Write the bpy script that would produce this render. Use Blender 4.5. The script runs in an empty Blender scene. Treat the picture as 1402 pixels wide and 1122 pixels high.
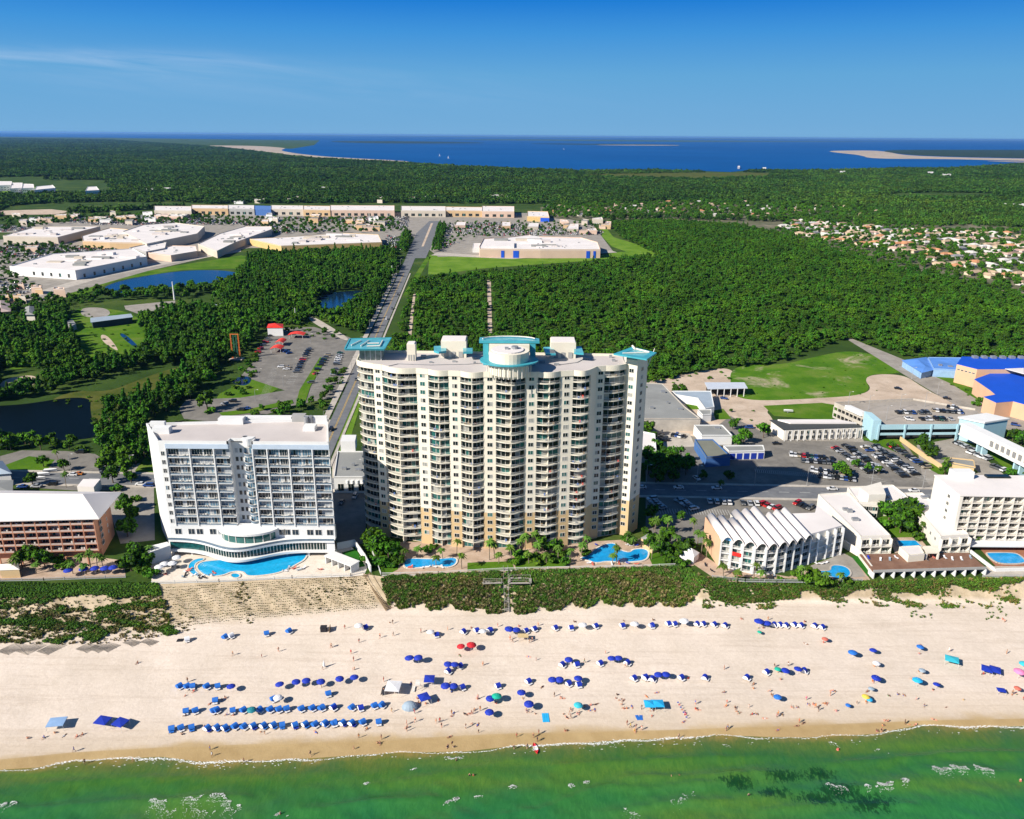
import bpy, math, random
import numpy as np
from mathutils import Vector, Matrix
random.seed(7); RNG = np.random.default_rng(7)
S = bpy.context.scene
COL = S.collection
# ---------------------------------------------------------------- camera, sky, sun, exposure
W0, H0, FPX = 1402.0, 1122.0, 1102.0
CAMZ = 147.0; PITCH = math.radians(18.81); ROLL = math.radians(0.45)
F = Vector((0, math.cos(PITCH), -math.sin(PITCH)))
R0 = Vector((1, 0, 0)); U0 = Vector((0, math.sin(PITCH), math.cos(PITCH)))
CR = R0*math.cos(ROLL) + U0*math.sin(ROLL); CU = -R0*math.sin(ROLL) + U0*math.cos(ROLL)
cam = bpy.data.cameras.new('camera'); camo = bpy.data.objects.new('camera', cam); COL.objects.link(camo)
mm = Matrix(((CR.x, CU.x, -F.x, 0), (CR.y, CU.y, -F.y, 0), (CR.z, CU.z, -F.z, CAMZ), (0, 0, 0, 1)))
camo.matrix_world = mm
cam.sensor_width = 36; cam.lens = 36*FPX/W0; cam.clip_start = 1; cam.clip_end = 300000
S.camera = camo
SUN_EL = math.radians(34); SH = math.radians(33)            # shadows fall towards +X+Y
SUNV = Vector((-math.cos(SH)*math.cos(SUN_EL), -math.sin(SH)*math.cos(SUN_EL), math.sin(SUN_EL)))
wd = bpy.data.worlds.new('World'); S.world = wd; wd.use_nodes = True
nt = wd.node_tree; nt.nodes.clear()
wo = nt.nodes.new('ShaderNodeOutputWorld'); bg = nt.nodes.new('ShaderNodeBackground')
sky = nt.nodes.new('ShaderNodeTexSky'); sky.sky_type = 'NISHITA'; sky.sun_disc = False
sky.sun_elevation = SUN_EL; sky.sun_rotation = math.atan2(SUNV.x, SUNV.y)
sky.altitude = 1500; sky.air_density = 1.0; sky.dust_density = 0.3; sky.ozone_density = 4.0
bg.inputs['Strength'].default_value = 0.052
# thin cirrus high over the bay, by direction in the sky
tc = nt.nodes.new('ShaderNodeTexCoord'); sx = nt.nodes.new('ShaderNodeSeparateXYZ')
nt.links.new(tc.outputs['Generated'], sx.inputs[0])
def wm(op, a, b=None, clamp=False):
    n = nt.nodes.new('ShaderNodeMath'); n.operation = op; n.use_clamp = clamp
    for i, q in enumerate((a, b)):
        if q is None: continue
        if isinstance(q, (int, float)): n.inputs[i].default_value = q
        else: nt.links.new(q, n.inputs[i])
    return n.outputs[0]
zz = wm('MAXIMUM', sx.outputs['Z'], 0.01); yy = wm('MAXIMUM', sx.outputs['Y'], 0.05)
az = wm('DIVIDE', sx.outputs['X'], yy); el = wm('DIVIDE', sx.outputs['Z'], yy)
cb = nt.nodes.new('ShaderNodeCombineXYZ')
nt.links.new(wm('MULTIPLY', az, 5.0), cb.inputs[0]); nt.links.new(wm('MULTIPLY', wm('ADD', el, wm('MULTIPLY', az, 0.10)), 60.0), cb.inputs[1])
nz = nt.nodes.new('ShaderNodeTexNoise'); nz.inputs['Scale'].default_value = 1.0; nz.inputs['Detail'].default_value = 7; nz.inputs['Roughness'].default_value = 0.62
nz.inputs['Distortion'].default_value = 0.6
nt.links.new(cb.outputs[0], nz.inputs['Vector'])
def gauss(x, c, w):  # exp(-((x-c)/w)^2)
    d = wm('DIVIDE', wm('SUBTRACT', x, c), w); return wm('POWER', 2.718, wm('MULTIPLY', wm('MULTIPLY', d, d), -1.0))
tilt = wm('ADD', el, wm('MULTIPLY', az, 0.045))
b1 = wm('MULTIPLY', gauss(az, -0.62, 0.10), gauss(tilt, 0.055, 0.008))
b2 = wm('MULTIPLY', gauss(az, -0.40, 0.12), gauss(tilt, 0.061, 0.008))
b3 = wm('MULTIPLY', gauss(az, -0.35, 0.35), wm('MULTIPLY', gauss(tilt, 0.045, 0.022), 0.45))
msk = wm('ADD', wm('ADD', b1, b2), b3)
cl = wm('MULTIPLY', wm('MULTIPLY', wm('SUBTRACT', nz.outputs[0], 0.32, ), 2.4, True), msk, True)
mx = nt.nodes.new('ShaderNodeMixRGB'); mx.inputs[2].default_value = (4.3, 6.2, 8.8, 1)
nt.links.new(wm('MULTIPLY', cl, 0.62), mx.inputs[0]); 
sat = nt.nodes.new('ShaderNodeHueSaturation'); sat.inputs['Saturation'].default_value = 1.18; sat.inputs['Value'].default_value = 1.0
nt.links.new(sky.outputs[0], sat.inputs['Color'])
# clear blue summer sky low over the horizon, passing into the Sky Texture higher up
gr_ = nt.nodes.new('ShaderNodeValToRGB'); cr_ = gr_.color_ramp
for i_, (p_, c_) in enumerate([(0.0, (.19, .425, .70)), (0.10, (.17, .41, .69)), (0.45, (.125, .385, .69)), (0.75, (.055, .300, .70)), (1.0, (.010, .195, .66))]):
    e_ = cr_.elements[i_] if i_ < 2 else cr_.elements.new(p_)
    e_.position = p_; e_.color = (*c_, 1)
nt.links.new(wm('DIVIDE', sx.outputs['Z'], 0.145, True), gr_.inputs[0])
gm_ = nt.nodes.new('ShaderNodeMixRGB'); gm_.blend_type = 'MULTIPLY'; gm_.inputs[0].default_value = 1; SKYK = 10.7; gm_.inputs[2].default_value = (SKYK, SKYK, SKYK, 1)
nt.links.new(gr_.outputs[0], gm_.inputs[1])
fm_ = nt.nodes.new('ShaderNodeMapRange'); fm_.inputs['From Min'].default_value = 0.14; fm_.inputs['From Max'].default_value = 0.5; fm_.inputs['To Min'].default_value = 0.0; fm_.inputs['To Max'].default_value = 1.0
nt.links.new(sx.outputs['Z'], fm_.inputs[0])
ms_ = nt.nodes.new('ShaderNodeMixRGB'); nt.links.new(fm_.outputs[0], ms_.inputs[0]); nt.links.new(gm_.outputs[0], ms_.inputs[1]); nt.links.new(sat.outputs[0], ms_.inputs[2])
nt.links.new(ms_.outputs[0], mx.inputs[1])
nt.links.new(mx.outputs[0], bg.inputs['Color']); nt.links.new(bg.outputs[0], wo.inputs['Surface'])
sl = bpy.data.lights.new('sun', 'SUN'); sl.energy = 4.5; sl.angle = math.radians(0.5); sl.color = (1.0, 0.93, 0.82)
so = bpy.data.objects.new('sun', sl); COL.objects.link(so); so.rotation_euler = SUNV.to_track_quat('Z', 'Y').to_euler(); so.location = (0, 0, 400)
S.view_settings.view_transform = 'Standard'; S.view_settings.look = 'None'; S.view_settings.exposure = 0.86; S.view_settings.gamma = 1.0
# ---------------------------------------------------------------- measuring helpers
def ray(px, py):
    u = (px-W0/2)/FPX; v = (py-H0/2)/FPX
    return F + CR*u - CU*v
def G(px, py, z=0.0):
    d = ray(px, py); dz = min(d.z, -0.0006); t = (z-CAMZ)/dz
    return (d.x*t, d.y*t)
def atY(px, py, Y):
    d = ray(px, py); t = Y/d.y
    return (d.x*t, CAMZ + d.z*t)
def PX(x, y, z=0.0):
    d = Vector((x, y, z-CAMZ)); f = d.dot(F)
    return (W0/2 + FPX*d.dot(CR)/f, H0/2 - FPX*d.dot(CU)/f)
def GP(pts, z=0.0): return [G(a, b, z) for a, b in pts]
def interp(c, x):
    if x <= c[0][0]: return c[0][1]
    for (a, b), (c2, d) in zip(c, c[1:]):
        if x <= c2: return b + (d-b)*(x-a)/(c2-a)
    return c[-1][1]
# ---------------------------------------------------------------- materials
MAT = {}
def mat(name, color, rough=0.7, var=0.12, scale=0.4, bump=0.0, bscale=2.0, metal=0.0, color2=None, spec=0.3, rnd=0.0, coord='Object', detail=6):
    if name in MAT: return MAT[name]
    m = bpy.data.materials.new(name); m.use_nodes = True; n = m.node_tree; N = n.nodes; L = n.links
    b = N['Principled BSDF']; b.inputs['Roughness'].default_value = rough; b.inputs['Metallic'].default_value = metal
    b.inputs['Specular IOR Level'].default_value = spec
    t = N.new('ShaderNodeTexCoord')
    if coord == 'World':
        g = N.new('ShaderNodeNewGeometry'); src = g.outputs['Position']
    else: src = t.outputs['Object']
    z = N.new('ShaderNodeTexNoise'); z.inputs['Scale'].default_value = scale; z.inputs['Detail'].default_value = detail; z.inputs['Roughness'].default_value = 0.6
    L.new(src, z.inputs['Vector'])
    r = N.new('ShaderNodeValToRGB'); c = color; c2 = color2
    if c2 is None:
        lo = tuple(x*(1-var) for x in c); hi = tuple(min(1, x*(1+var)) for x in c)
    else: lo, hi = c, c2
    r.color_ramp.elements[0].position = 0.3; r.color_ramp.elements[1].position = 0.7
    r.color_ramp.elements[0].color = (*lo, 1); r.color_ramp.elements[1].color = (*hi, 1)
    L.new(z.outputs[0], r.inputs[0]); out = r.outputs[0]
    if rnd:
        oi = N.new('ShaderNodeObjectInfo'); hs = N.new('ShaderNodeHueSaturation')
        ma = N.new('ShaderNodeMapRange'); ma.inputs['To Min'].default_value = 1-rnd; ma.inputs['To Max'].default_value = 1+rnd
        L.new(oi.outputs['Random'], ma.inputs[0]); L.new(ma.outputs[0], hs.inputs['Value']); L.new(out, hs.inputs['Color']); out = hs.outputs[0]
    L.new(out, b.inputs['Base Color'])
    if bump:
        z2 = N.new('ShaderNodeTexNoise'); z2.inputs['Scale'].default_value = bscale; z2.inputs['Detail'].default_value = 5
        L.new(src, z2.inputs['Vector']); bn = N.new('ShaderNodeBump'); bn.inputs['Strength'].default_value = 0.6; bn.inputs['Distance'].default_value = bump
        L.new(z2.outputs[0], bn.inputs['Height']); L.new(bn.outputs[0], b.inputs['Normal'])
    MAT[name] = m; return m
def lin(r, g, b): return tuple(((c/255+0.055)/1.055)**2.4 if c > 10 else c/3294 for c in (r, g, b))
# ---------------------------------------------------------------- mesh helpers
class MB:
    def __init__(s): s.v = []; s.f = []; s.m = []
    def add(s, vs, fs, mi=0):
        o = len(s.v); s.v += [tuple(v) for v in vs]
        for f in fs: s.f.append([i+o for i in f]); s.m.append(mi)
    def box(s, x0, x1, y0, y1, z0, z1, mi=0):
        s.add([(x0,y0,z0),(x1,y0,z0),(x1,y1,z0),(x0,y1,z0),(x0,y0,z1),(x1,y0,z1),(x1,y1,z1),(x0,y1,z1)],
              [(3,2,1,0),(4,5,6,7),(0,1,5,4),(1,2,6,5),(2,3,7,6),(3,0,4,7)], mi)
    def prism(s, poly, z0, z1, mi=0, top=None, bottom=True):
        n = len(poly); a = sum(poly[i][0]*poly[(i+1)%n][1]-poly[(i+1)%n][0]*poly[i][1] for i in range(n))
        if a < 0: poly = poly[::-1]
        o = len(s.v); s.v += [(p[0], p[1], z0) for p in poly] + [(p[0], p[1], z1) for p in poly]
        for i in range(n): j = (i+1) % n; s.f.append([o+i, o+j, o+n+j, o+n+i]); s.m.append(mi)
        s.f.append([o+n+i for i in range(n)]); s.m.append(mi if top is None else top)
        if bottom: s.f.append([o+i for i in range(n)][::-1]); s.m.append(mi)
    def obox(s, p, q, w, z0, z1, mi=0, off=0.0):   # box along segment p-q with width w
        dx, dy = q[0]-p[0], q[1]-p[1]; l = math.hypot(dx, dy) or 1; nx, ny = -dy/l, dx/l
        a, b = off-w/2, off+w/2
        s.prism([(p[0]+nx*a,p[1]+ny*a),(q[0]+nx*a,q[1]+ny*a),(q[0]+nx*b,q[1]+ny*b),(p[0]+nx*b,p[1]+ny*b)], z0, z1, mi)
    def cyl(s, x, y, z0, z1, r0, r1=None, n=10, mi=0):
        r1 = r0 if r1 is None else r1; o = len(s.v)
        for z, r in ((z0, r0), (z1, r1)):
            for i in range(n): a = 2*math.pi*i/n; s.v.append((x+r*math.cos(a), y+r*math.sin(a), z))
        for i in range(n): j = (i+1) % n; s.f.append([o+i, o+j, o+n+j, o+n+i]); s.m.append(mi)
        s.f.append([o+n+i for i in range(n)]); s.m.append(mi); s.f.append([o+i for i in range(n)][::-1]); s.m.append(mi)
    def bar(s, p, q, r, n=5, mi=0, r1=None):
        p = Vector(p); q = Vector(q); d = (q-p)
        if d.length < 1e-6: return
        a = d.orthogonal().normalized(); b = d.cross(a).normalized(); r1 = r if r1 is None else r1; o = len(s.v)
        for c, rr in ((p, r), (q, r1)):
            for i in range(n): t = 2*math.pi*i/n; s.v.append(tuple(c+a*rr*math.cos(t)+b*rr*math.sin(t)))
        for i in range(n): j = (i+1) % n; s.f.append([o+i, o+j, o+n+j, o+n+i]); s.m.append(mi)
        s.f.append([o+n+i for i in range(n)]); s.m.append(mi); s.f.append([o+i for i in range(n)][::-1]); s.m.append(mi)
    def flat(s, poly, z, mi=0):
        n = len(poly); a = sum(poly[i][0]*poly[(i+1)%n][1]-poly[(i+1)%n][0]*poly[i][1] for i in range(n))
        if a < 0: poly = poly[::-1]
        s.add([(p[0], p[1], z) for p in poly], [list(range(n))], mi)
    def mesh(s, name, mats, smooth=False):
        me = bpy.data.meshes.new(name); me.from_pydata(s.v, [], s.f)
        for m in (mats if isinstance(mats, (list, tuple)) else [mats]): me.materials.append(m)
        if any(s.m): me.polygons.foreach_set('material_index', s.m)
        if smooth: me.polygons.foreach_set('use_smooth', [True]*len(s.f))
        me.update(); return me
    def build(s, name, mats, parent=None, smooth=False, loc=None, label=None):
        o = bpy.data.objects.new(name, s.mesh(name, mats, smooth)); COL.objects.link(o)
        if parent is not None: o.parent = parent
        if loc: o.location = loc
        if label: o['label'] = label
        return o
def tag(o, label=None, cat=None, group=None, kind=None):
    if label: o['label'] = label
    if cat: o['category'] = cat
    if group: o['group'] = group
    if kind: o['kind'] = kind
    return o
def thing(name, label, cat, loc=(0,0,0), rz=0.0, group=None, sc=None):
    o = bpy.data.objects.new(name, None); COL.objects.link(o); o.location = loc; o.rotation_euler = (0, 0, rz); o.empty_display_size = 0.5
    if sc: o.scale = sc
    return tag(o, label, cat, group)
def copy_tree(o, parent=None):
    c = o.copy(); COL.objects.link(c); c.parent = parent
    for ch in o.children: copy_tree(ch, c)
    return c
def rel(poly, o): return [(p[0]-o[0], p[1]-o[1]) for p in poly]
def npmesh(name, V, Q, mats, mi=None, smooth=False):
    """V (n,3), Q (m,4) quads or (m,3) tris, numpy fast path"""
    me = bpy.data.meshes.new(name); k = Q.shape[1]
    me.vertices.add(len(V)); me.vertices.foreach_set('co', V.astype(np.float32).ravel())
    me.loops.add(Q.size); me.loops.foreach_set('vertex_index', Q.astype(np.int32).ravel())
    me.polygons.add(len(Q)); me.polygons.foreach_set('loop_start', np.arange(0, Q.size, k, dtype=np.int32))
    for m in mats: me.materials.append(m)
    if mi is not None: me.polygons.foreach_set('material_index', mi.astype(np.int32))
    if smooth: me.polygons.foreach_set('use_smooth', np.ones(len(Q), dtype=bool))
    me.update(calc_edges=True); me.validate(); return me
def npobj(name, *a, **k):
    o = bpy.data.objects.new(name, npmesh(name, *a, **k)); COL.objects.link(o); return o
ORD = ['first','second','third','fourth','fifth','sixth','seventh','eighth','ninth','tenth','eleventh','twelfth','thirteenth','fourteenth','fifteenth','sixteenth','seventeenth','eighteenth','nineteenth','twentieth']
ORD += ['twenty-'+x for x in ORD[:9]] + ['thirtieth'] + ['thirty-'+x for x in ORD[:9]] + ['fortieth'] + ['forty-'+x for x in ORD[:9]]
def ordinal(i): return ORD[i] if i < len(ORD) else 'last'
# ================================================================ the setting: ground, beach, sea, bay
SAND = lin(232, 212, 190)
def node_mat(name):
    m = bpy.data.materials.new(name); m.use_nodes = True; MAT[name] = m
    return m, m.node_tree.nodes, m.node_tree.links, m.node_tree.nodes['Principled BSDF']
def noise(N, L, src, scale, detail=5, rough=0.6, dist=0.0):
    z = N.new('ShaderNodeTexNoise'); z.inputs['Scale'].default_value = scale; z.inputs['Detail'].default_value = detail
    z.inputs['Roughness'].default_value = rough; z.inputs['Distortion'].default_value = dist; L.new(src, z.inputs['Vector']); return z.outputs[0]
def ramp(N, L, src, stops, interp_='LINEAR'):
    r = N.new('ShaderNodeValToRGB'); cr = r.color_ramp; cr.interpolation = interp_
    while len(cr.elements) > 1: cr.elements.remove(cr.elements[-1])
    cr.elements[0].position = stops[0][0]; cr.elements[0].color = (*stops[0][1], 1)
    for p, c in stops[1:]:
        e = cr.elements.new(p); e.color = (*c, 1)
    L.new(src, r.inputs[0]); return r.outputs[0]
def mixc(N, L, fac, a, b, mode='MIX'):
    x = N.new('ShaderNodeMixRGB'); x.blend_type = mode
    for i, q in ((0, fac), (1, a), (2, b)):
        if isinstance(q, (int, float)): x.inputs[i].default_value = q
        elif isinstance(q, tuple): x.inputs[i].default_value = (*q, 1)
        else: L.new(q, x.inputs[i])
    return x.outputs[0]
def mth(N, L, op, a, b=0.0, clamp=False):
    n = N.new('ShaderNodeMath'); n.operation = op; n.use_clamp = clamp
    for i, q in enumerate((a, b)):
        if isinstance(q, (int, float)): n.inputs[i].default_value = q
        else: L.new(q, n.inputs[i])
    return n.outputs[0]
def bumpn(N, L, b, h, dist, st=0.6):
    bn = N.new('ShaderNodeBump'); bn.inputs['Strength'].default_value = st; bn.inputs['Distance'].default_value = dist
    L.new(h, bn.inputs['Height']); L.new(bn.outputs[0], b.inputs['Normal'])
# inland ground: rough grass, scrub and leaf litter
m, N, L, b = node_mat('inland_ground'); g = N.new('ShaderNodeNewGeometry').outputs['Position']
c = ramp(N, L, noise(N, L, g, 0.02, 7), [(0.3, (0.022, 0.050, 0.008)), (0.5, (0.040, 0.080, 0.012)), (0.66, (0.08, 0.115, 0.022))])
c = mixc(N, L, ramp(N, L, noise(N, L, g, 0.5, 4), [(0.4, (0, 0, 0)), (0.7, (0.5, 0.5, 0.5))]), c, (0.020, 0.040, 0.012))
L.new(c, b.inputs['Base Color']); b.inputs['Roughness'].default_value = 0.95; b.inputs['Specular IOR Level'].default_value = 0.1
# lawns
def grass_mat(name, c0, c1, c2):
    m, N, L, b = node_mat(name); g = N.new('ShaderNodeNewGeometry').outputs['Position']
    c = ramp(N, L, noise(N, L, g, 0.05, 8, 0.65), [(0.32, c0), (0.5, c1), (0.68, c2)])
    c = mixc(N, L, ramp(N, L, noise(N, L, g, 1.3, 4), [(0.45, (0, 0, 0)), (0.75, (0.6, 0.6, 0.6))]), c, c0)
    L.new(c, b.inputs['Base Color']); b.inputs['Roughness'].default_value = 0.95; b.inputs['Specular IOR Level'].default_value = 0.03
    return m
M_GRASS = grass_mat('meadow_grass', (0.040, 0.11, 0.010), (0.080, 0.165, 0.012), (0.14, 0.19, 0.035))
M_MEAD = grass_mat('sandy_meadow', (0.040, 0.12, 0.010), (0.085, 0.18, 0.014), (0.15, 0.20, 0.04))
_n = M_MEAD.node_tree; _N, _L = _n.nodes, _n.links; _b = _N['Principled BSDF']; _s = _b.inputs['Base Color'].links[0].from_socket
_L.new(mixc(_N, _L, ramp(_N, _L, noise(_N, _L, _N.new('ShaderNodeNewGeometry').outputs['Position'], 0.03, 9, 0.7, 0.6), [(0.56, (0, 0, 0)), (0.68, (.85, .85, .85))]), _s, (.42, .34, .25)), _b.inputs['Base Color'])
M_LAWN = grass_mat('bright_lawn', (0.075, 0.16, 0.015), (0.12, 0.22, 0.022), (0.17, 0.26, 0.04))
M_TURF = grass_mat('hotel_turf', (0.015, 0.09, 0.010), (0.022, 0.12, 0.013), (0.03, 0.13, 0.018))
M_MARSH = grass_mat('marsh_grass', (0.035, 0.065, 0.012), (0.085, 0.095, 0.02), (0.12, 0.12, 0.035))
def paved(name, c0, c1, c2, sc=0.12, stain=(0.03, 0.03, 0.03), amt=0.35):
    m, N, L, b = node_mat(name); g = N.new('ShaderNodeNewGeometry').outputs['Position']
    c = ramp(N, L, noise(N, L, g, sc, 8, 0.65), [(0.3, c0), (0.5, c1), (0.7, c2)])
    s = ramp(N, L, noise(N, L, g, sc*2.7, 6, 0.7, 1.0), [(0.55, (0, 0, 0)), (0.72, (amt, amt, amt))])
    c = mixc(N, L, s, c, stain)
    L.new(c, b.inputs['Base Color']); b.inputs['Roughness'].default_value = 0.9; b.inputs['Specular IOR Level'].default_value = 0.2
    return m
M_ASPH = paved('asphalt', (0.135, 0.126, 0.112), (0.18, 0.168, 0.15), (0.235, 0.218, 0.192))
M_ROAD = paved('road_asphalt', (0.12, 0.125, 0.135), (0.15, 0.155, 0.165), (0.18, 0.185, 0.19), 0.2, (0.07, 0.07, 0.075), 0.3)
M_CONC = paved('concrete_paving', (0.34, 0.31, 0.27), (0.42, 0.38, 0.33), (0.50, 0.46, 0.40), 0.2, (0.22, 0.19, 0.16), 0.4)
M_DIRT = paved('sandy_dirt', (0.36, 0.28, 0.21), (0.48, 0.38, 0.29), (0.56, 0.46, 0.37), 0.08, (0.20, 0.17, 0.11), 0.45)
M_LOT = paved('pale_lot', (0.215, 0.195, 0.168), (0.28, 0.255, 0.222), (0.34, 0.315, 0.278), 0.1, (0.12, 0.11, 0.10), 0.4)
M_BROWN = paved('brown_decking', (0.16, 0.085, 0.055), (0.20, 0.11, 0.075), (0.24, 0.14, 0.095), 0.3, (0.09, 0.05, 0.035), 0.4)
M_TERRA = paved('terracotta_paving', (0.34, 0.25, 0.18), (0.42, 0.31, 0.23), (0.48, 0.38, 0.30), 0.3, (0.25, 0.15, 0.1), 0.3)
M_DECK = paved('pool_deck_stone', (0.55, 0.48, 0.40), (0.64, 0.57, 0.49), (0.70, 0.64, 0.56), 0.4, (0.38, 0.31, 0.25), 0.3)
# far-off land that carries no separate trees: woodland colour with fields and sand streaks
m, N, L, b = node_mat('pond_water'); g = N.new('ShaderNodeNewGeometry').outputs['Position']
b.inputs['Base Color'].default_value = (0.004, 0.018, 0.05, 1); b.inputs['Roughness'].default_value = 0.12; b.inputs['IOR'].default_value = 1.33
bumpn(N, L, b, noise(N, L, g, 0.6, 4), 0.10)
M_POND = m
m, N, L, b = node_mat('dark_pond_water'); g = N.new('ShaderNodeNewGeometry').outputs['Position']
b.inputs['Base Color'].default_value = (0.002, 0.005, 0.007, 1); b.inputs['Roughness'].default_value = 0.45; b.inputs['IOR'].default_value = 1.33; b.inputs['Specular IOR Level'].default_value = 0.05
bumpn(N, L, b, noise(N, L, g, 0.6, 4), 0.02)
M_DPOND = m
m, N, L, b = node_mat('bay_water'); g = N.new('ShaderNodeNewGeometry').outputs['Position']
c = ramp(N, L, noise(N, L, g, 0.0006, 5), [(0.3, (0.002, 0.055, 0.20)), (0.7, (0.004, 0.080, 0.27))])
L.new(c, b.inputs['Base Color']); b.inputs['Roughness'].default_value = 0.5; b.inputs['IOR'].default_value = 1.33; b.inputs['Specular IOR Level'].default_value = 0.1
bumpn(N, L, b, noise(N, L, g, 0.05, 3), 1.0)
M_BAY = m
def pool_mat(name, c):
    m, N, L, b = node_mat(name); g = N.new('ShaderNodeNewGeometry').outputs['Position']
    cc = ramp(N, L, noise(N, L, g, 0.35, 5, 0.6, 1.5), [(0.3, tuple(x*0.8 for x in c)), (0.7, tuple(min(1, x*1.2) for x in c))])
    L.new(cc, b.inputs['Base Color']); b.inputs['Roughness'].default_value = 0.08; b.inputs['IOR'].default_value = 1.33
    bumpn(N, L, b, noise(N, L, g, 2.2, 4), 0.05)
    return m
M_POOL = pool_mat('pool_water', (0.01, 0.27, 0.58))
M_POOL2 = pool_mat('lagoon_pool_water', (0.012, 0.33, 0.60))
# ---- shore curves measured on the photograph
CT = [(-900,800),(0,800),(215,800),(500,786),(525,790),(700,782),(940,776),(960,792),(1190,797),(1402,792),(2300,792)]
CB = [(-900,880),(0,878),(120,880),(215,870),(300,858),(500,840),(535,836),(700,840),(955,828),(1000,826),(1200,822),(1402,826),(2300,826)]
CW = [(-900,1100),(0,1040),(100,1030),(250,1022),(500,1014),(700,1004),(900,1000),(1100,993),(1290,986),(1402,984),(2300,960)]
CS = [(-900,1125),(0,1055),(50,1052),(100,1043),(160,1040),(220,1037),(270,1044),(320,1045),(420,1040),(480,1036),(540,1032),(640,1030),(700,1023),(780,1020),(850,1014),(940,1012),(980,1007),(1050,1010),(1100,1011),(1200,1006),(1220,1001),(1260,993),(1330,997),(1400,995),(1500,990),(2300,960)]
ZT, ZB, ZW, ZS, ZU = 0.0, -5.6, -6.9, -7.3, -9.5
def shore_rows():
    xs = [-900, -700, -500, -400] + list(range(-300, 1701, 6)) + [1800, 1900, 2000, 2300]
    rows = []
    spec = [(CT, ZT, CB, ZB, 18), (CB, ZB, CW, ZW, 26), (CW, ZW, CS, ZS, 6)]
    for c0, z0, c1, z1, n in spec:
        for k in range(n): rows.append((c0, z0, c1, z1, k/n))
    rows.append((CS, ZS, CS, ZS, 0))
    return xs, rows
xs, rows = shore_rows()
V = []; UVV = []
TOPX = []
for ri, (c0, z0, c1, z1, t) in enumerate(rows):
    for x in xs:
        ya, yb = interp(c0, x), interp(c1, x)
        A = G(x, ya, z0); B = G(x, yb, z1)
        if c0 is CT:   # bluff profile: crest, then a steady slope, with soft bumps
            s = t; X = A[0]+(B[0]-A[0])*s; Y = A[1]+(B[1]-A[1])*s
            z = z0+(z1-z0)*(s*0.6+0.4*(s*s*(3-2*s))) + (0.35*math.sin(X*0.21)*math.sin(Y*0.5+X*0.07)+0.2*math.sin(X*0.9+Y))*math.sin(math.pi*s)
        else:
            X = A[0]+(B[0]-A[0])*t; Y = A[1]+(B[1]-A[1])*t; z = z0+(z1-z0)*t
            if c0 is CB: z += 0.10*math.sin(X*0.35+math.sin(Y*0.4)*2)*math.sin(math.pi*t)*math.sin(Y*0.6)
        V.append((X, Y, z))
        if ri == 0: TOPX.append((X, Y))
nx = len(xs); nr = len(rows)
# underwater continuation of the sand
for dz, dy in ((-1.2, -12), (-3.0, -40), (-6.0, -400)):
    for i in range(nx):
        X, Y, z = V[(nr-1)*nx+i]; V.append((X, Y+dy, ZS+dz))
tot = nr+3
Q = [(r*nx+i, r*nx+i+1, (r+1)*nx+i+1, (r+1)*nx+i) for r in range(tot-1) for i in range(nx-1)]
V = np.array(V); Q = np.array(Q)[:, ::-1]
m, N, L, b = node_mat('beach_sand'); g = N.new('ShaderNodeNewGeometry').outputs['Position']
at = N.new('ShaderNodeAttribute'); at.attribute_name = 'shore'   # 0 crest .. 1 foot .. 2 damp line .. 3 waterline
at2 = N.new('ShaderNodeAttribute'); at2.attribute_name = 'veg'
dry = ramp(N, L, noise(N, L, g, 0.05, 8, 0.6), [(0.3, (0.61, 0.525, 0.44)), (0.7, (0.72, 0.625, 0.54))])
fine = ramp(N, L, noise(N, L, g, 0.9, 7, 0.75), [(0.32, (0.90, 0.89, 0.88)), (0.60, (1.0, 1.0, 1.0))])
dry = mixc(N, L, 1.0, dry, fine, 'MULTIPLY')
# wheel tracks and footprints combed along the shore
mp = N.new('ShaderNodeMapping'); mp.inputs['Scale'].default_value = (0.02, 0.55, 0.1); mp.inputs['Rotation'].default_value = (0, 0, -0.05); L.new(g, mp.inputs['Vector'])
trk = ramp(N, L, noise(N, L, mp.outputs[0], 1.2, 4, 0.7, 0.3), [(0.52, (1, 1, 1)), (0.62, (0.90, 0.885, 0.87)), (0.70, (1, 1, 1))])
dry = mixc(N, L, 0.9, dry, trk, 'MULTIPLY'); dry = mixc(N, L, 0.7, dry, ramp(N, L, noise(N, L, g, 0.33, 9, 0.8, 0.4), [(0.44, (1, 1, 1)), (0.50, (.90, .885, .86)), (0.56, (1, 1, 1))]), 'MULTIPLY')
bl = ramp(N, L, noise(N, L, g, 0.25, 8, 0.7), [(0.35, (0.34, 0.27, 0.175)), (0.6, (0.50, 0.405, 0.285))])   # eroded bluff sand
k = ramp(N, L, at.outputs['Fac'], [(0.0, (1, 1, 1)), (0.245, (1, 1, 1)), (0.345, (0, 0, 0))])
sc = N.new('ShaderNodeMath'); sc.operation = 'MULTIPLY'; sc.inputs[1].default_value = 1/3.0; L.new(at.outputs['Fac'], sc.inputs[0])
wob = mth(N, L, 'ADD', sc.outputs[0], mth(N, L, 'MULTIPLY', mth(N, L, 'SUBTRACT', noise(N, L, g, 0.05, 5), 0.5), 0.07))
kb = ramp(N, L, wob, [(0.24, (1, 1, 1)), (0.34, (0, 0, 0))])
c = mixc(N, L, kb, dry, bl)
damp = ramp(N, L, noise(N, L, g, 0.2, 6), [(0.3, (0.35, 0.245, 0.115)), (0.7, (0.43, 0.31, 0.155))])
kd = ramp(N, L, wob, [(0.585, (0, 0, 0)), (0.655, (0.28, 0.28, 0.28)), (0.672, (0.9, 0.9, 0.9)), (0.72, (1, 1, 1))])
c = mixc(N, L, kd, c, damp)
L.new(c, b.inputs['Base Color']); b.inputs['Specular IOR Level'].default_value = 0.15
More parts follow.
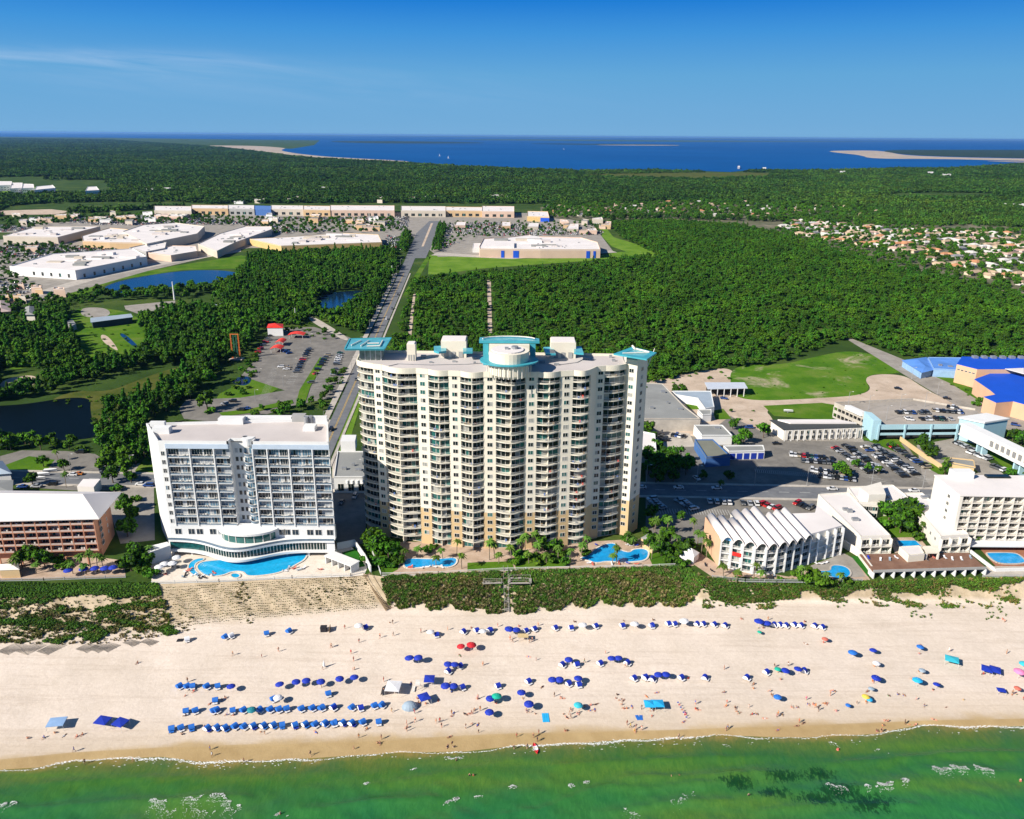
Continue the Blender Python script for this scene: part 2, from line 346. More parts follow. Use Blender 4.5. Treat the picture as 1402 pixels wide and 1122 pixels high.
rr = ramp(N, L, wob, [(0.62, (0.95, 0.95, 0.95)), (0.72, (0.6, 0.6, 0.6)), (1.0, (0.4, 0.4, 0.4))]); L.new(rr, b.inputs['Roughness'])
bumpn(N, L, b, noise(N, L, g, 1.1, 8, 0.7), 0.15, 0.7)
sandm = m
beach = npobj('beach', V, Q, [sandm], smooth=True); tag(beach, kind='structure')
sh = []
for ri, (c0, z0, c1, z1, t) in enumerate(rows):
    base = 0 if c0 is CT else 1 if c0 is CB else 2 if c0 is CW else 3
    sh += [base+t]*nx
sh += [3.0]*(3*nx)
a_ = beach.data.attributes.new('shore', 'FLOAT', 'POINT'); a_.data.foreach_set('value', np.array(sh, dtype=np.float32))
# ---- inland ground sheet to the horizon
FAR = 110000.0
poly = [(-FAR, TOPX[0][1])] + TOPX + [(FAR, TOPX[-1][1]), (FAR, FAR), (-FAR, FAR)]
mb = MB(); mb.flat([(x, y-0.02) for x, y in poly], 0.0); gr = mb.build('ground', MAT['inland_ground']); tag(gr, kind='structure')
# the beach runs on beyond the sheet, both ways
mb = MB()
for X0, X1, i in ((-FAR, V[0][0], 0), (V[nx-1][0], FAR, nx-1)):
    for r in range(tot-1):
        a, b_ = V[r*nx+i], V[(r+1)*nx+i]
        mb.add([(X0, a[1], a[2]), (X1, a[1], a[2]), (X1, b_[1], b_[2]), (X0, b_[1], b_[2])], [(3, 2, 1, 0)])
e_ = mb.build('beach', MAT['beach_sand']); tag(e_, kind='structure')
a_ = e_.data.attributes.new('shore', 'FLOAT', 'POINT'); vals = []
for X0 in (0, 1):
    for r in range(tot-1): s0, s1 = sh[r*nx], sh[(r+1)*nx]; vals += [s0, s0, s1, s1]
a_.data.foreach_set('value', np.array(vals, dtype=np.float32))
# ---- the sea: rippled sheet, deep green with a paler bar and weed beds on the bottom
def shoreY(X):   # world Y of the waterline at X
    return float(np.interp(X, SHX, SHY))
SHX = [V[(nr-1)*nx+i][0] for i in range(nx)]; SHY = [V[(nr-1)*nx+i][1] for i in range(nx)]
gx = np.concatenate([[-FAR, -8000, -2000, -800, -500], np.arange(-400, 401, 1.0), [500, 800, 2000, 8000, FAR]])
dd = np.concatenate([[-3, 0], np.arange(0.75, 80, 0.75), [90, 110, 150, 250, 600, 2000, 8000, 60000]])
XX, DD = np.meshgrid(gx, dd); YS = np.interp(gx, SHX, SHY)[None, :] + 0*XX
YY = YS - DD
rs = np.random.default_rng(3)
fade = np.clip((DD-1)/10, 0, 1)*np.clip((500-np.abs(XX))/80, 0, 1)*np.clip((140-DD)/60, 0, 1)
Z = np.zeros_like(XX)
for k in range(26):
    lam = rs.uniform(2.2, 11); th = rs.normal(-1.35, 0.45); amp = 0.0052*lam
    Z += amp*np.sin(2*math.pi/lam*(XX*math.cos(th)+YY*math.sin(th)) + rs.uniform(0, 6.28))
# swell lines (crest curves measured on the photograph)
CRESTS = [[(690,1116),(740,1108),(800,1085),(830,1076),(880,1080),(960,1072),(1000,1070)],
          [(480,1082),(560,1068),(640,1052),(720,1036)],[(0,1108),(120,1103),(240,1094),(340,1092)],
          [(1135,1078),(1190,1079),(1240,1068)],[(1270,1054),(1310,1052),(1360,1056)],[(860,1066),(960,1062),(1060,1058)],[(1050,1110),(1150,1100),(1250,1104)], [(60,1072),(200,1064),(340,1062),(460,1056)], [(760,1048),(900,1040),(1040,1036)], [(1150,1046),(1280,1034),(1402,1030)], [(420,1108),(520,1098),(600,1094)], [(830,1112),(920,1100),(1000,1096)]]
for cr in CRESTS:
    P = np.array([G(a, b2, ZS) for a, b2 in cr]); o = np.argsort(P[:, 0]); P = P[o]
    yc = np.interp(XX, P[:, 0], P[:, 1]); ends = np.clip((XX-P[0, 0]+4)/5, 0, 1)*np.clip((P[-1, 0]+4-XX)/5, 0, 1)
    d = (YY-yc); Z += 0.55*ends*np.exp(-(d/1.3)**2)*(1-0.2*np.sign(d))
Z = ZS + Z*fade + 0.02
P3 = np.stack([XX, YY, Z], -1).reshape(-1, 3); ny_, nx_ = XX.shape
I = np.arange(ny_*nx_).reshape(ny_, nx_); Qs = np.stack([I[:-1, :-1], I[1:, :-1], I[1:, 1:], I[:-1, 1:]], -1).reshape(-1, 4)
m, N, L, b = node_mat('sea_water'); g = N.new('ShaderNodeNewGeometry').outputs['Position']
at = N.new('ShaderNodeAttribute'); at.attribute_name = 'offshore'     # metres from the waterline
aw = N.new('ShaderNodeAttribute'); aw.attribute_name = 'weed'; ab = N.new('ShaderNodeAttribute'); ab.attribute_name = 'bar'
d = mth(N, L, 'DIVIDE', mth(N, L, 'ADD', at.outputs['Fac'], mth(N, L, 'MULTIPLY', mth(N, L, 'SUBTRACT', noise(N, L, g, 0.09, 4), 0.5), 7.0)), 60.0)
c = ramp(N, L, d, [(0.0, (0.26, 0.19, 0.055)), (0.035, (0.125, 0.145, 0.030)), (0.12, (0.050, 0.140, 0.020)), (0.35, (0.030, 0.165, 0.038)), (0.8, (0.018, 0.165, 0.058))])
c = mixc(N, L, ramp(N, L, noise(N, L, g, 0.045, 6, 0.6, 0.8), [(0.42, (0, 0, 0)), (0.68, (0.55, 0.55, 0.55))]), c, (0.008, 0.105, 0.050))
bar = mth(N, L, 'MULTIPLY', ab.outputs['Fac'], mth(N, L, 'ADD', 0.55, noise(N, L, g, 0.2, 5, 0.6, 0.5)), True)
c = mixc(N, L, bar, c, (0.085, 0.175, 0.025))
mp = N.new('ShaderNodeMapping'); mp.inputs['Rotation'].default_value = (0, 0, 0.6); mp.inputs['Scale'].default_value = (1, 0.45, 1); L.new(g, mp.inputs['Vector'])
wn = mth(N, L, 'ADD', noise(N, L, mp.outputs[0], 1.1, 9, 0.8, 0.4), mth(N, L, 'MULTIPLY', mth(N, L, 'SUBTRACT', aw.outputs['Fac'], 0.5), 0.42))
wd_ = mth(N, L, 'MULTIPLY', ramp(N, L, wn, [(0.60, (0, 0, 0)), (0.66, (1, 1, 1))]), aw.outputs['Fac'], True)
c = mixc(N, L, mth(N, L, 'MULTIPLY', wd_, 0.92), c, (0.004, 0.026, 0.010))
mp2 = N.new('ShaderNodeMapping'); mp2.inputs['Scale'].default_value = (0.9, 0.35, 1); mp2.inputs['Rotation'].default_value = (0, 0, -0.35); L.new(g, mp2.inputs['Vector'])
rip = noise(N, L, mp2.outputs[0], 1.1, 5, 0.7, 0.8)
c = mixc(N, L, ramp(N, L, rip, [(0.40, (0.30, 0.30, 0.30)), (0.60, (0, 0, 0))]), c, (0.006, 0.08, 0.018))
L.new(c, b.inputs['Base Color']); b.inputs['Roughness'].default_value = 0.10; b.inputs['IOR'].default_value = 1.33
bumpn(N, L, b, mth(N, L, 'ADD', rip, mth(N, L, 'MULTIPLY', noise(N, L, g, 4.0, 4, 0.7), 0.4)), 0.16, 0.7)
sea = npobj('sea', P3, Qs, [MAT['sea_water']], smooth=True); tag(sea, kind='structure')
def setattr_(ob, n, a):
    t = ob.data.attributes.new(n, 'FLOAT', 'POINT'); t.data.foreach_set('value', a.astype(np.float32).ravel())
setattr_(sea, 'offshore', DD)
def blob(pts, soft):   # soft union of ellipses given in picture measures -> metres
    w = np.zeros_like(XX)
    for (px, py, rx, ry) in pts:
        cx, cy = G(px, py, ZS); ex = G(px+rx, py, ZS)[0]-cx; ey = cy-G(px, py+ry, ZS)[1]
        w = np.maximum(w, np.exp(-(((XX-cx)/ex)**2+((YY-cy)/ey)**2)*soft))
    return w
setattr_(sea, 'weed', blob([(1010,1072,40,16),(1075,1063,45,14),(1122,1060,38,15),(1150,1085,50,22),(1190,1100,60,24),(1120,1095,50,18),(1060,1085,40,14)], 0.8))
setattr_(sea, 'bar', blob([(1020,1100,110,16),(880,1060,180,18),(960,1118,120,16),(640,1070,160,10),(250,1112,90,22),(1320,1075,110,12),(1230,1022,120,8),(80,1062,120,5),(700,1045,160,6)], 0.9)*0.75)
# ---- foam: broken lacy edge along the waterline and on the breaking crests
foam_v = []; foam_f = []
def foam_quad(x, y, rx, ry, z, rs_):
    n = rs_.integers(5, 9); o = len(foam_v); a0 = rs_.uniform(0, 6.28)
    for k in range(n):
        a = a0+6.283*k/n; r = rs_.uniform(0.45, 1.0); foam_v.append((x+rx*r*math.cos(a), y+ry*r*math.sin(a), z))
    foam_f.append(list(range(o, o+n)))
rf = np.random.default_rng(5)
def seaZ(x, y):
    d_ = shoreY(x)-y
    i = int(np.clip(np.searchsorted(dd, d_), 1, len(dd)-2)); j = int(np.clip(np.searchsorted(gx, x), 1, len(gx)-1))
    return max(Z[i, j], Z[i-1, j], Z[i+1, j], Z[i, j-1], ZS)
x = -330.0
while x < 330:
    st = 0.5+0.5*math.sin(x*0.045+1.2*math.sin(x*0.013)); st = max(0.10, st*1.0+0.25*math.sin(x*0.31))
    wv = 0.35*math.sin(x*0.16)+0.25*math.sin(x*0.43+1)
    for k in range(int(1+3.2*st)):
        yy_ = shoreY(x)-0.1+wv+rf.normal(0, 0.10+0.16*st)
        foam_quad(x+rf.uniform(-.3, .3), yy_, rf.uniform(.14, .42), rf.uniform(.045, .12), ZS+0.10+rf.uniform(0, .02), rf)
    if rf.random() < 0.22*st:
        foam_quad(x, shoreY(x)-rf.uniform(0.6, 3.0), rf.uniform(.15, .5), rf.uniform(.06, .14), ZS+0.14, rf)
    x += 0.22
def foam_patch(pts, dens, wy, lace=1.0):
    P = [G(a, b2, ZS) for a, b2 in pts]
    for (x0, y0), (x1, y1) in zip(P, P[1:]):
        Lg = math.hypot(x1-x0, y1-y0)
        for k in range(int(Lg*dens*1.5)):
            t = rf.random(); q = abs(rf.normal(0, 1)); x_ = x0+(x1-x0)*t+rf.normal(0, .15); y_ = y0+(y1-y0)*t-q*wy
            x_ += 0.5*math.sin(y_*1.7)*min(q, 1)
            s_ = (0.72 if q < 0.5 else 0.40)*lace
            if math.sin(t*Lg*.9+Lg)+.6*math.sin(t*Lg*2.3) < -.35: continue
            y_ += .45*math.sin(t*Lg*.8+1)+.3*math.sin(t*Lg*2.1)
            foam_quad(x_, y_, rf.uniform(.15, .42)*s_, rf.uniform(.1, .3)*s_, max(seaZ(x_, y_), ZS)+0.07, rf)
foam_patch([(205,1100),(240,1096),(300,1092),(330,1102)], 34, 1.2, 0.8)
foam_patch([(205,1108),(260,1110),(325,1108)], 12, 1.6, 0.7)
foam_patch([(0,1105),(14,1102),(28,1101)], 26, 1.2)
foam_patch([(610,1102),(620,1096),(632,1094)], 38, .5); foam_patch([(636,1092),(660,1089)], 10, .3)
foam_patch([(697,1080),(706,1078)], 20, .4); foam_patch([(778,1078),(790,1074)], 26, .5); foam_patch([(800,1073),(814,1071)], 26, .4)
foam_patch([(378,1118),(396,1116)], 26, .3); foam_patch([(497,1077),(512,1073)], 24, .25); foam_patch([(608,1040),(634,1036)], 18, .25)
foam_patch([(565,1056),(578,1052)], 14, .2); foam_patch([(1184,1080),(1200,1078),(1222,1072),(1242,1068)], 34, .8)
foam_patch([(1275,1055),(1300,1053),(1330,1052),(1358,1056)], 34, .9); foam_patch([(1130,1078),(1158,1080)], 22, .9, .7)
foam_patch([(1136,1018),(1146,1020)], 9, .8); foam_patch([(1166,1015),(1178,1024)], 10, .8, .8); foam_patch([(1200,1029),(1216,1030)], 12, .2)
foam_patch([(918,1104),(936,1092),(950,1084)], 9, 1.5, .7); foam_patch([(850,1110),(880,1116)], 9, 1.2, .7); foam_patch([(990,1022),(1000,1024)], 8, .5, .7)
mb = MB(); mb.add(foam_v, foam_f); fo = mb.build('sea_foam', mat('foam_white', (0.80, 0.82, 0.80), 0.8, 0.05, 2.0)); tag(fo, kind='stuff')
# ---- patches on the land: each a thin sheet above the one below
def sheet(name, px, z, material, world=False):
    P = px if world else GP(px)
    for _ in range(3 if name in ('pond_water', 'marsh', 'meadow', 'sandy_patch', 'dirt_lot', 'sand_spit', 'far_island', 'far_field', 'cycle_path') else 0):
        P = [q for i in range(len(P)) for a, b in ((P[i], P[(i+1) % len(P)]),) for q in ((a[0]*.75+b[0]*.25, a[1]*.75+b[1]*.25), (a[0]*.25+b[0]*.75, a[1]*.25+b[1]*.75))]
    mb = MB(); mb.flat(P, z); o = mb.build(name, material); tag(o, kind='structure'); return o
# bay and far shores
sheet('bay_water', [(330,203),(400,212),(440,216),(500,219),(560,222),(640,228),(720,231),(800,233.5),(900,232.5),(1000,236),(1040,232),(1100,233.5),(1165,231.5),(1230,229.5),(1300,229.5),(1402,223),(1500,222),(1500,196.0),(1402,195),(1200,194.5),(930,194.5),(700,192.5),(440,190.8),(430,199),(400,204)], 0.6, M_BAY)
sheet('far_bay_water', [(-60,187.4),(0,187.6),(150,189),(300,191),(440,192.4),(700,191),(1500,196.0),(1500,194.2),(700,188.4),(300,185.0),(0,182.3),(-60,181.8)], 0.7, M_BAY)
M_FARSAND = paved('far_sand', (0.30, 0.24, 0.19), (0.40, 0.33, 0.26), (0.46, 0.38, 0.30), 0.004, (0.06, 0.08, 0.04), 0.8)
M_FARWOOD = paved('far_woodland', (0.010, 0.026, 0.012), (0.016, 0.036, 0.016), (0.028, 0.052, 0.022), 0.003, (0.008, 0.02, 0.01), 0.7)
sheet('sand_spit', [(275,199.5),(345,199.8),(395,203),(382,206),(400,210),(440,214.5),(470,216.5),(560,221),(560,223),(460,219.5),(400,215),(355,210),(330,205),(290,202)], 1.2, M_FARSAND)
sheet('sand_spit', [(1130,207),(1190,206.3),(1215,208),(1235,213),(1300,215.8),(1402,217.8),(1500,219),(1500,222),(1402,221),(1290,218),(1190,218),(1180,213),(1145,209.5)], 1.3, M_FARSAND)
sheet('sand_spit', [(1335,220.5),(1402,221.8),(1500,224),(1500,225),(1402,223.2)], 1.4, M_FARSAND)
sheet('far_island', [(1200,206.5),(1260,205.4),(1500,206),(1500,218.5),(1402,217),(1300,215),(1240,212.5)], 1.8, M_FARWOOD)
sheet('far_island', [(440,193.4),(560,193.6),(690,196.2),(600,197.0),(480,196.4)], 1.8, M_FARWOOD)
sheet('far_island', [(700,196.8),(815,197.2),(935,198.6),(930,199.4),(800,198.8)], 1.8, M_FARWOOD)
sheet('sand_spit', [(815,198.7),(930,199.0),(930,199.8),(820,199.4)], 2.2, M_FARSAND)
sheet('far_field', [(60,229),(200,226),(280,228),(240,232),(70,234)], 0.4, M_GRASS)
sheet('far_field', [(270,221),(330,220),(350,223),(290,224)], 0.4, M_MARSH)
sheet('far_field', [(780,240),(820,238),(1000,236.5),(1060,237.5),(1050,243),(960,246),(850,244)], 0.9, M_MARSH)
sheet('far_field', [(0,257),(50,256),(90,262),(60,268),(0,268)], 0.4, M_LAWN)
sheet('sandy_field', [(0,289),(70,287),(95,290),(80,294),(0,295)], 0.4, M_DIRT)
# ponds
sheet('pond_water', [(139,395),(160,386),(200,378),(250,371),(300,370),(328,374),(325,382),(290,388),(200,396),(150,404)], 0.12, M_POND)
sheet('pond_water', [(434,408),(450,402),(470,399),(500,398),(500,403.5),(479,418.5),(468,431),(451,430),(434,420)], 0.12, M_POND)
sheet('pond_water', [(-60,560),(0,556),(35,554),(93,544.5),(125,545.6),(123,560),(128,584),(139,603),(0,604),(-60,604)], 0.12, M_DPOND)
sheet('pond_water', [(162,456),(172,458),(192,477),(188,479),(170,465)], 0.12, M_POND)
sheet('pond_water', [(314,525),(329,515),(347,517),(338,530)], 0.12, M_POND)
# greens
for nm, p, z, mt in [
    ('lawn', [(588,349),(600,350),(640,352),(700,354.5),(770,354),(810,352),(850,345),(905,345),(905,352),(860,352),(800,358),(740,362),(660,368),(600,376),(586,376)], 0.05, M_LAWN),
    ('lawn', [(820,308),(826,308),(840,325),(905,345),(860,346),(838,338),(824,324)], 0.06, M_LAWN),
    ('lawn', [(70,400),(150,382),(230,366),(330,350),(345,352),(330,368),(250,370),(160,384),(130,396),(110,410)], 0.05, M_GRASS),
    ('grass_verge', [(559,405),(575,378),(590,352),(584,352),(566,380),(552,405)], 0.05, M_GRASS),
    ('meadow', [(95,425),(130,420),(190,430),(215,470),(190,490),(150,500),(100,500),(100,450)], 0.05, M_GRASS),
    ('marsh', [(60,552),(100,535),(150,537),(190,520),(250,500),(262,508),(210,535),(150,560),(140,600),(122,590),(120,560)], 0.06, M_MARSH),
    ('meadow', [(0,465),(60,470),(60,500),(0,510)], 0.05, M_GRASS),
    ('meadow', [(1000,500),(1072,500),(1110,490),(1170,478),(1240,500),(1236,512),(1180,513),(1196,540),(1120,546),(1018,550),(1000,535)], 0.05, M_MEAD),
    ('lawn', [(1045,556),(1125,552),(1150,556),(1138,576),(1060,570)], 0.10, M_GRASS),
    ('lawn', [(932,547),(958,547),(966,561),(944,561)], 0.10, M_GRASS),
    ('lawn', [(975,563),(990,560),(1002,574),(980,575)], 0.10, M_GRASS),
    ('lawn', [(0,640),(40,625),(75,630),(60,650),(0,665)], 0.10, M_GRASS),
    ('lawn', [(185,645),(200,625),(212,640),(212,660),(195,665)], 0.12, M_GRASS),
    ('lawn', [(338,520),(370,490),(400,490),(385,530),(360,545),(320,552),(290,558),(300,540)], 0.08, M_GRASS),
    ('grass_verge', [(480,600),(490,566),(500,530),(494,530),(462,592),(462,602)], 0.08, M_LAWN),
    ('grass_verge', [(462,605),(472,602),(464,635),(456,635)], 0.08, M_LAWN),
    ('lawn', [(1180,601),(1228,601),(1250,628),(1292,640),(1335,645),(1330,655),(1285,650),(1240,625)], 0.14, M_GRASS),
    ('lawn', [(1300,640),(1332,640),(1340,648),(1306,650)], 0.16, M_LAWN),
    ('lawn', [(1275,513),(1290,512),(1345,540),(1345,550),(1325,550)], 0.10, M_GRASS),
    ('lawn', [(1325,600),(1345,606),(1420,650),(1420,668),(1380,645)], 0.20, M_GRASS),
    ]: sheet(nm, p, z, mt)
# paved and bare areas
for nm, p, z, mt in [
    ('dirt_lot', [(884,524),(900,520),(960,508),(1000,503),(1010,520),(1070,530),(1110,545),(1200,540),(1178,514),(1236,512),(1262,530),(1290,545),(1330,562),(1290,575),(1150,560),(1100,556),(1045,560),(1060,575),(1060,600),(880,600)], 0.04, M_DIRT),
    ('forecourt_concrete', [(893,588),(944,594),(952,612),(905,614)], 0.13, M_CONC), ('office_forecourt', [(1050,592),(1180,596),(1183,606),(1060,603)], 0.13, M_LOT),
    ('asphalt_lot', [(884,585),(960,600),(1000,570),(1060,600),(1180,604),(1240,608),(1262,640),(1300,690),(884,690)], 0.09, M_ASPH),
    ('asphalt_lot', [(1255,610),(1310,600),(1330,612),(1380,655),(1420,690),(1290,690),(1262,650)], 0.11, M_LOT),
    ('garage_road', [(1158,464),(1166,464),(1240,494),(1262,508),(1300,525),(1345,552),(1402,570),(1500,600),(1500,630),(1402,598),(1345,575),(1290,545),(1240,515),(1200,490)], 0.12, M_LOT),
    ('forecourt', [(884,690),(884,672),(1290,690),(1310,720),(1120,712),(1000,735),(884,760)], 0.07, M_ASPH),
    ('car_park', [(245,560),(255,548),(330,545),(390,535),(345,520),(330,515),(352,490),(360,470),(375,450),(430,448),(478,462),(505,478),(490,505),(470,530),(455,545),(400,556),(350,573),(290,578),(252,574)], 0.10, M_ASPH),
    ('car_park', [(0,625),(30,617),(90,618),(130,622),(160,640),(160,672),(100,672),(40,668),(60,650),(75,630),(40,630),(0,648)], 0.08, M_ASPH),
    ('hotel_drive', [(155,640),(210,632),(212,740),(165,745),(150,700)], 0.06, M_LOT),
    ('asphalt_lot', [(455,660),(500,655),(500,745),(456,745)], 0.07, M_ASPH),
    ('sandy_patch', [(0,520),(50,512),(50,528),(10,538),(0,538)], 0.07, M_DIRT),
    ('sandy_patch', [(137,458),(148,460),(163,480),(158,480),(140,468)], 0.08, M_DIRT),
    ('sandy_patch', [(110,424),(120,421),(145,422),(153,430),(140,436),(112,434)], 0.08, M_LOT),
    ('service_lot', [(170,419),(240,412),(240,424),(200,434),(172,424)], 0.08, M_LOT),
    ('cycle_path', [(422,434),(430,434),(460,452),(478,464),(474,468),(450,455),(425,440)], 0.14, M_CONC),
    ('dirt_track', [(667,384),(672,384),(674,462),(668,462)], 0.10, M_DIRT),
    ('dirt_track', [(566,402),(569,402),(563,462),(558,462)], 0.10, M_DIRT),
        ('mall_lot', [(-100,335),(40,326),(190,336),(250,318),(400,300),(540,296),(575,300),(560,318),(530,330),(525,336),(340,340),(200,372),(60,412),(-100,440)], 0.10, M_LOT),
    ('mall_lot', [(-100,318),(200,296),(260,290),(730,292),(810,306),(840,345),(600,352),(560,320),(400,305),(200,320)], 0.08, M_LOT),
    ('mall_road', [(43,409),(60,404),(150,378),(230,362),(330,345),(330,342),(225,358),(140,374),(50,400)], 0.16, M_CONC),
    ('loading_apron', [(590,350),(600,346),(660,350),(820,347),(835,343),(845,346),(700,355)], 0.16, M_CONC),
    ('hotel_rear_court', [(212,600),(250,578),(455,575),(452,600)], 0.09, M_CONC),
    ('service_court', [(455,625),(500,620),(500,672),(455,675)], 0.09, M_CONC),
    ('residential_ground', [(740,298),(800,302),(900,300),(1010,308),(1062,318),(1130,342),(1240,372),(1310,390),(1420,430),(1600,440),(1600,320),(1402,312),(1230,300),(1100,284),(900,276),(740,284)], 0.2, paved('yard_ground', (0.05, 0.075, 0.03), (0.11, 0.11, 0.06), (0.24, 0.20, 0.14), 0.03, (0.30, 0.27, 0.23), 0.9)),
    ]: sheet(nm, p, z, mt)
# coastal road and avenue
RY0, RX0 = G(880, 674)[1], 0
rdl = G(300, 664)[1]; rdr = G(1280, 679)[1]
def road_y(X):
    a = G(470, 663); b2 = G(1290, 679); return a[1]+(b2[1]-a[1])*(X-a[0])/(b2[0]-a[0])
mb = MB(); mb.flat([(-900, road_y(-900)-6), (900, road_y(900)-6), (900, road_y(900)+6), (-900, road_y(-900)+6)], 0.20); tag(mb.build('coast_road', M_ROAD), kind='structure')
mb = MB()
for s, w in ((6.2, 1.8), (-8.0, 1.8)):
    mb.prism([(-600, road_y(-600)+s), (-100, road_y(-100)+s), (-100, road_y(-100)+s+w), (-600, road_y(-600)+s+w)], 0.0, 0.34)
    mb.prism([(-78, road_y(-78)+s), (600, road_y(600)+s), (600, road_y(600)+s+w), (-78, road_y(-78)+s+w)], 0.0, 0.34)
tag(mb.build('pavement', M_CONC), kind='structure')
M_WHITEP = mat('road_paint_white', (0.55, 0.55, 0.52), 0.8, 0.2, 1.0); M_YEL = mat('road_paint_yellow', (0.60, 0.38, 0.06), 0.8, 0.2, 1.0)
mb = MB()
for k in range(-60, 61):
    X = k*9.0; mb.flat([(X, road_y(X)-.1), (X+4.5, road_y(X+4.5)-.1), (X+4.5, road_y(X+4.5)+.1), (X, road_y(X)+.1)], 0.225)
tag(mb.build('lane_marking', M_WHITEP), kind='structure')
AL = [(448,612),(452,597),(466,527),(504,463),(530,411),(545,380),(556,352),(566,325),(574,313),(580,300)]
AR = [(461,612),(464,597),(491,527),(526,463),(545,411),(558,380),(568,352),(577,325),(584,313),(590,300)]
la, ra = GP(AL), GP(AR)
# straighten: fit lines to the measured edges
def fit(P): 
    A = np.array(P); s, o = np.polyfit(A[1:7, 1], A[1:7, 0], 1); return lambda y: s*y+o
fl, fr = fit(la), fit(ra)
y0a, y1a = road_y(-95)+6, 1100
mb = MB(); mb.flat([(fl(y0a), y0a), (fr(y0a), y0a), (fr(y1a), y1a), (fl(y1a), y1a)], 0.21); tag(mb.build('avenue', M_ROAD), kind='structure')
mb = MB()
for o_, w_ in ((-0.28, 0.18), (0.28, 0.18)):
    f0 = lambda y: (fl(y)+fr(y))/2+o_
    mb.flat([(f0(y0a+8)-w_/2, y0a+8), (f0(y0a+8)+w_/2, y0a+8), (f0(900)+w_/2, 900), (f0(900)-w_/2, 900)], 0.235)
tag(mb.build('centre_marking', M_YEL), kind='structure')
mb = MB(); mb.prism([(fl(y0a+6)-4.6, y0a+6), (fl(y0a+6)-1.2, y0a+6), (fl(900)-1.2, 900), (fl(900)-4.6, 900)], 0, 0.32)
mb.prism([(fr(y0a+6)+1.0, y0a+6), (fr(y0a+6)+2.4, y0a+6), (fr(900)+2.4, 900), (fr(900)+1.0, 900)], 0, 0.32); tag(mb.build('pavement', M_CONC), kind='structure')
sheet('avenue', [(555,354),(583,354),(591,335),(604,303),(588,303),(570,320)], 0.22, M_ROAD); sheet('median', [(577,338),(580,338),(593,306),(590,306)], 0.26, M_DIRT)
mb = MB()   # car park stall lines
def stalls(p, q, n, ln, z=0.14):
    A, B = G(*p), G(*q); dx, dy = B[0]-A[0], B[1]-A[1]; l = math.hypot(dx, dy); ux, uy = dx/l, dy/l; vx, vy = -uy, ux
    for i in range(n+1):
        x_, y_ = A[0]+dx*i/n, A[1]+dy*i/n
        mb.flat([(x_-ux*.08, y_-uy*.08), (x_+ux*.08, y_+uy*.08), (x_+ux*.08+vx*ln, y_+uy*.08+vy*ln), (x_-ux*.08+vx*ln, y_-uy*.08+vy*ln)], z)
stalls((366,547),(382,505),26,4.8); stalls((403,525),(425,480),22,4.8); stalls((432,540),(462,490),24,4.8); stalls((392,525),(418,478),24,-4.8)
stalls((1035,648),(1130,655),34,5,0.15); stalls((1180,612),(1265,660),30,5,0.15); stalls((1140,612),(1225,668),30,-5,0.15); stalls((890,704),(1000,706),30,5,0.15)
tag(mb.build('stall_marking', M_WHITEP), kind='structure')
sheet('median', [(405,555),(410,535),(438,490),(448,490),(425,530),(418,552)], 0.3, M_GRASS)
sheet('median', [(300,566),(345,560),(400,548),(402,553),(345,566),(305,571)], 0.3, M_GRASS)
# ================================================================ helpers for buildings
M_CREAM = mat('cream_stucco', (0.69, 0.635, 0.52), 0.85, 0.06, 0.15, coord='World')
M_TAN = mat('tan_stucco', (0.54, 0.39, 0.21), 0.85, 0.07, 0.15, coord='World')
M_WHITE = mat('white_stucco', (0.66, 0.66, 0.65), 0.8, 0.05, 0.12, coord='World')
M_WARMW = mat('warm_white_stucco', (0.66, 0.62, 0.55), 0.85, 0.06, 0.15, coord='World')
M_ROOF = mat('membrane_roof', (0.50, 0.455, 0.435), 0.85, 0.10, 0.06, coord='World')
M_ROOFW = mat('white_roof', (0.68, 0.635, 0.61), 0.8, 0.08, 0.07, coord='World')
M_ROOFG = mat('grey_roof', (0.24, 0.245, 0.235), 0.85, 0.13, 0.07, coord='World')
M_TEAL = mat('teal_metal', (0.05, 0.31, 0.38), 0.45, 0.10, 0.3, coord='World')
M_TEALG = mat('teal_canopy_glass', (0.10, 0.36, 0.40), 0.15, 0.2, 0.3, coord='World')
M_GL = mat('dark_glass', (0.006, 0.013, 0.013), 0.15, 0.5, 0.4, coord='World', spec=0.35)
M_GLT = mat('teal_glass', (0.02, 0.11, 0.10), 0.12, 0.4, 0.4, coord='World', spec=0.6)
M_CUR = mat('curtain_behind_glass', (0.30, 0.30, 0.27), 0.5, 0.2, 0.5, coord='World')
M_FRAME = mat('white_frame', (0.62, 0.60, 0.56), 0.6, 0.04, 1.0)
M_RAIL = mat('cream_rail', (0.60, 0.56, 0.47), 0.7, 0.04, 1.0)
M_METAL = mat('roof_plant_metal', (0.30, 0.31, 0.32), 0.5, 0.2, 1.0, metal=0.4)
M_DARK = mat('interior_shade_paint', (0.03, 0.03, 0.032), 0.9, 0.2, 1.0)  # near-black colour standing in for the shade inside open buildings
M_WOOD = mat('weathered_wood', (0.24, 0.17, 0.10), 0.85, 0.25, 1.5)
M_GREYW = mat('grey_wall', (0.32, 0.32, 0.31), 0.85, 0.1, 0.2, coord='World')
WM = [M_FRAME, M_GL, M_GLT, M_CUR]
def emit(root, name, items, mats, cap=100):
    for mb in items[:cap]: mb.build(name, mats, root)
    if len(items) > cap:
        big = MB()
        for mb in items[cap:]:
            o = len(big.v); big.v += mb.v; big.f += [[i+o for i in f] for f in mb.f]; big.m += mb.m
        o = big.build(name, mats, root); o['kind'] = 'stuff'
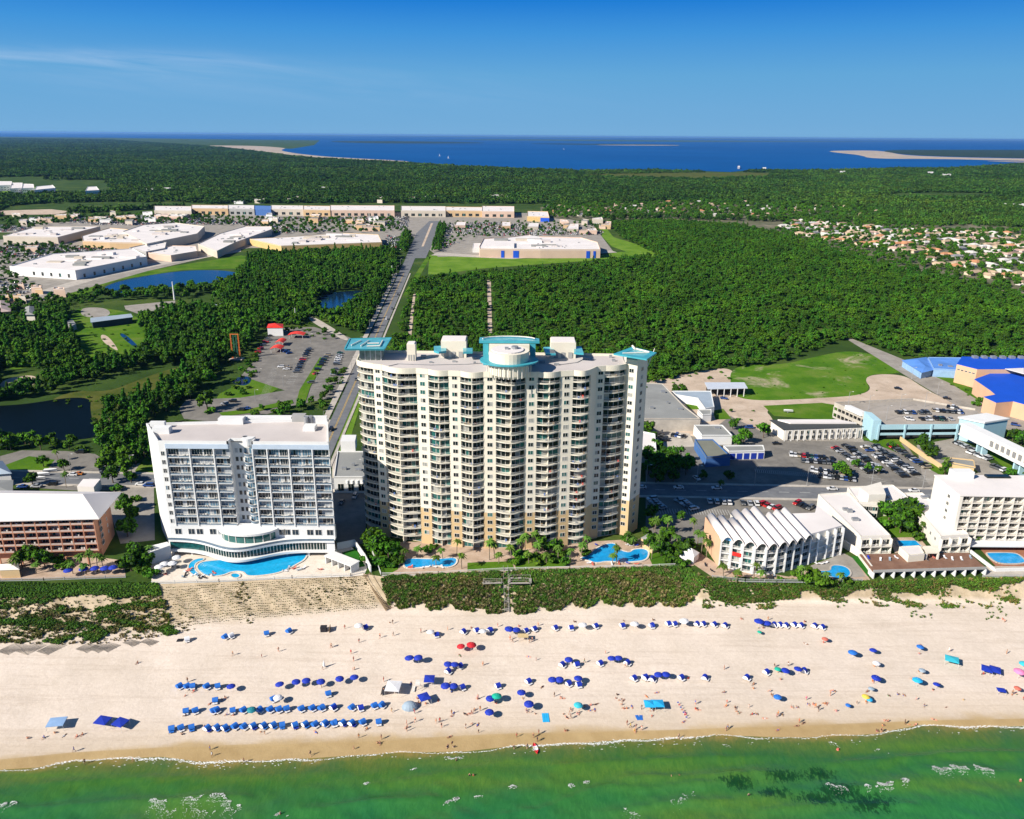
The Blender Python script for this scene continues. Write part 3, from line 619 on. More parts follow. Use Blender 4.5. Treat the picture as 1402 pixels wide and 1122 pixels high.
class Fac:
    """a wall line from A to B (local to the thing), outward normal towards side sgn"""
    def __init__(s, A, B, out=None):
        s.A = A; s.L = math.hypot(B[0]-A[0], B[1]-A[1]); s.u = ((B[0]-A[0])/s.L, (B[1]-A[1])/s.L)
        s.n = (s.u[1], -s.u[0])
        if out is not None and s.n[0]*out[0]+s.n[1]*out[1] < 0: s.n = (-s.n[0], -s.n[1])
    def p(s, a, d=0.0): return (s.A[0]+s.u[0]*a+s.n[0]*d, s.A[1]+s.u[1]*a+s.n[1]*d)
    def box(s, mb, a0, a1, d0, d1, z0, z1, mi=0): mb.prism([s.p(a0, d0), s.p(a1, d0), s.p(a1, d1), s.p(a0, d1)], z0, z1, mi)
def win(fc, a0, a1, z0, z1, d=0.03, kind=None, mull=1, rng=random, deep=0.06):
    """one window: white frame, dark or curtained panes"""
    mb = MB(); k = kind if kind is not None else rng.choices([1, 2, 3], [0.6, 0.28, 0.12])[0]
    f = 0.09; fc.box(mb, a0, a1, d-0.05, d+deep, z0, z0+f, 0); fc.box(mb, a0, a1, d-0.05, d+deep, z1-f, z1, 0)
    n = mull+1
    for i in range(n+1):
        x = a0+(a1-a0-f)*i/n; fc.box(mb, x, x+f, d-0.05, d+deep, z0+f, z1-f, 0)
    for i in range(n):
        x0 = a0+f+(a1-a0-f)*i/n; x1 = a0+(a1-a0-f)*(i+1)/n
        kk = k if rng.random() < 0.8 else rng.choice([1, 1, 2, 3])
        fc.box(mb, x0, x1, d-0.04, d, z0+f, z1-f, kk)
    return mb
# ================================================================ the cream condominium tower
def tower():
    NF, FP, ZB = 21, 3.08, 3.3; REC = 0.7; ZR = ZB+NF*FP
    def Yc(px): q = (px-687)/197.0; return 281.0-12.0*(1-q*q)
    O = (-4.0, 285.0)
    root = thing('condominium_tower', 'tall cream condominium tower with curved balconies and turquoise rooftop canopies', 'apartment tower', (O[0], O[1], 0))
    def P(px, off=0.0):
        Y = Yc(px)+off; X, _ = atY(px, 511, Y); return (X-O[0], Y-O[1])
    bays = [('B', 491, 511, 1.3, 4.0), ('W', 511, 523, 0, 0), ('P', 523, 570, 2.3, 0.5), ('W', 570, 586, 0, 0), ('B', 586, 614, 1.3, 0),
            ('W', 614, 630, 0, 0), ('P', 630, 662, 1.7, 0.5), ('W', 662, 679, 0, 0), ('P', 679, 720, 2.2, 0.5), ('W', 720, 736, 0, 0),
            ('B', 736, 768, 1.4, 0), ('W', 768, 785, 0, 0), ('B', 785, 809, 1.5, 0), ('W', 817, 828, 0, 3.2), ('B', 828, 857, 1.0, 3.2)]
    core = []; eaves = []; balc = []; wins = []; glaz = []; parts_ = []
    rg = random.Random(11)
    for i, (ty, p0, p1, bow, off) in enumerate(bays):
        if ty == 'P': off = 0
        A = P(p0, off if i != 0 else 3.5); B = P(p1, off if i != 0 else 0.3)
        fc = Fac(A, B, (0, -1)); L = fc.L
        if ty == 'W':
            core += [A, B]; eaves += [fc.p(0, .25), fc.p(L, .25)]
            c0 = L/2
            for k in range(NF):
                z = ZB+k*FP
                wins.append((k, win(fc, c0-0.95, c0+0.95, z+0.85, z+2.45, 0.03, rng=rg)))
            continue
        core += [A, fc.p(0.01, -REC), fc.p(L-0.01, -REC), B]
        pts = []
        n = 12
        for j in range(n+1):
            t = j/n
            if ty == 'P': 
                h = bow*(1-abs(t-0.52)/0.52 if t < 0.52 else 1-abs(t-0.52)/0.48); h = bow*(0.15*math.sin(math.pi*t)+0.85*math.sin(math.pi/2*min(1, h/bow)))
            elif i == 0: h = bow*math.sin(math.pi*(0.15+0.85*t))*0.9+1.2*(1-t)*0
            else: h = bow*math.sin(math.pi*t)
            pts.append(fc.p(L*t, h+0.15))
        eaves += pts
        inn = [fc.p(L, -REC-.05), fc.p(0, -REC-.05)]
        for k in range(NF):
            z = ZB+k*FP; mb = MB(); mb.prism(pts+inn, z-0.20, z, 0)
            for q0, q1 in zip(pts, pts[1:]):
                mb.obox(q0, q1, 0.12, z+0.002, z+0.16, 0, off=0.10)
                nb_ = max(1, int(math.hypot(q1[0]-q0[0], q1[1]-q0[1])/.26))
                for b_ in range(nb_): x, y = q0[0]+(q1[0]-q0[0])*b_/nb_, q0[1]+(q1[1]-q0[1])*b_/nb_; mb.add([(x-.035, y, z+.16), (x+.035, y, z+.16), (x+.035, y, z+1.0), (x-.035, y, z+1.0)], [(0, 1, 2, 3)], 6)
            for q0, q1 in zip(pts, pts[1:]): mb.bar((q0[0], q0[1], z+1.02), (q1[0], q1[1], z+1.02), 0.04, 4, 1)
            for q0 in pts[::2]: mb.bar((q0[0], q0[1], z+0.5), (q0[0], q0[1], z+1.02), 0.03, 4, 1)
            # chairs and odd belongings standing on the balcony
            if rg.random() < 0.55:
                for _ in range(rg.randint(1, 3)):
                    a = rg.uniform(0.15, 0.85)*L; x, y = fc.p(a, 0.2); mb.box(x-.3, x+.3, y-.3, y+.3, z+0.01, z+rg.uniform(.5, 1.0), rg.choice([2, 2, 3, 4]) if rg.random() < .9 else 5)
            balc.append((k, mb))
            nseg = 2 if ty == 'P' else 1; nm = 4 if L/nseg > 5.5 else 3
            for s_ in range(nseg):
                a0 = 0.25+L*s_/nseg; a1 = L*(s_+1)/nseg-0.25; gm = MB()
                m_ = nm
                fc.box(gm, a0, a1, -REC-.02, -REC+.06, z+2.65, z+FP-0.31, 0)
                kk = rg.choices([1, 2, 3], [0.78, 0.17, 0.05])[0]
                for j in range(m_):
                    x0 = a0+(a1-a0)*j/m_; x1 = a0+(a1-a0)*(j+1)/m_
                    fc.box(gm, x0, x0+0.12, -REC-.02, -REC+.1, z, z+2.65, 0)
                    fc.box(gm, x0+0.12, x1, -REC-.02, -REC+.04, z, z+2.65, kk if rg.random() < .75 else rg.choice([1, 1, 2, 3]))
                glaz.append((k, gm))
        if ty == 'P':   # party wall between the two flats, carried down as a slim column
            pm = MB(); fc.box(pm, L*0.52-0.14, L*0.52+0.14, -REC, bow+0.02, 0, ZR, 0); parts_.append(pm)
        elif i in (4, 10):
            pm = MB(); fc.box(pm, L*0.52-0.12, L*0.52+0.12, -REC, 0.6, 0, ZR, 0); parts_.append(pm)
    back = [P(857, 17), P(640, 27), P(500, 18), P(493, 12)]
    corep = core+back
    w = MB(); w.prism(corep, ZB+4*FP-0.6, ZR, 0); w.build('wall', [M_CREAM], root)
    w = MB(); w.prism(corep, 0, ZB+4*FP-0.6, 0); w.build('lower_wall', [M_TAN], root, label='tan painted lower storeys')
    top = eaves+back
    w = MB(); w.prism(top, ZR, ZR+0.35, 0, 1)
    n = len(top)
    for j in range(n):
        q0, q1 = top[j], top[(j+1) % n]
        if math.hypot(q1[0]-q0[0], q1[1]-q0[1]) > 0.05: w.obox(q0, q1, 0.35, ZR-0.9 if j < len(eaves)-1 else ZR, ZR+1.15, 0, off=0.17)
    w.build('roof', [M_CREAM, M_ROOF], root)
    BM = [M_RAIL, M_FRAME, M_METAL, mat('towel_blue', (0.05, 0.12, 0.35)), mat('wicker', (0.25, 0.17, 0.1)), mat('red_cloth', (0.55, 0.05, 0.03)), mat('baluster_grey', (.40, .41, .37), .6)]
    balc.sort(key=lambda t: -t[0]); glaz.sort(key=lambda t: -t[0]); wins.sort(key=lambda t: -t[0])
    emit(root, 'balcony', [b for _, b in balc], BM)
    emit(root, 'balcony_window', [b for _, b in glaz], WM)
    emit(root, 'window', [b for _, b in wins], WM)
    emit(root, 'column', parts_, [M_CREAM])
    # corner pier with windows, turned 45 degrees
    pf, pl, pr = P(872, 0.5), P(857, 4.0), P(886, 5.5); pb = (pf[0]+1.5, pf[1]+14); pbl = (pl[0]+1, pl[1]+12)
    w = MB(); w.prism([pl, pf, pr, pb, pbl], 0, ZB+4*FP-0.6, 1); w.prism([pl, pf, pr, pb, pbl], ZB+4*FP-0.6, ZR+2.6, 0); w.build('corner_pier', [M_CREAM, M_TAN], root)
    pw = []
    for q0, q1 in ((pl, pf), (pf, pr)):
        fc = Fac(q0, q1, (0, -1))
        for k in range(NF): pw.append(win(fc, fc.L/2-0.9, fc.L/2+0.9, ZB+k*FP+0.85, ZB+k*FP+2.4, 0.03, rng=rg))
    emit(root, 'pier_window', pw, WM)
    # ground floor glazing between posts
    for i, (ty, p0, p1, bow, off) in enumerate(bays):
        if ty == 'W' or i in (0,): continue
        fc = Fac(P(p0, off if ty != 'P' else 0), P(p1, off if ty != 'P' else 0), (0, -1)); win(fc, 0.4, fc.L-0.4, 0.3, 2.7, -REC+.05, 2, 4, rg).build('shopfront_window', WM, root)
    # roof structures; measured on the roof plane
    def RZ(px, py, z=ZR+0.35): a = G(px, py, z); return (a[0]-O[0], a[1]-O[1])
    # left glazed lantern with slanting turquoise canopy
    w = MB(); a = RZ(493, 493.5); b = RZ(522, 493.5); w.prism([a, b, (b[0], b[1]+7), (a[0], a[1]+7)], ZR+0.36, ZR+4.9, 0)
    for t in (0, .25, .5, .75, 1): x = a[0]+(b[0]-a[0])*t; w.box(x-.12, x+.12, a[1]-.12, a[1], ZR+.36, ZR+4.9, 1)
    w.build('stair_lantern', [mat('pale_green_glazing', (0.22, 0.27, 0.23), 0.3, 0.4, 0.6, coord='World'), M_FRAME], root)
    def canopy(pts, z, th=0.45, frame=True, nm='canopy', matl=None):
        w = MB(); q = [RZ(x, y, z) for x, y in pts]; w.prism(q, z-th, z, 0, 1)
        if frame:
            m_ = len(q)
            for j in range(m_): w.obox(q[j], q[(j+1) % m_], 0.5, z+0.003, z+0.22, 0, off=0)
        w.build(nm, matl or [M_TEAL, M_TEALG], root)
    canopy([(472,478.5),(479,464.5),(535.5,463),(526,478.5)], ZR+5.4)
    w = MB()
    for a, b in (((481,473),(494,466.5)), ((502,474.5),(520,474.0)), ((520,474.0),(524,466.5)), ((503,470.5),(519,470.3)), ((494,474.0),(505,466.5))):
        p, q = RZ(*a, ZR+5.7), RZ(*b, ZR+5.7); w.bar((*p, ZR+5.75), (*q, ZR+5.75), 0.22, 6)
    w.build('canopy_frame', [M_WARMW], root)
    def blockr(x0, x1, yb, ztop, dep, nm, m1=M_CREAM):
        a, b = RZ(x0, yb), RZ(x1, yb); w = MB(); w.prism([a, b, (b[0], b[1]+dep), (a[0], a[1]+dep)], ZR+.36, ztop, 0, 0)
        y0 = a[1]; w.box(a[0]+.3, b[0]-.3, y0+.3, y0+dep-.3, ztop+0.002, ztop+0.35, 1)
        for (xa, xb) in ((0.12, 0.3), (0.42, 0.56), (0.7, 0.86)): w.box(a[0]+(b[0]-a[0])*xa, a[0]+(b[0]-a[0])*xb, y0-.05, y0-0.003, ZR+0.5, ZR+2.7, 2)
        w.build(nm, [m1, M_ROOFW, M_GREYW], root); return a, b
    blockr(604, 638.5, 490, ZR+6.6, 8, 'penthouse'); blockr(754, 788, 491, ZR+6.4, 8, 'penthouse')
    for pts in ([(594,474),(611,473.5),(611,480.5),(601,482),(594,480)], [(634,477),(647,476.5),(647,481.5),(634,482)],
                [(744,475.5),(756,475),(761,484),(747,484)], [(786,475),(796,474.5),(799,483.5),(786,482.5)]): canopy(pts, ZR+4.0, 0.8, False)
    blockr(557.5, 569, 494.5, ZR+6.6, 4, 'lift_tower')
    # central drum with the turquoise ring, posts and fan canopy behind
    c = RZ(697, 492.5, ZR+4.9); w = MB(); w.cyl(c[0], c[1], ZR+.36, ZR+8.3, 7.0, n=32, mi=0); w.cyl(c[0]-.5, c[1], ZR+8.303, ZR+8.7, 5.6, n=28, mi=1)
    w.build('roof_drum', [M_CREAM, M_ROOFW], root, False)
    w = MB(); N_ = 48
    for zt in (0,):
        o = []
        for j in range(N_):
            a = 2*math.pi*j/N_; ca, sa = math.cos(a), math.sin(a); w.v += [(c[0]+7.02*ca, c[1]+7.02*sa, ZR+4.9), (c[0]+10.2*ca, c[1]+8.4*sa, ZR+4.9), (c[0]+10.2*ca, c[1]+8.4*sa, ZR+4.45), (c[0]+7.02*ca, c[1]+7.02*sa, ZR+4.45)]
        for j in range(N_):
            p, q = 4*j, 4*((j+1) % N_)
            w.f += [[p, p+1, q+1, q], [p+1, p+2, q+2, q+1], [p+2, p+3, q+3, q+2]]; w.m += [0, 0, 0]
    w.build('canopy_ring', [M_TEAL], root)
    w = MB()
    for j in range(13):
        a = math.radians(200+j*11.5); x, y = c[0]+8.2*math.cos(a), c[1]+7.6*math.sin(a); w.bar((x, y, ZR-.2), (x, y, ZR+4.2), 0.16, 5)
    w.build('ring_post', [M_WARMW], root)
    w = MB(); w.box(c[0]-5, c[0]+4, c[1]-4.5, c[1]+2, ZR+.4, ZR+1.2, 0); w.build('plinth', [M_TAN], root)
    w = MB(); w.prism([(c[0]-7.2, c[1]+7.2), (c[0]+7.2, c[1]+7.2), (c[0]+7.2, c[1]+13), (c[0]-7.2, c[1]+13)], ZR+.36, ZR+8.2); w.build('penthouse', [M_CREAM], root)
    w = MB(); w.prism([(c[0]-10.8, c[1]+9.0), (c[0]-10.8, c[1]+14.2), (c[0]-4, c[1]+16.0), (c[0]+5, c[1]+16.0), (c[0]+10.8, c[1]+13.0), (c[0]+10.8, c[1]+9.2)], ZR+8.4, ZR+9.3, 0, 1)
    w.box(c[0]-9.4, c[0]-7.4, c[1]+8.6, c[1]+8.9, ZR+.4, ZR+8.3, 0); w.box(c[0]+7.4, c[0]+9.4, c[1]+8.6, c[1]+8.9, ZR+.4, ZR+8.3, 0)
    w.build('canopy', [M_TEAL, M_TEALG], root)
    w = MB()
    for j in range(9):
        a0 = math.pi*(0.08+0.10*j); a1 = a0+math.pi*0.10; w.bar((c[0]-0+9.6*math.cos(a0), c[1]+10+4.3*math.sin(a0), ZR+9.75), (c[0]+9.6*math.cos(a1), c[1]+10+4.3*math.sin(a1), ZR+9.75), .22, 5)
    w.build('canopy_frame', [M_WARMW], root)
    w = MB(); w.cyl(c[0]+2, c[1]+.5, ZR+8.71, ZR+9.6, 1.2, n=12); w.box(c[0]-1.5, c[0]-.2, c[1]-1, c[1]+.6, ZR+8.71, ZR+9.3); w.build('air_conditioner', [M_METAL], root)
    # right corner canopy, an open turquoise kite on brackets
    z = ZR+5.4; q = [RZ(*p_, z) for p_ in ((840,484.5),(866,475),(899,483),(885.5,492))]
    w = MB(); m_ = 4; ce = (sum(a[0] for a in q)/4, sum(a[1] for a in q)/4)
    inn = [(ce[0]+(a[0]-ce[0])*.62, ce[1]+(a[1]-ce[1])*.62) for a in q]
    for j in range(4):
        k = (j+1) % 4; w.prism([q[j], q[k], inn[k], inn[j]], z-.5, z, 0)
    w.prism(inn, z-.3, z-.1, 1); w.build('canopy', [M_TEAL, M_TEALG], root)
    w = MB(); w.bar((*inn[1], z+.2), (*inn[2], z+.2), .3, 6); w.bar((*inn[0], z+.1), (*inn[2], z+.1), .2, 6); w.bar((*q[1], z+.3), ((q[1][0]+ce[0])/2, (q[1][1]+ce[1])/2, z+.3), .4, 6)
    for a in (pl, pf, pr): w.bar((a[0], a[1], ZR-1.5), (ce[0]+(a[0]-ce[0])*1.5, ce[1]+(a[1]-ce[1])*1.3, z-.5), .15, 5)
    w.build('canopy_frame', [M_WARMW], root)
    # clutter: vents, pipes, cable runs
    rr_ = random.Random(4)
    for px, py in ((590,497),(622,496),(650,498),(742,497),(762,500),(803,492),(812,493),(836,490),(580,490),(650,491),(840,495),(730,488)):
        a = RZ(px, py); w = MB(); s_ = rr_.uniform(.4, 1.1); w.box(a[0]-s_, a[0]+s_, a[1]-s_*.7, a[1]+s_*.7, ZR+.353, ZR+.353+rr_.uniform(.4, 1.1)); w.build('roof_vent', [M_METAL], root)
    w = MB()
    for a, b in (((532,502),(545,499)), ((545,499),(590,500.5)), ((590,500.5),(640,499.5)), ((640,499.5),(660,498)), ((760,501),(790,497)), ((790,497),(800,492))):
        p, q2 = RZ(*a), RZ(*b); w.bar((*p, ZR+.5), (*q2, ZR+.5), .12, 4)
    w.build('roof_pipe', [M_METAL], root)
    return root
tower()
# ================================================================ the white hotel with the lagoon pool
def hotel():
    ZT, NF, FP = 43.0, 9, 3.31; Z0 = ZT-1.6-NF*FP     # lowest guest floor
    O = (-97.0, 276.0)
    root = thing('beach_hotel', 'white beach hotel with blue tinted glass balconies and a wavy glazed lower storey', 'hotel', (O[0], O[1], 0))
    def R(px, py, z=ZT): a = G(px, py, z); return (a[0]-O[0], a[1]-O[1])
    FLp, FRp, BRp, BLp = R(217, 611), R(451.5, 608), R(449, 577), R(201, 584)
    rg = random.Random(5)
    fy = (FLp[1]+FRp[1])/2
    def X(px): return atY(px, 611, fy+O[1])[0]-O[0]
    xs_ = {k: X(180+v/4.1235) for k, v in dict(a=150, b=190, c=323, d=460, e=545, f=575, g=612, h=680, i=762, j=885, k=1018, l=1115).items()}
    D = 3.0
    poly = [(xs_['a'], fy+.0), (xs_['b'], fy), (xs_['b'], fy+1.3), (xs_['e'], fy+1.3), (xs_['e'], fy+D+.6), (xs_['h'], fy+D+.6), (xs_['h'], fy+1.3), (xs_['l']-.3, fy+1.3), (xs_['l']-.3, fy), (xs_['l'], fy), (BRp[0], BRp[1]), (BLp[0], BLp[1])]
    w = MB(); w.prism(poly, 0, ZT, 0); w.build('wall', [M_WHITE], root)
    # parapet
    w = MB(); rp = [(xs_['a'], fy), (xs_['e'], fy), (xs_['e'], fy+D), (xs_['h'], fy+D), (xs_['h'], fy), (xs_['l'], fy), BRp, BLp]
    for j in range(len(rp)):
        w.obox(rp[j], rp[(j+1) % len(rp)], 0.4, ZT+.003, ZT+1.3, 0, off=-.2 if False else 0.2)
    w.build('parapet', [M_WHITE], root)
    w = MB(); w.prism([(xs_['a']+.3, fy+.2), (xs_['e']-.1, fy+.2), (xs_['e']-.1, fy+D), (xs_['h']+.1, fy+D), (xs_['h']+.1, fy+.2), (xs_['l']-.2, fy+.2), (BRp[0]-.2, BRp[1]-.2), (BLp[0]+.3, BLp[1]-.2)], ZT+.02, ZT+.26); w.build('roof', [M_ROOF], root)
    w = MB(); w.box(xs_['b'], xs_['e'], fy-.2, fy+1.35, ZT-1.5, ZT+.2); w.box(xs_['h'], xs_['l'], fy-.2, fy+1.35, ZT-1.5, ZT+.2); w.build('roof_fascia', [mat('pale_blue_soffit', (0.42, 0.50, 0.60), 0.7, 0.06)], root)
    RM = [M_WHITE, mat('rail_glass', (0.13, 0.18, 0.23), 0.2, 0.2, 0.5, coord='World'), M_FRAME]
    bl, wn, pt = [], [], []
    HWM = [M_FRAME, mat('hotel_glass', (0.02, 0.032, 0.045), 0.12, 0.5, 0.5, coord='World', spec=0.6), mat('hotel_blue_glass', (0.09, 0.17, 0.24), 0.12, 0.4, 0.5, coord='World', spec=0.8), mat('hotel_curtain', (0.34, 0.36, 0.38), 0.6, 0.2, 0.5, coord='World')]
    for x0, x1, nb in ((xs_['b'], xs_['c'], 2), (xs_['c'], xs_['d'], 2), (xs_['d'], xs_['e'], 1), (xs_['h'], xs_['i'], 1), (xs_['i'], xs_['j'], 2), (xs_['j'], xs_['k'], 2), (xs_['k'], xs_['l'], 1)):
        fc = Fac((x0, fy), (x1, fy), (0, -1)); L = fc.L
        pm = MB(); fc.box(pm, -.2, .2, -1.3, .35, Z0-.3, ZT-1.5); pt.append(pm)
        for k in range(NF):
            z = Z0+k*FP
            for q in range(nb):
                a0, a1 = L*q/nb+.1, L*(q+1)/nb-.1
                mb = MB(); fc.box(mb, a0-.08, a1+.08, -1.3, .12, z-.24, z, 0); fc.box(mb, a0, a1, .02, .06, z+.003, z+.55, 1); fc.box(mb, a0, a1, .0, .1, z+1.003, z+1.08, 2)
                for t in (0, .25, .5, .75, 1): fc.box(mb, a0+(a1-a0-.08)*t, a0+(a1-a0-.08)*t+.08, -.04, .015, z+.003, z+1.0, 2)
                if rg.random() < .6:
                    for _ in range(2): a = rg.uniform(a0+.5, a1-.9); fc.box(mb, a, a+.6, -1.1, -.5, z+.003, z+.8, 2)
                bl.append((k, mb)); gm = win(fc, a0+.1, a1-.1, z+.05, z+2.75, -1.26, rg.choices([1, 2, 3], [.45, .35, .2])[0], 3, rg); wn.append((k, gm))
    # end and centre plain windows, the centre bay bulging like a column
    fc = Fac((xs_['a'], fy), (xs_['b'], fy), (0, -1)); fc2 = Fac((xs_['e'], fy+D+.6), (xs_['h'], fy+D+.6), (0, -1))
    for k in range(NF):
        z = Z0+k*FP; wn.append((k, win(fc, fc.L*.25, fc.L*.8, z+.6, z+2.3, .03, 1, 1, rg)))
        wn.append((k, win(fc2, fc2.L*.10, fc2.L*.24, z+.5, z+2.3, .03, 1, 0, rg))); wn.append((k, win(fc2, fc2.L*.30, fc2.L*.42, z+.5, z+2.3, .03, 1, 0, rg)))
        wn.append((k, win(fc2, fc2.L*.50, fc2.L*.93, z+.05, z+2.6, .03, 2, 3, rg)))
    gx0, gx1 = (xs_['f']+xs_['g'])/2+1.2, xs_['h']-.3; gc, gr = (gx0+gx1)/2, (gx1-gx0)/2
    for k in range(NF):
        z = Z0+k*FP; arc_ = [(gc-gr*math.cos(math.pi*j/10), fy+D+.6-2.6*math.sin(math.pi*j/10)) for j in range(11)]; mb = MB(); mb.prism(arc_, z-.28, z, 0)
        for q0, q1 in zip(arc_, arc_[1:]): mb.obox(q0, q1, .06, z+.003, z+.95, 1); mb.obox(q0, q1, .1, z+.953, z+1.03, 2)
        bl.append((k, mb))
    w = MB(); w.box(gx1-.5, gx1, fy+D-.9, fy+D+.58, Z0, ZT); w.build('centre_fin', [M_WHITE], root)
    w = MB(); w.prism([(gc-gr*1.15*math.cos(math.pi*j/12), fy+D+1.6-3.2*math.sin(math.pi*j/12)) for j in range(13)], ZT-.9, ZT+1.5); w.build('curved_crown', [M_WHITE], root)
    bl.sort(key=lambda t: -t[0]); wn.sort(key=lambda t: -t[0])
    emit(root, 'balcony', [b for _, b in bl], RM); emit(root, 'window', [b for _, b in wn], HWM); emit(root, 'partition', pt, [M_WHITE])
    # plain storey under the rooms
    fc = Fac((xs_['a'], fy), (xs_['l'], fy), (0, -1))
    w = MB(); fc.box(w, .02, fc.L-.02, -2, .05, 2.3, Z0-.29); w.build('lower_storey_wall', [M_WHITE], root)
    for t in (.03, .11, .16, .24, .29, .66, .69, .74, .83, .88, .95): win(fc, fc.L*t, fc.L*t+2.4, Z0-3.9, Z0-1.6, .08, 1, 1, rg).build('window', HWM, root)
    # curved terrace, wavy ribbon of glass and the bow-fronted lounge
    def wavy(t, a, b): return a+b*math.exp(-((t-.44)/.2)**2)*1.0 + (-1.2 if t < .2 else 0)*0
    n = 60
    def ribbon(z0, z1, d0, dm, mi=0, w=None, xa=0.0, xb=1.0):
        w = w or MB(); pts = [fc.p(fc.L*(xa+(xb-xa)*j/n), wavy(xa+(xb-xa)*j/n, d0, dm)) for j in range(n+1)]
        w.prism(pts+[fc.p(fc.L*xb, -1.9), fc.p(fc.L*xa, -1.9)], z0, z1, mi); return w
    ribbon(5.9, 6.6, 2.4, 7.4).build('terrace_slab', [M_WHITE], root)
    w = MB(); pts = [fc.p(fc.L*j/n, wavy(j/n, 2.3, 7.3)) for j in range(n+1)]
    for q0, q1 in zip(pts, pts[1:]): w.obox(q0, q1, .06, 6.603, 7.5)
    w.build('terrace_rail', [RM[1]], root)
    ribbon(2.7, 5.9, 1.5, 6.6).build('ribbon_glass', [mat('sea_green_glass', (0.008, 0.07, 0.07), 0.12, 0.5, 0.8, coord='World', spec=0.6)], root)
    w = MB(); N2 = 84; pts = [fc.p(fc.L*(.22+.75*j/N2), wavy(.22+.75*j/N2, 1.5, 6.6)+.06) for j in range(N2+1)]
    for j, q0 in enumerate(pts): w.box(q0[0]-.09, q0[0]+.09, q0[1]-.09, q0[1]+.05, 2.7, 5.9, 0 if j % 2 else 1)
    w.build('mullion', [M_FRAME, M_GL], root)
    ribbon(1.9, 2.7, 2.6, 7.6).build('lower_slab', [M_WHITE], root)
    for t in (0.005, .12, .25, .70, .83): w = MB(); fc.box(w, fc.L*t, fc.L*t+.7, 1.0, 1.7, 0, 1.9); w.build('column', [M_WHITE], root)
    w = MB(); fc.box(w, fc.L*.95, fc.L*1.0, -1, 1.7, 0, 5.9); w.build('end_pier', [M_WHITE], root)
    w = MB(); fc.box(w, .3, fc.L*.93, -.2, .1, .1, 1.9); w.build('ground_floor_glass', [M_GL], root)
    # lounge: flat disc roof over a curved window wall
    cx, cy = fc.p(fc.L*.475, -1.5); 
    def arc(r, ry, a0=200, a1=340, n=24): return [(cx+r*math.cos(math.radians(a0+(a1-a0)*j/n)), cy+ry*math.sin(math.radians(a0+(a1-a0)*j/n))) for j in range(n+1)]
    w = MB(); w.prism(arc(11.2, 7.2, 180, 360)+[(cx+7, cy+3), (cx-8, cy+3)], 9.8, 10.6, 0, 1); w.build('lounge_roof', [M_WHITE, M_WHITE], root)
    w = MB(); q = arc(10.2, 6.2, 195, 345); w.prism(q, 6.65, 9.8, 0); w.build('lounge_window', [M_GLT], root)
    w = MB()
    for a in q[::3]: w.box(a[0]-.12, a[0]+.12, a[1]-.15, a[1]+.1, 6.65, 9.8)
    w.build('lounge_mullion', [M_FRAME], root)
    # roof plant
    def RB(x0, x1, yb, dep, h, nm, mt=M_WHITE, skew=0):
        a, b = R(x0, yb), R(x1, yb); w = MB(); w.prism([a, b, (b[0], b[1]+dep), (a[0], a[1]+dep)], ZT+.01, ZT+h, 0); return w.build(nm, [mt], root)
    RB(299, 333, 582.5, 3.5, 2.6, 'plant_room'); RB(333, 399, 578.5, 2.5, 2.0, 'plant_screen'); RB(400, 418, 579, 2.5, 3.0, 'plant_room', M_GREYW)
    RB(418, 448, 582, 1.0, 3.4, 'plant_room'); RB(415, 431, 592, 4, 2.0, 'plant_room'); RB(209, 232, 595.5, 3, 2.6, 'plant_room'); RB(206, 226, 588, 1.5, 2.8, 'plant_screen')
    for px, py in ((420, 583), (426, 582), (218, 586), (336, 603)):
        a = R(px, py); w = MB(); w.cyl(a[0], a[1], ZT+.01, ZT+3.6 if px > 400 else ZT+1.5, .9, n=12); w.build('extractor_fan', [M_METAL], root)
    # single-storey side wing to the left with a white roof, and side terrace
    def Gz(px, py, z): a = G(px, py, z); return (a[0]-O[0], a[1]-O[1])
    w = MB(); w.prism([Gz(200,749,5), Gz(203,757,5), Gz(233,747,5), Gz(229,742,5)], 0, 5.0, 0); w.build('side_pavilion', [M_WHITE], root)
    return root
hotel()
# ================================================================ other buildings, measured roof by roof
def bthing(name, label, cat, roof_px, z, group=None, mid=None):
    P = GP(roof_px, z); cx = sum(p[0] for p in P)/len(P); cy = sum(p[1] for p in P)/len(P)
    r = thing(name, label, cat, (cx, cy, 0), 0, group)
    return r, [(x-cx, y-cy) for x, y in P], (cx, cy)
def roofed(name, label, roof_px, z, wallm, roofm, cat='building', eave=0.0, parapet=0.5, group=None, vents=0, seed=1):
    r, P, O = bthing(name, label, cat, roof_px, z, group)
    w = MB(); w.prism(P, 0, z, 0); w.build('wall', [wallm], r)
    if eave:
        c = (sum(p[0] for p in P)/len(P), sum(p[1] for p in P)/len(P)); Q_ = []
        for x, y in P: l = math.hypot(x-c[0], y-c[1]) or 1; Q_.append((x+(x-c[0])/l*eave, y+(y-c[1])/l*eave))
        P2 = Q_
    else: P2 = P
    w = MB(); w.prism(P2, z+.003, z+.3, 0)
    if parapet:
        n = len(P2); a = sum(P2[i][0]*P2[(i+1)%n][1]-P2[(i+1)%n][0]*P2[i][1] for i in range(n))
        for i in range(n): w.obox(P2[i], P2[(i+1) % n], .35, z+.303, z+.303+parapet, 1, off=.2 if a > 0 else -.2)
    w.build('roof', [roofm, wallm], r)
    rg = random.Random(seed); n = len(P)
    for i in range(vents):
        v_ = rg.choice(P); q_ = rg.uniform(.05, .78); x, y = v_[0]*q_, v_[1]*q_
        s = rg.uniform(.6, 1.5); w = MB(); w.box(x-s, x+s, y-s*.7, y+s*.7, z+.31, z+.31+rg.uniform(.6, 1.4)); w.build('roof_vent', [M_METAL], r)
    return r, P, O
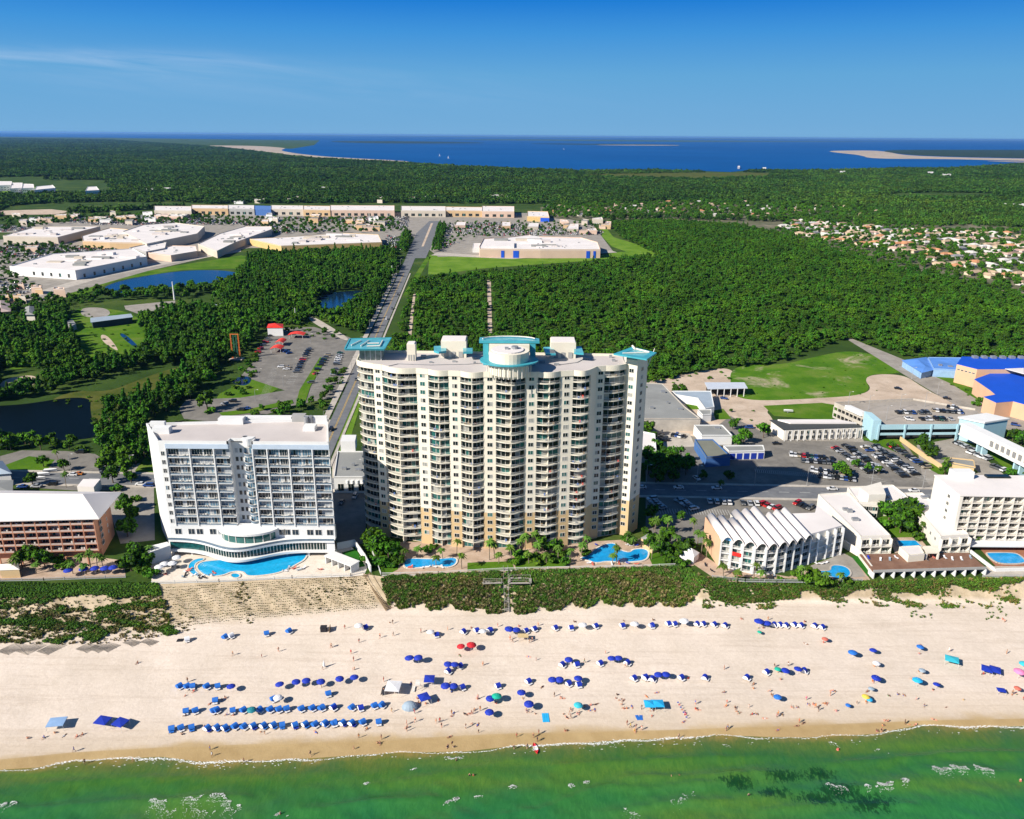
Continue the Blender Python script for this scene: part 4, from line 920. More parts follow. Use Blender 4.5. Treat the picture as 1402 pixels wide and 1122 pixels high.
def wall_windows(r, A, B, z0, z1, n, w_, mats=None, kind=1, nm='window', mull=1, cap=100, t0=0.04, t1=0.96, seed=3):
    fc = Fac(A, B, (0, -1)) if abs(B[0]-A[0]) > 0.3*abs(B[1]-A[1]) else Fac(A, B, (-1 if (A[0]) < 0 else 1, -.4))
    rg = random.Random(seed); it = []
    for i in range(n):
        a = fc.L*(t0+(t1-t0)*(i+.5)/n); it.append(win(fc, a-w_/2, a+w_/2, z0, z1, .03, kind, mull, rg))
    emit(r, nm, it, mats or WM, cap)
# generic balconied front: n bays x floors with recessed glass, slabs, rails and fins
def bal_front(r, A, B, n, z0, fp, floors, depth, wallm, railm, solid=False, out=(0, -1), finw=.2, glass=None, seed=2, rail_h=1.0, fin=True, furniture=.5, ztop=None):
    fc = Fac(A, B, out); rg = random.Random(seed); bl, wn, pt = [], [], []
    for i in range(n+1):
        if fin:
            pm = MB(); a = fc.L*i/n; fc.box(pm, a-finw/2, a+finw/2, 0, depth, z0-.3, ztop or z0+fp*floors); pt.append(pm)
    for k in range(floors-1, -1, -1):
        z = z0+k*fp
        for i in range(n):
            a0, a1 = fc.L*i/n+finw/2, fc.L*(i+1)/n-finw/2
            mb = MB(); fc.box(mb, a0, a1, 0, depth, z-.25, z, 0)
            if solid: fc.box(mb, a0, a1, depth-.15, depth-.02, z+.003, z+rail_h, 1)
            else:
                fc.box(mb, a0, a1, depth-.1, depth-.03, z+rail_h-.08, z+rail_h, 1); m_ = max(4, int((a1-a0)/.22))
                for j in range(m_+1): x = a0+(a1-a0-.04)*j/m_; fc.box(mb, x, x+.04, depth-.09, depth-.05, z+.003, z+rail_h-.08, 1)
            if rg.random() < furniture:
                for _ in range(rg.randint(1, 2)): a = rg.uniform(a0+.3, a1-.9); fc.box(mb, a, a+.5, depth*.4, depth*.4+.5, z+.003, z+.85, 2)
            bl.append(mb); wn.append(win(fc, a0+.15, a1-.15, z+.05, z+2.3, .03, rg.choices([1, 2, 3], [.66, .14, .2])[0], 2, rg))
    emit(r, 'balcony', bl, [wallm, railm, M_FRAME]); emit(r, 'window', wn, glass or WM); emit(r, 'partition', pt, [wallm])
# ---- salmon motel with white hipped roof, far left
def left_motel():
    z = 16.5
    A, B = G(-120, 716, z), G(134.7, 709.8, z); C_, D_ = G(166, 674, z), G(-120, 676, z)
    O = (B[0]-30, B[1]); r = thing('balcony_motel', 'salmon pink motel with white hip roof and five storeys of balconies at the left edge', 'motel', (*O, 0))
    f = lambda p: (p[0]-O[0], p[1]-O[1]); A, B, C_, D_ = map(f, (A, B, C_, D_))
    ms = mat('salmon_stucco', (0.46, 0.215, 0.13), .85, .06, .15, coord='World'); ml = mat('pink_trim', (0.58, 0.40, 0.33), .8, .05, .3)
    w = MB(); w.prism([(A[0], A[1]+2.5), (B[0]-2.2, B[1]+2.5), (C_[0]-3.5, C_[1]-3), (D_[0], D_[1]-3)], 0, z, 0); w.build('wall', [ms], r)
    bal_front(r, (A[0], A[1]+2.5), (B[0]-2.4, B[1]+2.5), 15, 3.4, 2.62, 5, 2.1, ms, mat('pale_rail', (.50, .40, .35), .7), True, finw=.35, seed=8, rail_h=.6, ztop=z)
    # end wall windows and stair landings
    fc = Fac((B[0]-2.2, B[1]+2.5), (C_[0]-3.5, C_[1]-3), (1, 0))
    for k in range(5): win(fc, 1.2, 3.6, 3.6+k*2.62, 5.4+k*2.62, .3, 1, 1).build('end_window', WM, r)
    for k in range(5): win(fc, fc.L-7, fc.L-6, 4+k*2.62, 5.2+k*2.62, .03, 3, 0).build('end_window', WM, r)
    rx = (113-701)/FPX; R1 = G(113, 676, z+4.2); R1 = f(R1); m0 = (A[1]+D_[1])/2
    zr = z+5.0; ym = (A[1]+C_[1])/2+2
    p1 = f(G(113, 676.5, zr)); w = MB()
    eA, eB, eC, eD = (A[0], A[1]-.3), (B[0]+.4, B[1]-.3), (C_[0], C_[1]), (D_[0], C_[1]+1)
    w.add([(*eA, z), (*eB, z), (*eC, z), (*eD, z), (p1[0], min(p1[1], eC[1]-1.0), zr), (eA[0], min(p1[1], eC[1]-1.0), zr)], [(0, 1, 4, 5), (1, 2, 4), (2, 3, 5, 4), (3, 0, 5), (0, 3, 2, 1)], 0)
    w.prism([eA, eB, eC, eD], z-.35, z-.01, 0); w.build('roof', [M_ROOFW], r)
    w = MB()
    for i in range(8): a = A[0]+(B[0]-A[0])*(i+.5)/8; w.box(a-.2, a+.2, A[1]+.4, A[1]+.8, 0, 3.15)
    w.build('veranda_post', [ms], r)
    w = MB(); q = [f(G(*p, 4)) for p in ((99,673),(106,664),(130,664),(122,674))]; w.prism([(q[0][0], q[0][1]+4), (q[3][0], q[3][1]+4), (q[2][0], q[2][1]+5), (q[1][0], q[1][1]+5)], 0, 4.5); w.build('rear_lobby', [M_ROOFW], r)
left_motel()
# houses and little roofs at the left edge
def hip_house(name, label, roof_px, z, rise, wallm, roofm, cat='house', group=None):
    r, P, O = bthing(name, label, cat, roof_px, z, group)
    w = MB(); w.prism(P, 0, z); w.build('wall', [wallm], r)
    c = (sum(p[0] for p in P)/4, sum(p[1] for p in P)/4); e = [(x+(x-c[0])*.08, y+(y-c[1])*.08) for x, y in P]
    L1 = math.hypot(e[1][0]-e[0][0], e[1][1]-e[0][1]); L2 = math.hypot(e[2][0]-e[1][0], e[2][1]-e[1][1])
    mid = lambda a, b, t: (a[0]+(b[0]-a[0])*t, a[1]+(b[1]-a[1])*t)
    if L1 >= L2: m1, m2 = mid(e[0], e[3], .5), mid(e[1], e[2], .5); t = min(.45, L2/2/L1); r1, r2 = mid(m1, m2, t), mid(m1, m2, 1-t); fs = [(0, 1, 5, 4), (1, 2, 5), (2, 3, 4, 5), (3, 0, 4)]
    else: m1, m2 = mid(e[0], e[1], .5), mid(e[3], e[2], .5); t = min(.45, L1/2/L2); r1, r2 = mid(m1, m2, t), mid(m1, m2, 1-t); fs = [(0, 1, 4), (1, 2, 5, 4), (2, 3, 5), (3, 0, 4, 5)]
    w = MB(); w.add([(*p, z) for p in e]+[(*r1, z+rise), (*r2, z+rise)], fs+[(3, 2, 1, 0)]); w.build('roof', [roofm], r)
    return r, P, O
M_BLUEGREY = mat('blue_grey_roof', (0.30, 0.36, 0.42), .6, .1, .1, coord='World')
hip_house('beach_house', 'small building with pale blue hip roof beside the car park at the far left edge', [(-40,652),(14,648),(2,632),(-50,634)], 6, 3.5, M_WHITE, M_BLUEGREY, 'house')
hip_house('beach_house', 'small pink walled building with grey roof right behind the salmon motel', [(-40,676),(15,674),(16,658),(-40,659)], 6, 1.0, mat('salmon_stucco', (.46, .2, .13)), M_ROOFG, 'house')
# ---- service building between the two towers
r, P, O = roofed('service_building', 'low white service building with grey roof plant between the hotel and the tower', [(457,655),(503,655),(503,620),(462,620)], 7, M_WHITE, M_ROOFG, vents=3)
wall_windows(r, P[0], P[1], 1.0, 4.4, 3, 2.6)
w = MB(); q = [G(*p, 12) for p in ((466,606),(486,606),(488,597),(469,597))]; w.prism(rel(q, O), 7.31, 12.5); w.build('stair_block', [M_WHITE], r)
w = MB()
for i in range(4): x = P[0][0]+(P[1][0]-P[0][0])*(.40+.15*i); w.cyl(x, P[0][1]+.6, 4.5, 6.0, .9, n=10)
w.build('awning', [M_WHITE], r)
# ---- right side: warehouse and workshops behind the road
r, P, O = roofed('warehouse', 'large low warehouse with long grey roof right behind the cream tower', [(868,575),(959,575),(938,559),(907,527),(872,525)], 6.5, M_CONC, M_ROOFG, vents=4)
r, P, O = roofed('office_block', 'thin white L shaped building with pale blue roof beside the grey warehouse', [(920,537),(973.6,537),(978,559),(965,561),(955,547),(925,542)], 4, M_WHITE, M_BLUEGREY)
def open_shed(name, label, roof_px, z, cat='shed', np_=6):
    r, P, O = bthing(name, label, cat, roof_px, z)
    w = MB(); w.prism(P, z, z+.4); w.build('roof', [mat('shed_roof', (.50, .54, .60), .5, .08, .2, coord='World')], r)
    for i in range(np_):
        t = (i+.5)/np_
        for a, b, nm in ((P[2], P[3], 'post'), (P[1], P[0], 'post')): w = MB(); x = a[0]+(b[0]-a[0])*t; y = a[1]+(b[1]-a[1])*t; w.box(x-.2, x+.2, y-.2, y+.2, 0, z-.003); w.build(nm, [M_WHITE], r)
    c = rel(GP(roof_px, z), O); w = MB(); w.prism([(P[0][0]*.9, (P[0][1]+P[3][1])/2), (P[1][0]*.9, (P[1][1]+P[2][1])/2), (P[1][0]*.9, P[1][1]*.9), (P[0][0]*.9, P[0][1]*.9)], 0.05, z-.5); w.build('shed_shade_box', [M_DARK], r)  # near-black box, painted shade under the open shed roof
open_shed('open_shed', 'long open sided shed with silver roof at the edge of the green meadow', [(964.7,524.6),(1019,524.6),(1023.7,532.4),(969,533.5)], 5)
r, P, O = roofed('workshop', 'small white workshop with grey roof, nearest to the round tree beside the warehouse', [(950,583.7),(989,583.7),(1002.6,598),(961,598)], 4.5, M_WHITE, M_ROOFG, vents=1)
r, P, O = roofed('workshop', 'low olive roofed workshop with blue front at the edge of the tower shadow', [(951,603.7),(976,603.7),(1000,626),(967,628)], 4.5, mat('blue_wall', (.05, .13, .32), .7, .1), mat('olive_roof', (.17, .175, .14), .9, .12, .1, coord='World'))
r, P, O = roofed('workshop', 'tiny grey roofed annex at the end of the L shaped white building', [(955,562.5),(974,562),(974,569),(962,570)], 3.5, M_WHITE, M_ROOFG)
r, P, O = roofed('garage_row', 'low grey roofed building with a row of blue shutters and white piers', [(990,612),(1045,611.5),(1047,619),(998,620)], 3.8, M_WHITE, M_LOT if False else M_ROOFG)
fc = Fac(P[3], P[2], (0, -1))
for i in range(5): w = MB(); a = fc.L*(i+.5)/5; fc.box(w, a-1.3, a+1.3, .02, .15, .3, 3.3); w.build('blue_shutter', [mat('blue_shutter', (.012, .035, .28), .5, .1)], r)
roofed('workshop', 'low white flat roofed block directly against the right side of the cream tower base', [(862,622),(899,623),(897,596),(866,590)], 5, M_WHITE, M_ROOFW, vents=2)
# long low motel
r, P, O = roofed('office_row', 'long low office building with dark roof edge and a white colonnade facing the car park', [(1056,576),(1148,576),(1180,585),(1074,588.5)], 6, M_WARMW, mat('charcoal_roof', (.055, .06, .06), .85, .1, .1, coord='World'), eave=1.0, parapet=0)
w = MB(); w.prism([(P[0][0]+3, P[0][1]-1), (P[1][0]-1, P[1][1]-1), (P[1][0]+7, P[1][1]-6), (P[0][0]+8, P[0][1]-6)], 6.31, 7.0); w.build('roof_strip', [M_ROOFW], r)
wall_windows(r, P[3], P[2], 3.4, 5.2, 12, 1.6); wall_windows(r, P[3], P[2], .5, 2.4, 12, 1.8)
fc = Fac(P[3], P[2], (0, -1))
for i in range(13): w = MB(); a = fc.L*i/12; fc.box(w, a-.15, a+.15, 1.2, 1.5, 0, 5.95); w.build('column', [M_WHITE], r)
# ---- parking garage with pale blue front
def garage():
    z = 8.0; rp = [(1143,553),(1250,548),(1335,562),(1352,574),(1313,583),(1203,584),(1186,572)]
    r, P, O = bthing('parking_garage', 'two level parking garage with pale blue front, cars parked on its open top deck', 'parking garage', rp, z)
    mb_ = mat('pale_blue_paint', (.36, .55, .62), .75, .05, .2, coord='World')
    w = MB(); w.prism(P, z-.6, z, 0); w.build('top_deck', [paved('deck_concrete', (.27, .24, .205), (.33, .295, .255), (.39, .35, .31), .1, (.18, .16, .14), .35)], r)
    w = MB(); c = (0, 1.5); w.prism([(x*.93, y*.9+1) for x, y in P], 0, z-.61); w.build('garage_shade_block', [M_DARK], r)  # solid near-black block, painted shade of the open parking level
    w = MB(); fc = Fac(P[5], P[4], (0, -1))
    for z0, z1 in ((3.2, 4.4), (6.3, 8.9)): fc.box(w, 0, fc.L, -.1, .35, z0, z1)
    w.build('spandrel', [mb_], r)
    for i in range(4): w = MB(); a = fc.L*(i)/3.0*.98; fc.box(w, a-.45, a+.45, .353, .8, 0, 9.1); w.build('pier', [mb_], r)
    f2 = Fac(P[0], P[6], (-1, -.3)); w = MB()
    for z0, z1 in ((0, .9), (2.9, 4.6), (6.3, 8.9)): f2.box(w, 0, f2.L, -.1, .3, z0, z1)
    for i in range(9): f2.box(w, f2.L*i/8-.3, f2.L*i/8+.3, -.1, .25, .9, 6.3)
    w.build('side_wall', [M_CONC], r)
    w = MB(); a = P[6]; b = P[5]; w.prism([(a[0]-1, a[1]+1), (a[0]+2, a[1]-1), (b[0]+1.0, b[1]), (b[0]-3, b[1])], 0, 11.2); w.build('stair_tower', [mb_], r)
    w = MB(); w.prism([(a[0]-2, a[1]+2), (a[0]-6, a[1]+14), (a[0]-3, a[1]+14), (a[0]+1, a[1]+2)], z+.003, z+2.2); w.build('ramp_wall', [M_WHITE], r)
    for a, b in ((P[0], P[1]), (P[1], P[2])): w = MB(); w.obox(a, b, .3, z+.003, z+1.0); w.build('parapet', [M_CONC], r)
garage()
def skybridge():
    z = 11.5
    r, P, O = bthing('stair_block', 'pale blue stair block at the right end of the parking garage', 'stair tower', [(1314,573),(1348,580),(1380,575),(1350,568)], z)
    w = MB(); w.prism(P, 0, z); w.build('wall', [mat('pale_blue_paint', (.36, .55, .62))], r); w = MB(); w.prism([(x*1.08, y*1.08) for x, y in P], z+.003, z+.8); w.build('roof', [M_WHITE], r)
    A, B = G(1316, 581, z), G(1470, 655, z)
    r = thing('skybridge', 'enclosed white pedestrian skybridge with louvred windows running to the right edge', 'footbridge', (*A, 0))
    B = (B[0]-A[0], B[1]-A[1]); A = (0, 0); fc = Fac(A, B, (-.3, -1))
    w = MB(); fc.box(w, 0, fc.L, -5, 0, 6.6, z); w.build('enclosure', [M_WARMW], r)
    w = MB(); fc.box(w, -.3, fc.L, -5.4, .3, z+.003, z+.5); w.build('roof', [M_WHITE], r)
    w = MB(); fc.box(w, -.3, fc.L, -5.4, .3, 5.9, 6.597); w.build('floor_slab', [M_WHITE], r)
    for i in range(12):
        a = fc.L*(.30+.052*i); w = MB(); fc.box(w, a, a+2.0, .003, .1, 7.6, 10.4, 0)
        for j in range(7): fc.box(w, a+.15, a+1.85, .103, .16, 7.8+j*.36, 7.95+j*.36, 1)
        w.build('louvred_window', [mat('louvre_grey', (.12,.12,.13), .7), M_GREYW], r)
    for t in (.17, .22, .52, .57, .85): w = MB(); fc.box(w, fc.L*t, fc.L*t+.8, -4, -.8, 0, 5.897); w.build('pier', [mat('pale_blue_paint', (.36, .55, .62))], r)
skybridge()
# ---- blue roofed amusement buildings
M_BLUE = mat('blue_metal_roof', (0.008, 0.075, 0.50), .6, .08, .1, coord='World'); M_BLUEL = mat('light_blue_roof', (0.10, 0.24, 0.60), .5, .2, .1, coord='World')
M_SALM = mat('orange_stucco', (.58, .36, .23), .85, .06, .15, coord='World')
r, P, O = roofed('arcade_hall', 'long orange hall with deep blue roof and rooftop machinery, farther from the beach', [(1310,499),(1317,489),(1400,491),(1500,492),(1500,506),(1338,506)], 12, M_SALM, M_BLUE, parapet=0)
wall_windows(r, P[0], P[5], 8.5, 9.5, 5, 1.6)
for i in range(7): w = MB(); x = P[1][0]+5+i*6; w.box(x, x+3, P[1][1]-5, P[1][1]-2, 12.31, 13.8); w.build('roof_plant', [M_METAL], r)
w = MB(); q = rel(GP([(1376,505),(1402,504),(1402,512)], 12.6), O); w.prism(q, 12.31, 12.6); w.build('white_roof_panel', [M_ROOFW], r)
r, P, O = roofed('arcade_hall', 'orange hall with broad deep blue roof with stepped corners at the right edge', [(1334,520),(1373,506),(1402,516),(1500,545),(1500,580),(1402,554),(1387,550),(1364,552),(1347,544),(1363,541),(1356,535)], 9, M_SALM, M_BLUE, parapet=0)
w = MB(); q = rel(GP([(1373,553),(1402,560),(1402,567),(1373,559)], 3.5), O); w.prism(q, 0, 3.5); w.build('white_ramp', [M_WHITE], r)
hip_house('pavilion', 'low building with light blue and white roof left of the deep blue roofed halls', [(1236,494),(1262,510),(1279,506),(1268,490)], 4.5, 1.5, mat('light_blue_wall', (.25, .4, .6), .7), M_BLUEL, 'building')
r, P, O = roofed('pavilion', 'flat light blue roofed wing joining the small pavilion and the orange arcade hall', [(1278,506),(1310,508),(1316,491),(1270,490.5)], 5, mat('light_blue_wall', (.25, .4, .6)), M_BLUEL, parapet=.4, vents=2)
r, P, O = roofed('roadside_kiosk', 'low tan building with flat grey roof in the pale lot in front of the garage', [(1297,634),(1303,629),(1332,632),(1334,641)], 3.5, M_TAN, M_ROOFG, eave=.5)
# boundary wall
def wall_line(name, label, px, z, h, wd, m_, cat='wall'):
    P = GP(px, z); O = P[0]; r = MB(); Q_ = rel(P, O)
    for a, b in zip(Q_, Q_[1:]): r.obox(a, b, wd, 0, h)
    o = r.build(name, [m_]); o.location = (*O, z); return tag(o, label, cat)
wall_line('boundary_wall', 'tan boundary wall between the big car park and the pale lot', [(1232,604),(1257,622),(1290,644)], 0, 2.4, .5, M_TAN)
# ---- tall white hotel at the right
def right_hotel():
    z = 21.0
    A = G(1315, 679.5, z); B = (A[0]+62, A[1]-1.5); D_ = G(1280, 652, z); r = thing('balcony_hotel', 'white seven storey hotel with a grid of deep balconies at the right edge', 'hotel', (*A, 0))
    B = (B[0]-A[0], B[1]-A[1]); D_ = (D_[0]-A[0], D_[1]-A[1]); A = (0, 0); C_ = (G(1378, 651.5, z)[0]-r.location[0]+18, D_[1])
    w = MB(); w.prism([(0, 2.2), (B[0], B[1]+2.2), (C_[0]+22, C_[1]), D_], 0, z, 0); w.build('wall', [M_WARMW], r)
    w = MB(); w.prism([(-.3, -.2), (B[0], B[1]-.2), (C_[0]+22, C_[1]+.2), (D_[0]-.3, D_[1]+.2)], z+.003, z+.45, 0); 
    w.build('roof', [M_ROOFW], r)
    w = MB(); w.prism([(0, 0), (0, 2.2), (1.2, 2.2), (1.2, 0)], 0, z); w.build('end_fin', [M_WARMW], r)
    bal_front(r, (1.2, 2.2), (B[0], B[1]+2.2), 16, 2.4, 2.62, 7, 2.1, M_WARMW, mat('pale_rail2', (.6, .56, .5), .7), False, seed=21, finw=.4, furniture=.3, ztop=z)
    fc = Fac((0, 2.2), D_, (-1, 0))
    for k in range(5): win(fc, 4.0, 5.6, 5+k*3, 6.4+k*3, .03, 1, 1).build('end_window', WM, r)
    w = MB(); w.prism([(D_[0]+5, D_[1]-4), (D_[0]+13, D_[1]-4), (D_[0]+13, D_[1]-.2), (D_[0]+5, D_[1]-.2)], z+.46, z+3.4); w.build('plant_room', [M_WHITE], r)
    w = MB(); w.prism([(D_[0]+36, D_[1]-4), (D_[0]+50, D_[1]-4), (D_[0]+50, D_[1]-.2), (D_[0]+36, D_[1]-.2)], z+.46, z+3.0); w.build('plant_room', [M_WHITE], r)
    w = MB(); w.prism([(D_[0]+19, D_[1]-3), (D_[0]+28, D_[1]-3), (D_[0]+28, D_[1]-.5), (D_[0]+19, D_[1]-.5)], z+.46, z+1.2); w.build('solar_panel', [M_GL], r)
    w = MB(); w.box(4, B[0], -4.5, 1.9, 2.2, 2.7); w.build('entrance_canopy', [M_WHITE], r)
right_hotel()
# ---- low white motel round a courtyard
def court_motel():
    z = 6.3
    r, P, O = roofed('courtyard_motel', 'low white motel wing with flat roof, left of the courtyard tree', [(1120,679),(1178,737),(1219.5,736),(1161,676)], z, M_WARMW, M_ROOFW, cat='motel', parapet=.5, vents=3, seed=4)
    bal_front(r, P[1], P[2], 3, .4, 2.9, 2, 1.6, M_WARMW, M_FRAME, seed=31)
    r, P, O = roofed('courtyard_motel', 'low white rear motel wing with a square roof block, behind the courtyard tree', [(1160,669),(1174,689.5),(1203,691.5),(1210,688),(1249,687),(1222,666)], z, M_WARMW, M_ROOFW, cat='motel', parapet=.5, vents=1, seed=5)
    w = MB(); q = rel(GP([(1177,668),(1190,677.5),(1213,677),(1206,660),(1178,660)], 10.5), O); w.prism(q[:4], z+.31, 10.5); w.build('stair_block', [M_WARMW], r)
    wall_windows(r, P[1], P[2], .6, 2.4, 3, 3.0, mull=2); wall_windows(r, P[1], P[2], 3.5, 5.3, 3, 3.0, mull=2); wall_windows(r, P[3], P[4], 3.5, 5.3, 4, 2.4, mull=2)
    r, P, O = roofed('courtyard_motel', 'long white motel wing slanting toward the sea, right of the courtyard tree', [(1236.6,677),(1287.4,737),(1326.6,734.5),(1262,676.5)], z, M_WARMW, M_ROOFW, cat='motel', parapet=.5, vents=3, seed=6)
    bal_front(r, P[1], P[2], 3, .4, 2.9, 2, 1.6, M_WARMW, M_FRAME, seed=33); wall_windows(r, P[0], P[1], 3.4, 4.8, 8, 1.4)
    # sea-front sun deck with rooms underneath
    zd = 2.8; px = [(1177,759),(1326,757),(1350.6,778),(1195.6,782.5)]
    r, P, O = bthing('sun_deck', 'raised brown sun deck with a row of open rooms under its sea edge', 'deck', px, zd)
    w = MB(); w.prism(P, zd-.5, zd); w.build('deck_floor', [M_BROWN], r)
    fc = Fac(P[3], P[2], (0, -1)); w = MB(); fc.box(w, .2, fc.L-.2, -3.6, -3.2, -.5, zd-.51); w.build('room_wall', [M_TERRA], r)
    for i in range(12): w = MB(); a = fc.L*i/11*.99; fc.box(w, a, a+.35, -3.1, .5, -.5, zd-.51); w.build('partition', [M_WHITE], r)
    w = MB(); fc.box(w, 0, fc.L, -.1, .12, zd-.5, zd+.5); w.build('deck_edge', [M_GREYW], r)
    w = MB(); fc.box(w, 0, fc.L, .5, 1.5, -.6, -.2); w.build('walkway', [M_CONC], r)
    r, P, O = roofed('pool_hut', 'small cream hut with flat roof on the brown sun deck beside the courtyard pool', [(1231,750),(1244,762),(1266,760),(1259,748.5)], 5.2, M_CREAM, M_ROOFW, cat='hut', parapet=.2)
    r, P, O = bthing('pool_shelter', 'flat roofed open shelter on square pillars at the end of the courtyard pool', 'shelter', [(1264,748),(1268,757),(1286,757),(1284,747)], 5.6)
    w = MB(); w.prism(P, 5.2, 5.6); w.build('roof', [M_CREAM], r)
    for x, y in P: w = MB(); w.box(x*.9-.3, x*.9+.3, y*.9-.3, y*.9+.3, 0, 5.197); w.build('pillar', [M_WARMW], r)
court_motel()
wall_line('curved_stair_wall', 'white parapet wall stepping down between the left motel wing and the sea path', [(1152,748),(1175,762),(1192,785)], 0, 3.0, .5, M_WARMW)
wall_line('retaining_wall', 'white retaining wall between the brown sun deck and the right hotel pool', [(1327,756),(1345,770),(1362,783),(1402,782),(1480,782)], 0, 1.2, .6, M_WHITE)
# ---- scalloped barrel-roof condominium
def scallop():
    S_ = lambda x, y: (940+x/5.608, 640+y/5.608)
    fb = [S_(*p) for p in ((248,765),(330,781),(415,803),(505,822),(592,830),(672,822),(745,806),(805,788),(870,768),(930,748),(990,727),(1060,706),(1120,690),(1178,676))]
    P = GP(fb); O = P[4]; P = rel(P, O)
    r = thing('barrel_roof_condo', 'white four storey condominium with a row of barrel vaulted roofs stepping round a corner', 'apartment building', (*O, 0))
    z = 11.0
    a = G(*S_(300, 545), z+1.5); b2 = G(*S_(178, 372), z+1.5); D = ((b2[0]-a[0]), (b2[1]-a[1])); L0 = math.hypot(*D); D = (D[0]/L0, D[1]/L0)
    lens = [L0*1.0]*3+[L0*1.45, L0*1.5, L0*1.55]+[L0*1.18, L0*1.2, L0*1.2]
    ml = mat('scallop_glass', (.02, .045, .05), .15, .5, .4, coord='World', spec=.4)
    for i in range(9):
        A, B = P[i], P[i+1]; Ln = lens[i]; n = 10; w = MB(); q = []
        ends = []
        for t in (0, Ln):
            ring = []
            for j in range(n+1):
                s_ = j/n; h = 2.2*math.sin(math.pi*s_)**.75; off = -1.2 if t == 0 else 0
                ring.append((A[0]+(B[0]-A[0])*s_+D[0]*(t+off), A[1]+(B[1]-A[1])*s_+D[1]*(t+off), z+h))
            ends.append(ring)
        o = len(w.v); w.v += ends[0]+ends[1]
        for j in range(n): w.f.append([j, j+1, n+1+j+1, n+1+j]); w.m.append(0)
        # underside & front rim
        o = len(w.v); w.v += [(x, y, zz-.35) for x, y, zz in ends[0]]
        for j in range(n): w.f.append([j, o+j, o+j+1, j+1]); w.m.append(0)
        o2 = len(w.v); w.v += [(x, y, zz-.35) for x, y, zz in ends[1]]
        for j in range(n): w.f.append([n+1+j, n+2+j, o2+j+1, o2+j]); w.m.append(0); w.f.append([o+j, o2+j, o2+j+1, o+j+1]); w.m.append(0)
        vt = w.build('barrel_vault', [M_ROOFW], r, True)
        # gable infill
        w = MB(); w.add([(x+D[0]*1.6, y+D[1]*1.6, zz-.1) for x, y, zz in ends[0]]+[(x+D[0]*1.9, y+D[1]*1.9, zz-.1) for x, y, zz in ends[0]], [list(range(n+1))[::-1], list(range(n+1, 2*n+2))])
        w.build('gable_window', [ml if i else mat('blue_gable', (.10, .33, .60), .4)], r)
    # body under the vaults
    for i in range(9):
        A, B = P[i], P[i+1]; w = MB(); w.prism([(A[0]+D[0]*1.5, A[1]+D[1]*1.5), (B[0]+D[0]*1.5, B[1]+D[1]*1.5), (B[0]+D[0]*lens[i], B[1]+D[1]*lens[i]), (A[0]+D[0]*lens[i], A[1]+D[1]*lens[i])], 0, z-.02); w.build('body', [M_WARMW if i else M_SALM], r)
    q = [P[9], P[13], rel([G(*S_(1205, 470), z)], O)[0], rel([G(*S_(1000, 300), z)], O)[0], rel([G(*S_(985, 360), z)], O)[0], rel([G(*S_(810, 366), z)], O)[0]]
    q[0] = (P[9][0]+D[0]*1.5, P[9][1]+D[1]*1.5); q[1] = (P[13][0]+D[0]*1.5, P[13][1]+D[1]*1.5); 
    w = MB(); w.prism([q[0], q[1], q[3], q[4], q[5]], 0, z); w.build('body', [M_WARMW], r); w = MB(); w.prism([q[0], q[1], q[3], q[4], q[5]], z+.003, z+.6); w.build('flat_roof', [M_ROOFW], r)
    for i in range(13):
        A, B = P[i], P[i+1]; fc = Fac(A, B, (0.2, -1)); rg = random.Random(i)
        for s_ in ((0, 1) if i == 12 else (0,)):
            w = MB(); x, y = (A if s_ == 0 else B); w.prism([(x-.28, y-.1), (x+.28, y-.1), (x+.28+D[0]*1.6, y+D[1]*1.6), (x-.28+D[0]*1.6, y+D[1]*1.6)], 0, z+.1); w.build('fin', [M_WHITE], r)
        for k in range(4):
            zz = .3+k*2.75; mb = MB(); fc.box(mb, .3, fc.L-.3, -1.5, -.1, zz-.2, zz, 0)
            fc.box(mb, .3, fc.L-.3, -.2, -.12, zz+.9, zz+1.0, 1)
            for j in range(12): x = .3+(fc.L-.65)*j/11; fc.box(mb, x, x+.04, -.19, -.14, zz+.003, zz+.9, 1)
            if i == 1 and k == 2: fc.box(mb, .35, fc.L-.35, -.1, -.05, zz-.2, zz+1.3, 2)
            mb.build('balcony', [M_WHITE, M_FRAME, mat('red_blanket', (.55, .02, .015), .8)], r, label='balcony hung with a red cloth' if i == 1 and k == 2 else None)
            gm = MB(); f2 = Fac((A[0]+D[0]*1.45, A[1]+D[1]*1.45), (B[0]+D[0]*1.45, B[1]+D[1]*1.45), (0.2, -1)); win(f2, .3, f2.L-.3, zz+.02, zz+2.45, .06, rg.choice([1, 1, 2, 3]) if i < 6 else 1, 2, rg).build('balcony_window', [M_FRAME, ml, M_GLT, M_CUR], r)
    # orange end wall skin
    w = MB(); A = P[0]; w.prism([(A[0]-.35, A[1]), (A[0]-.05, A[1]), (A[0]-.05+D[0]*lens[0], A[1]+D[1]*lens[0]), (A[0]-.35+D[0]*lens[0], A[1]+D[1]*lens[0])], 0, z-.03); w.build('end_wall', [M_SALM], r)
scallop()
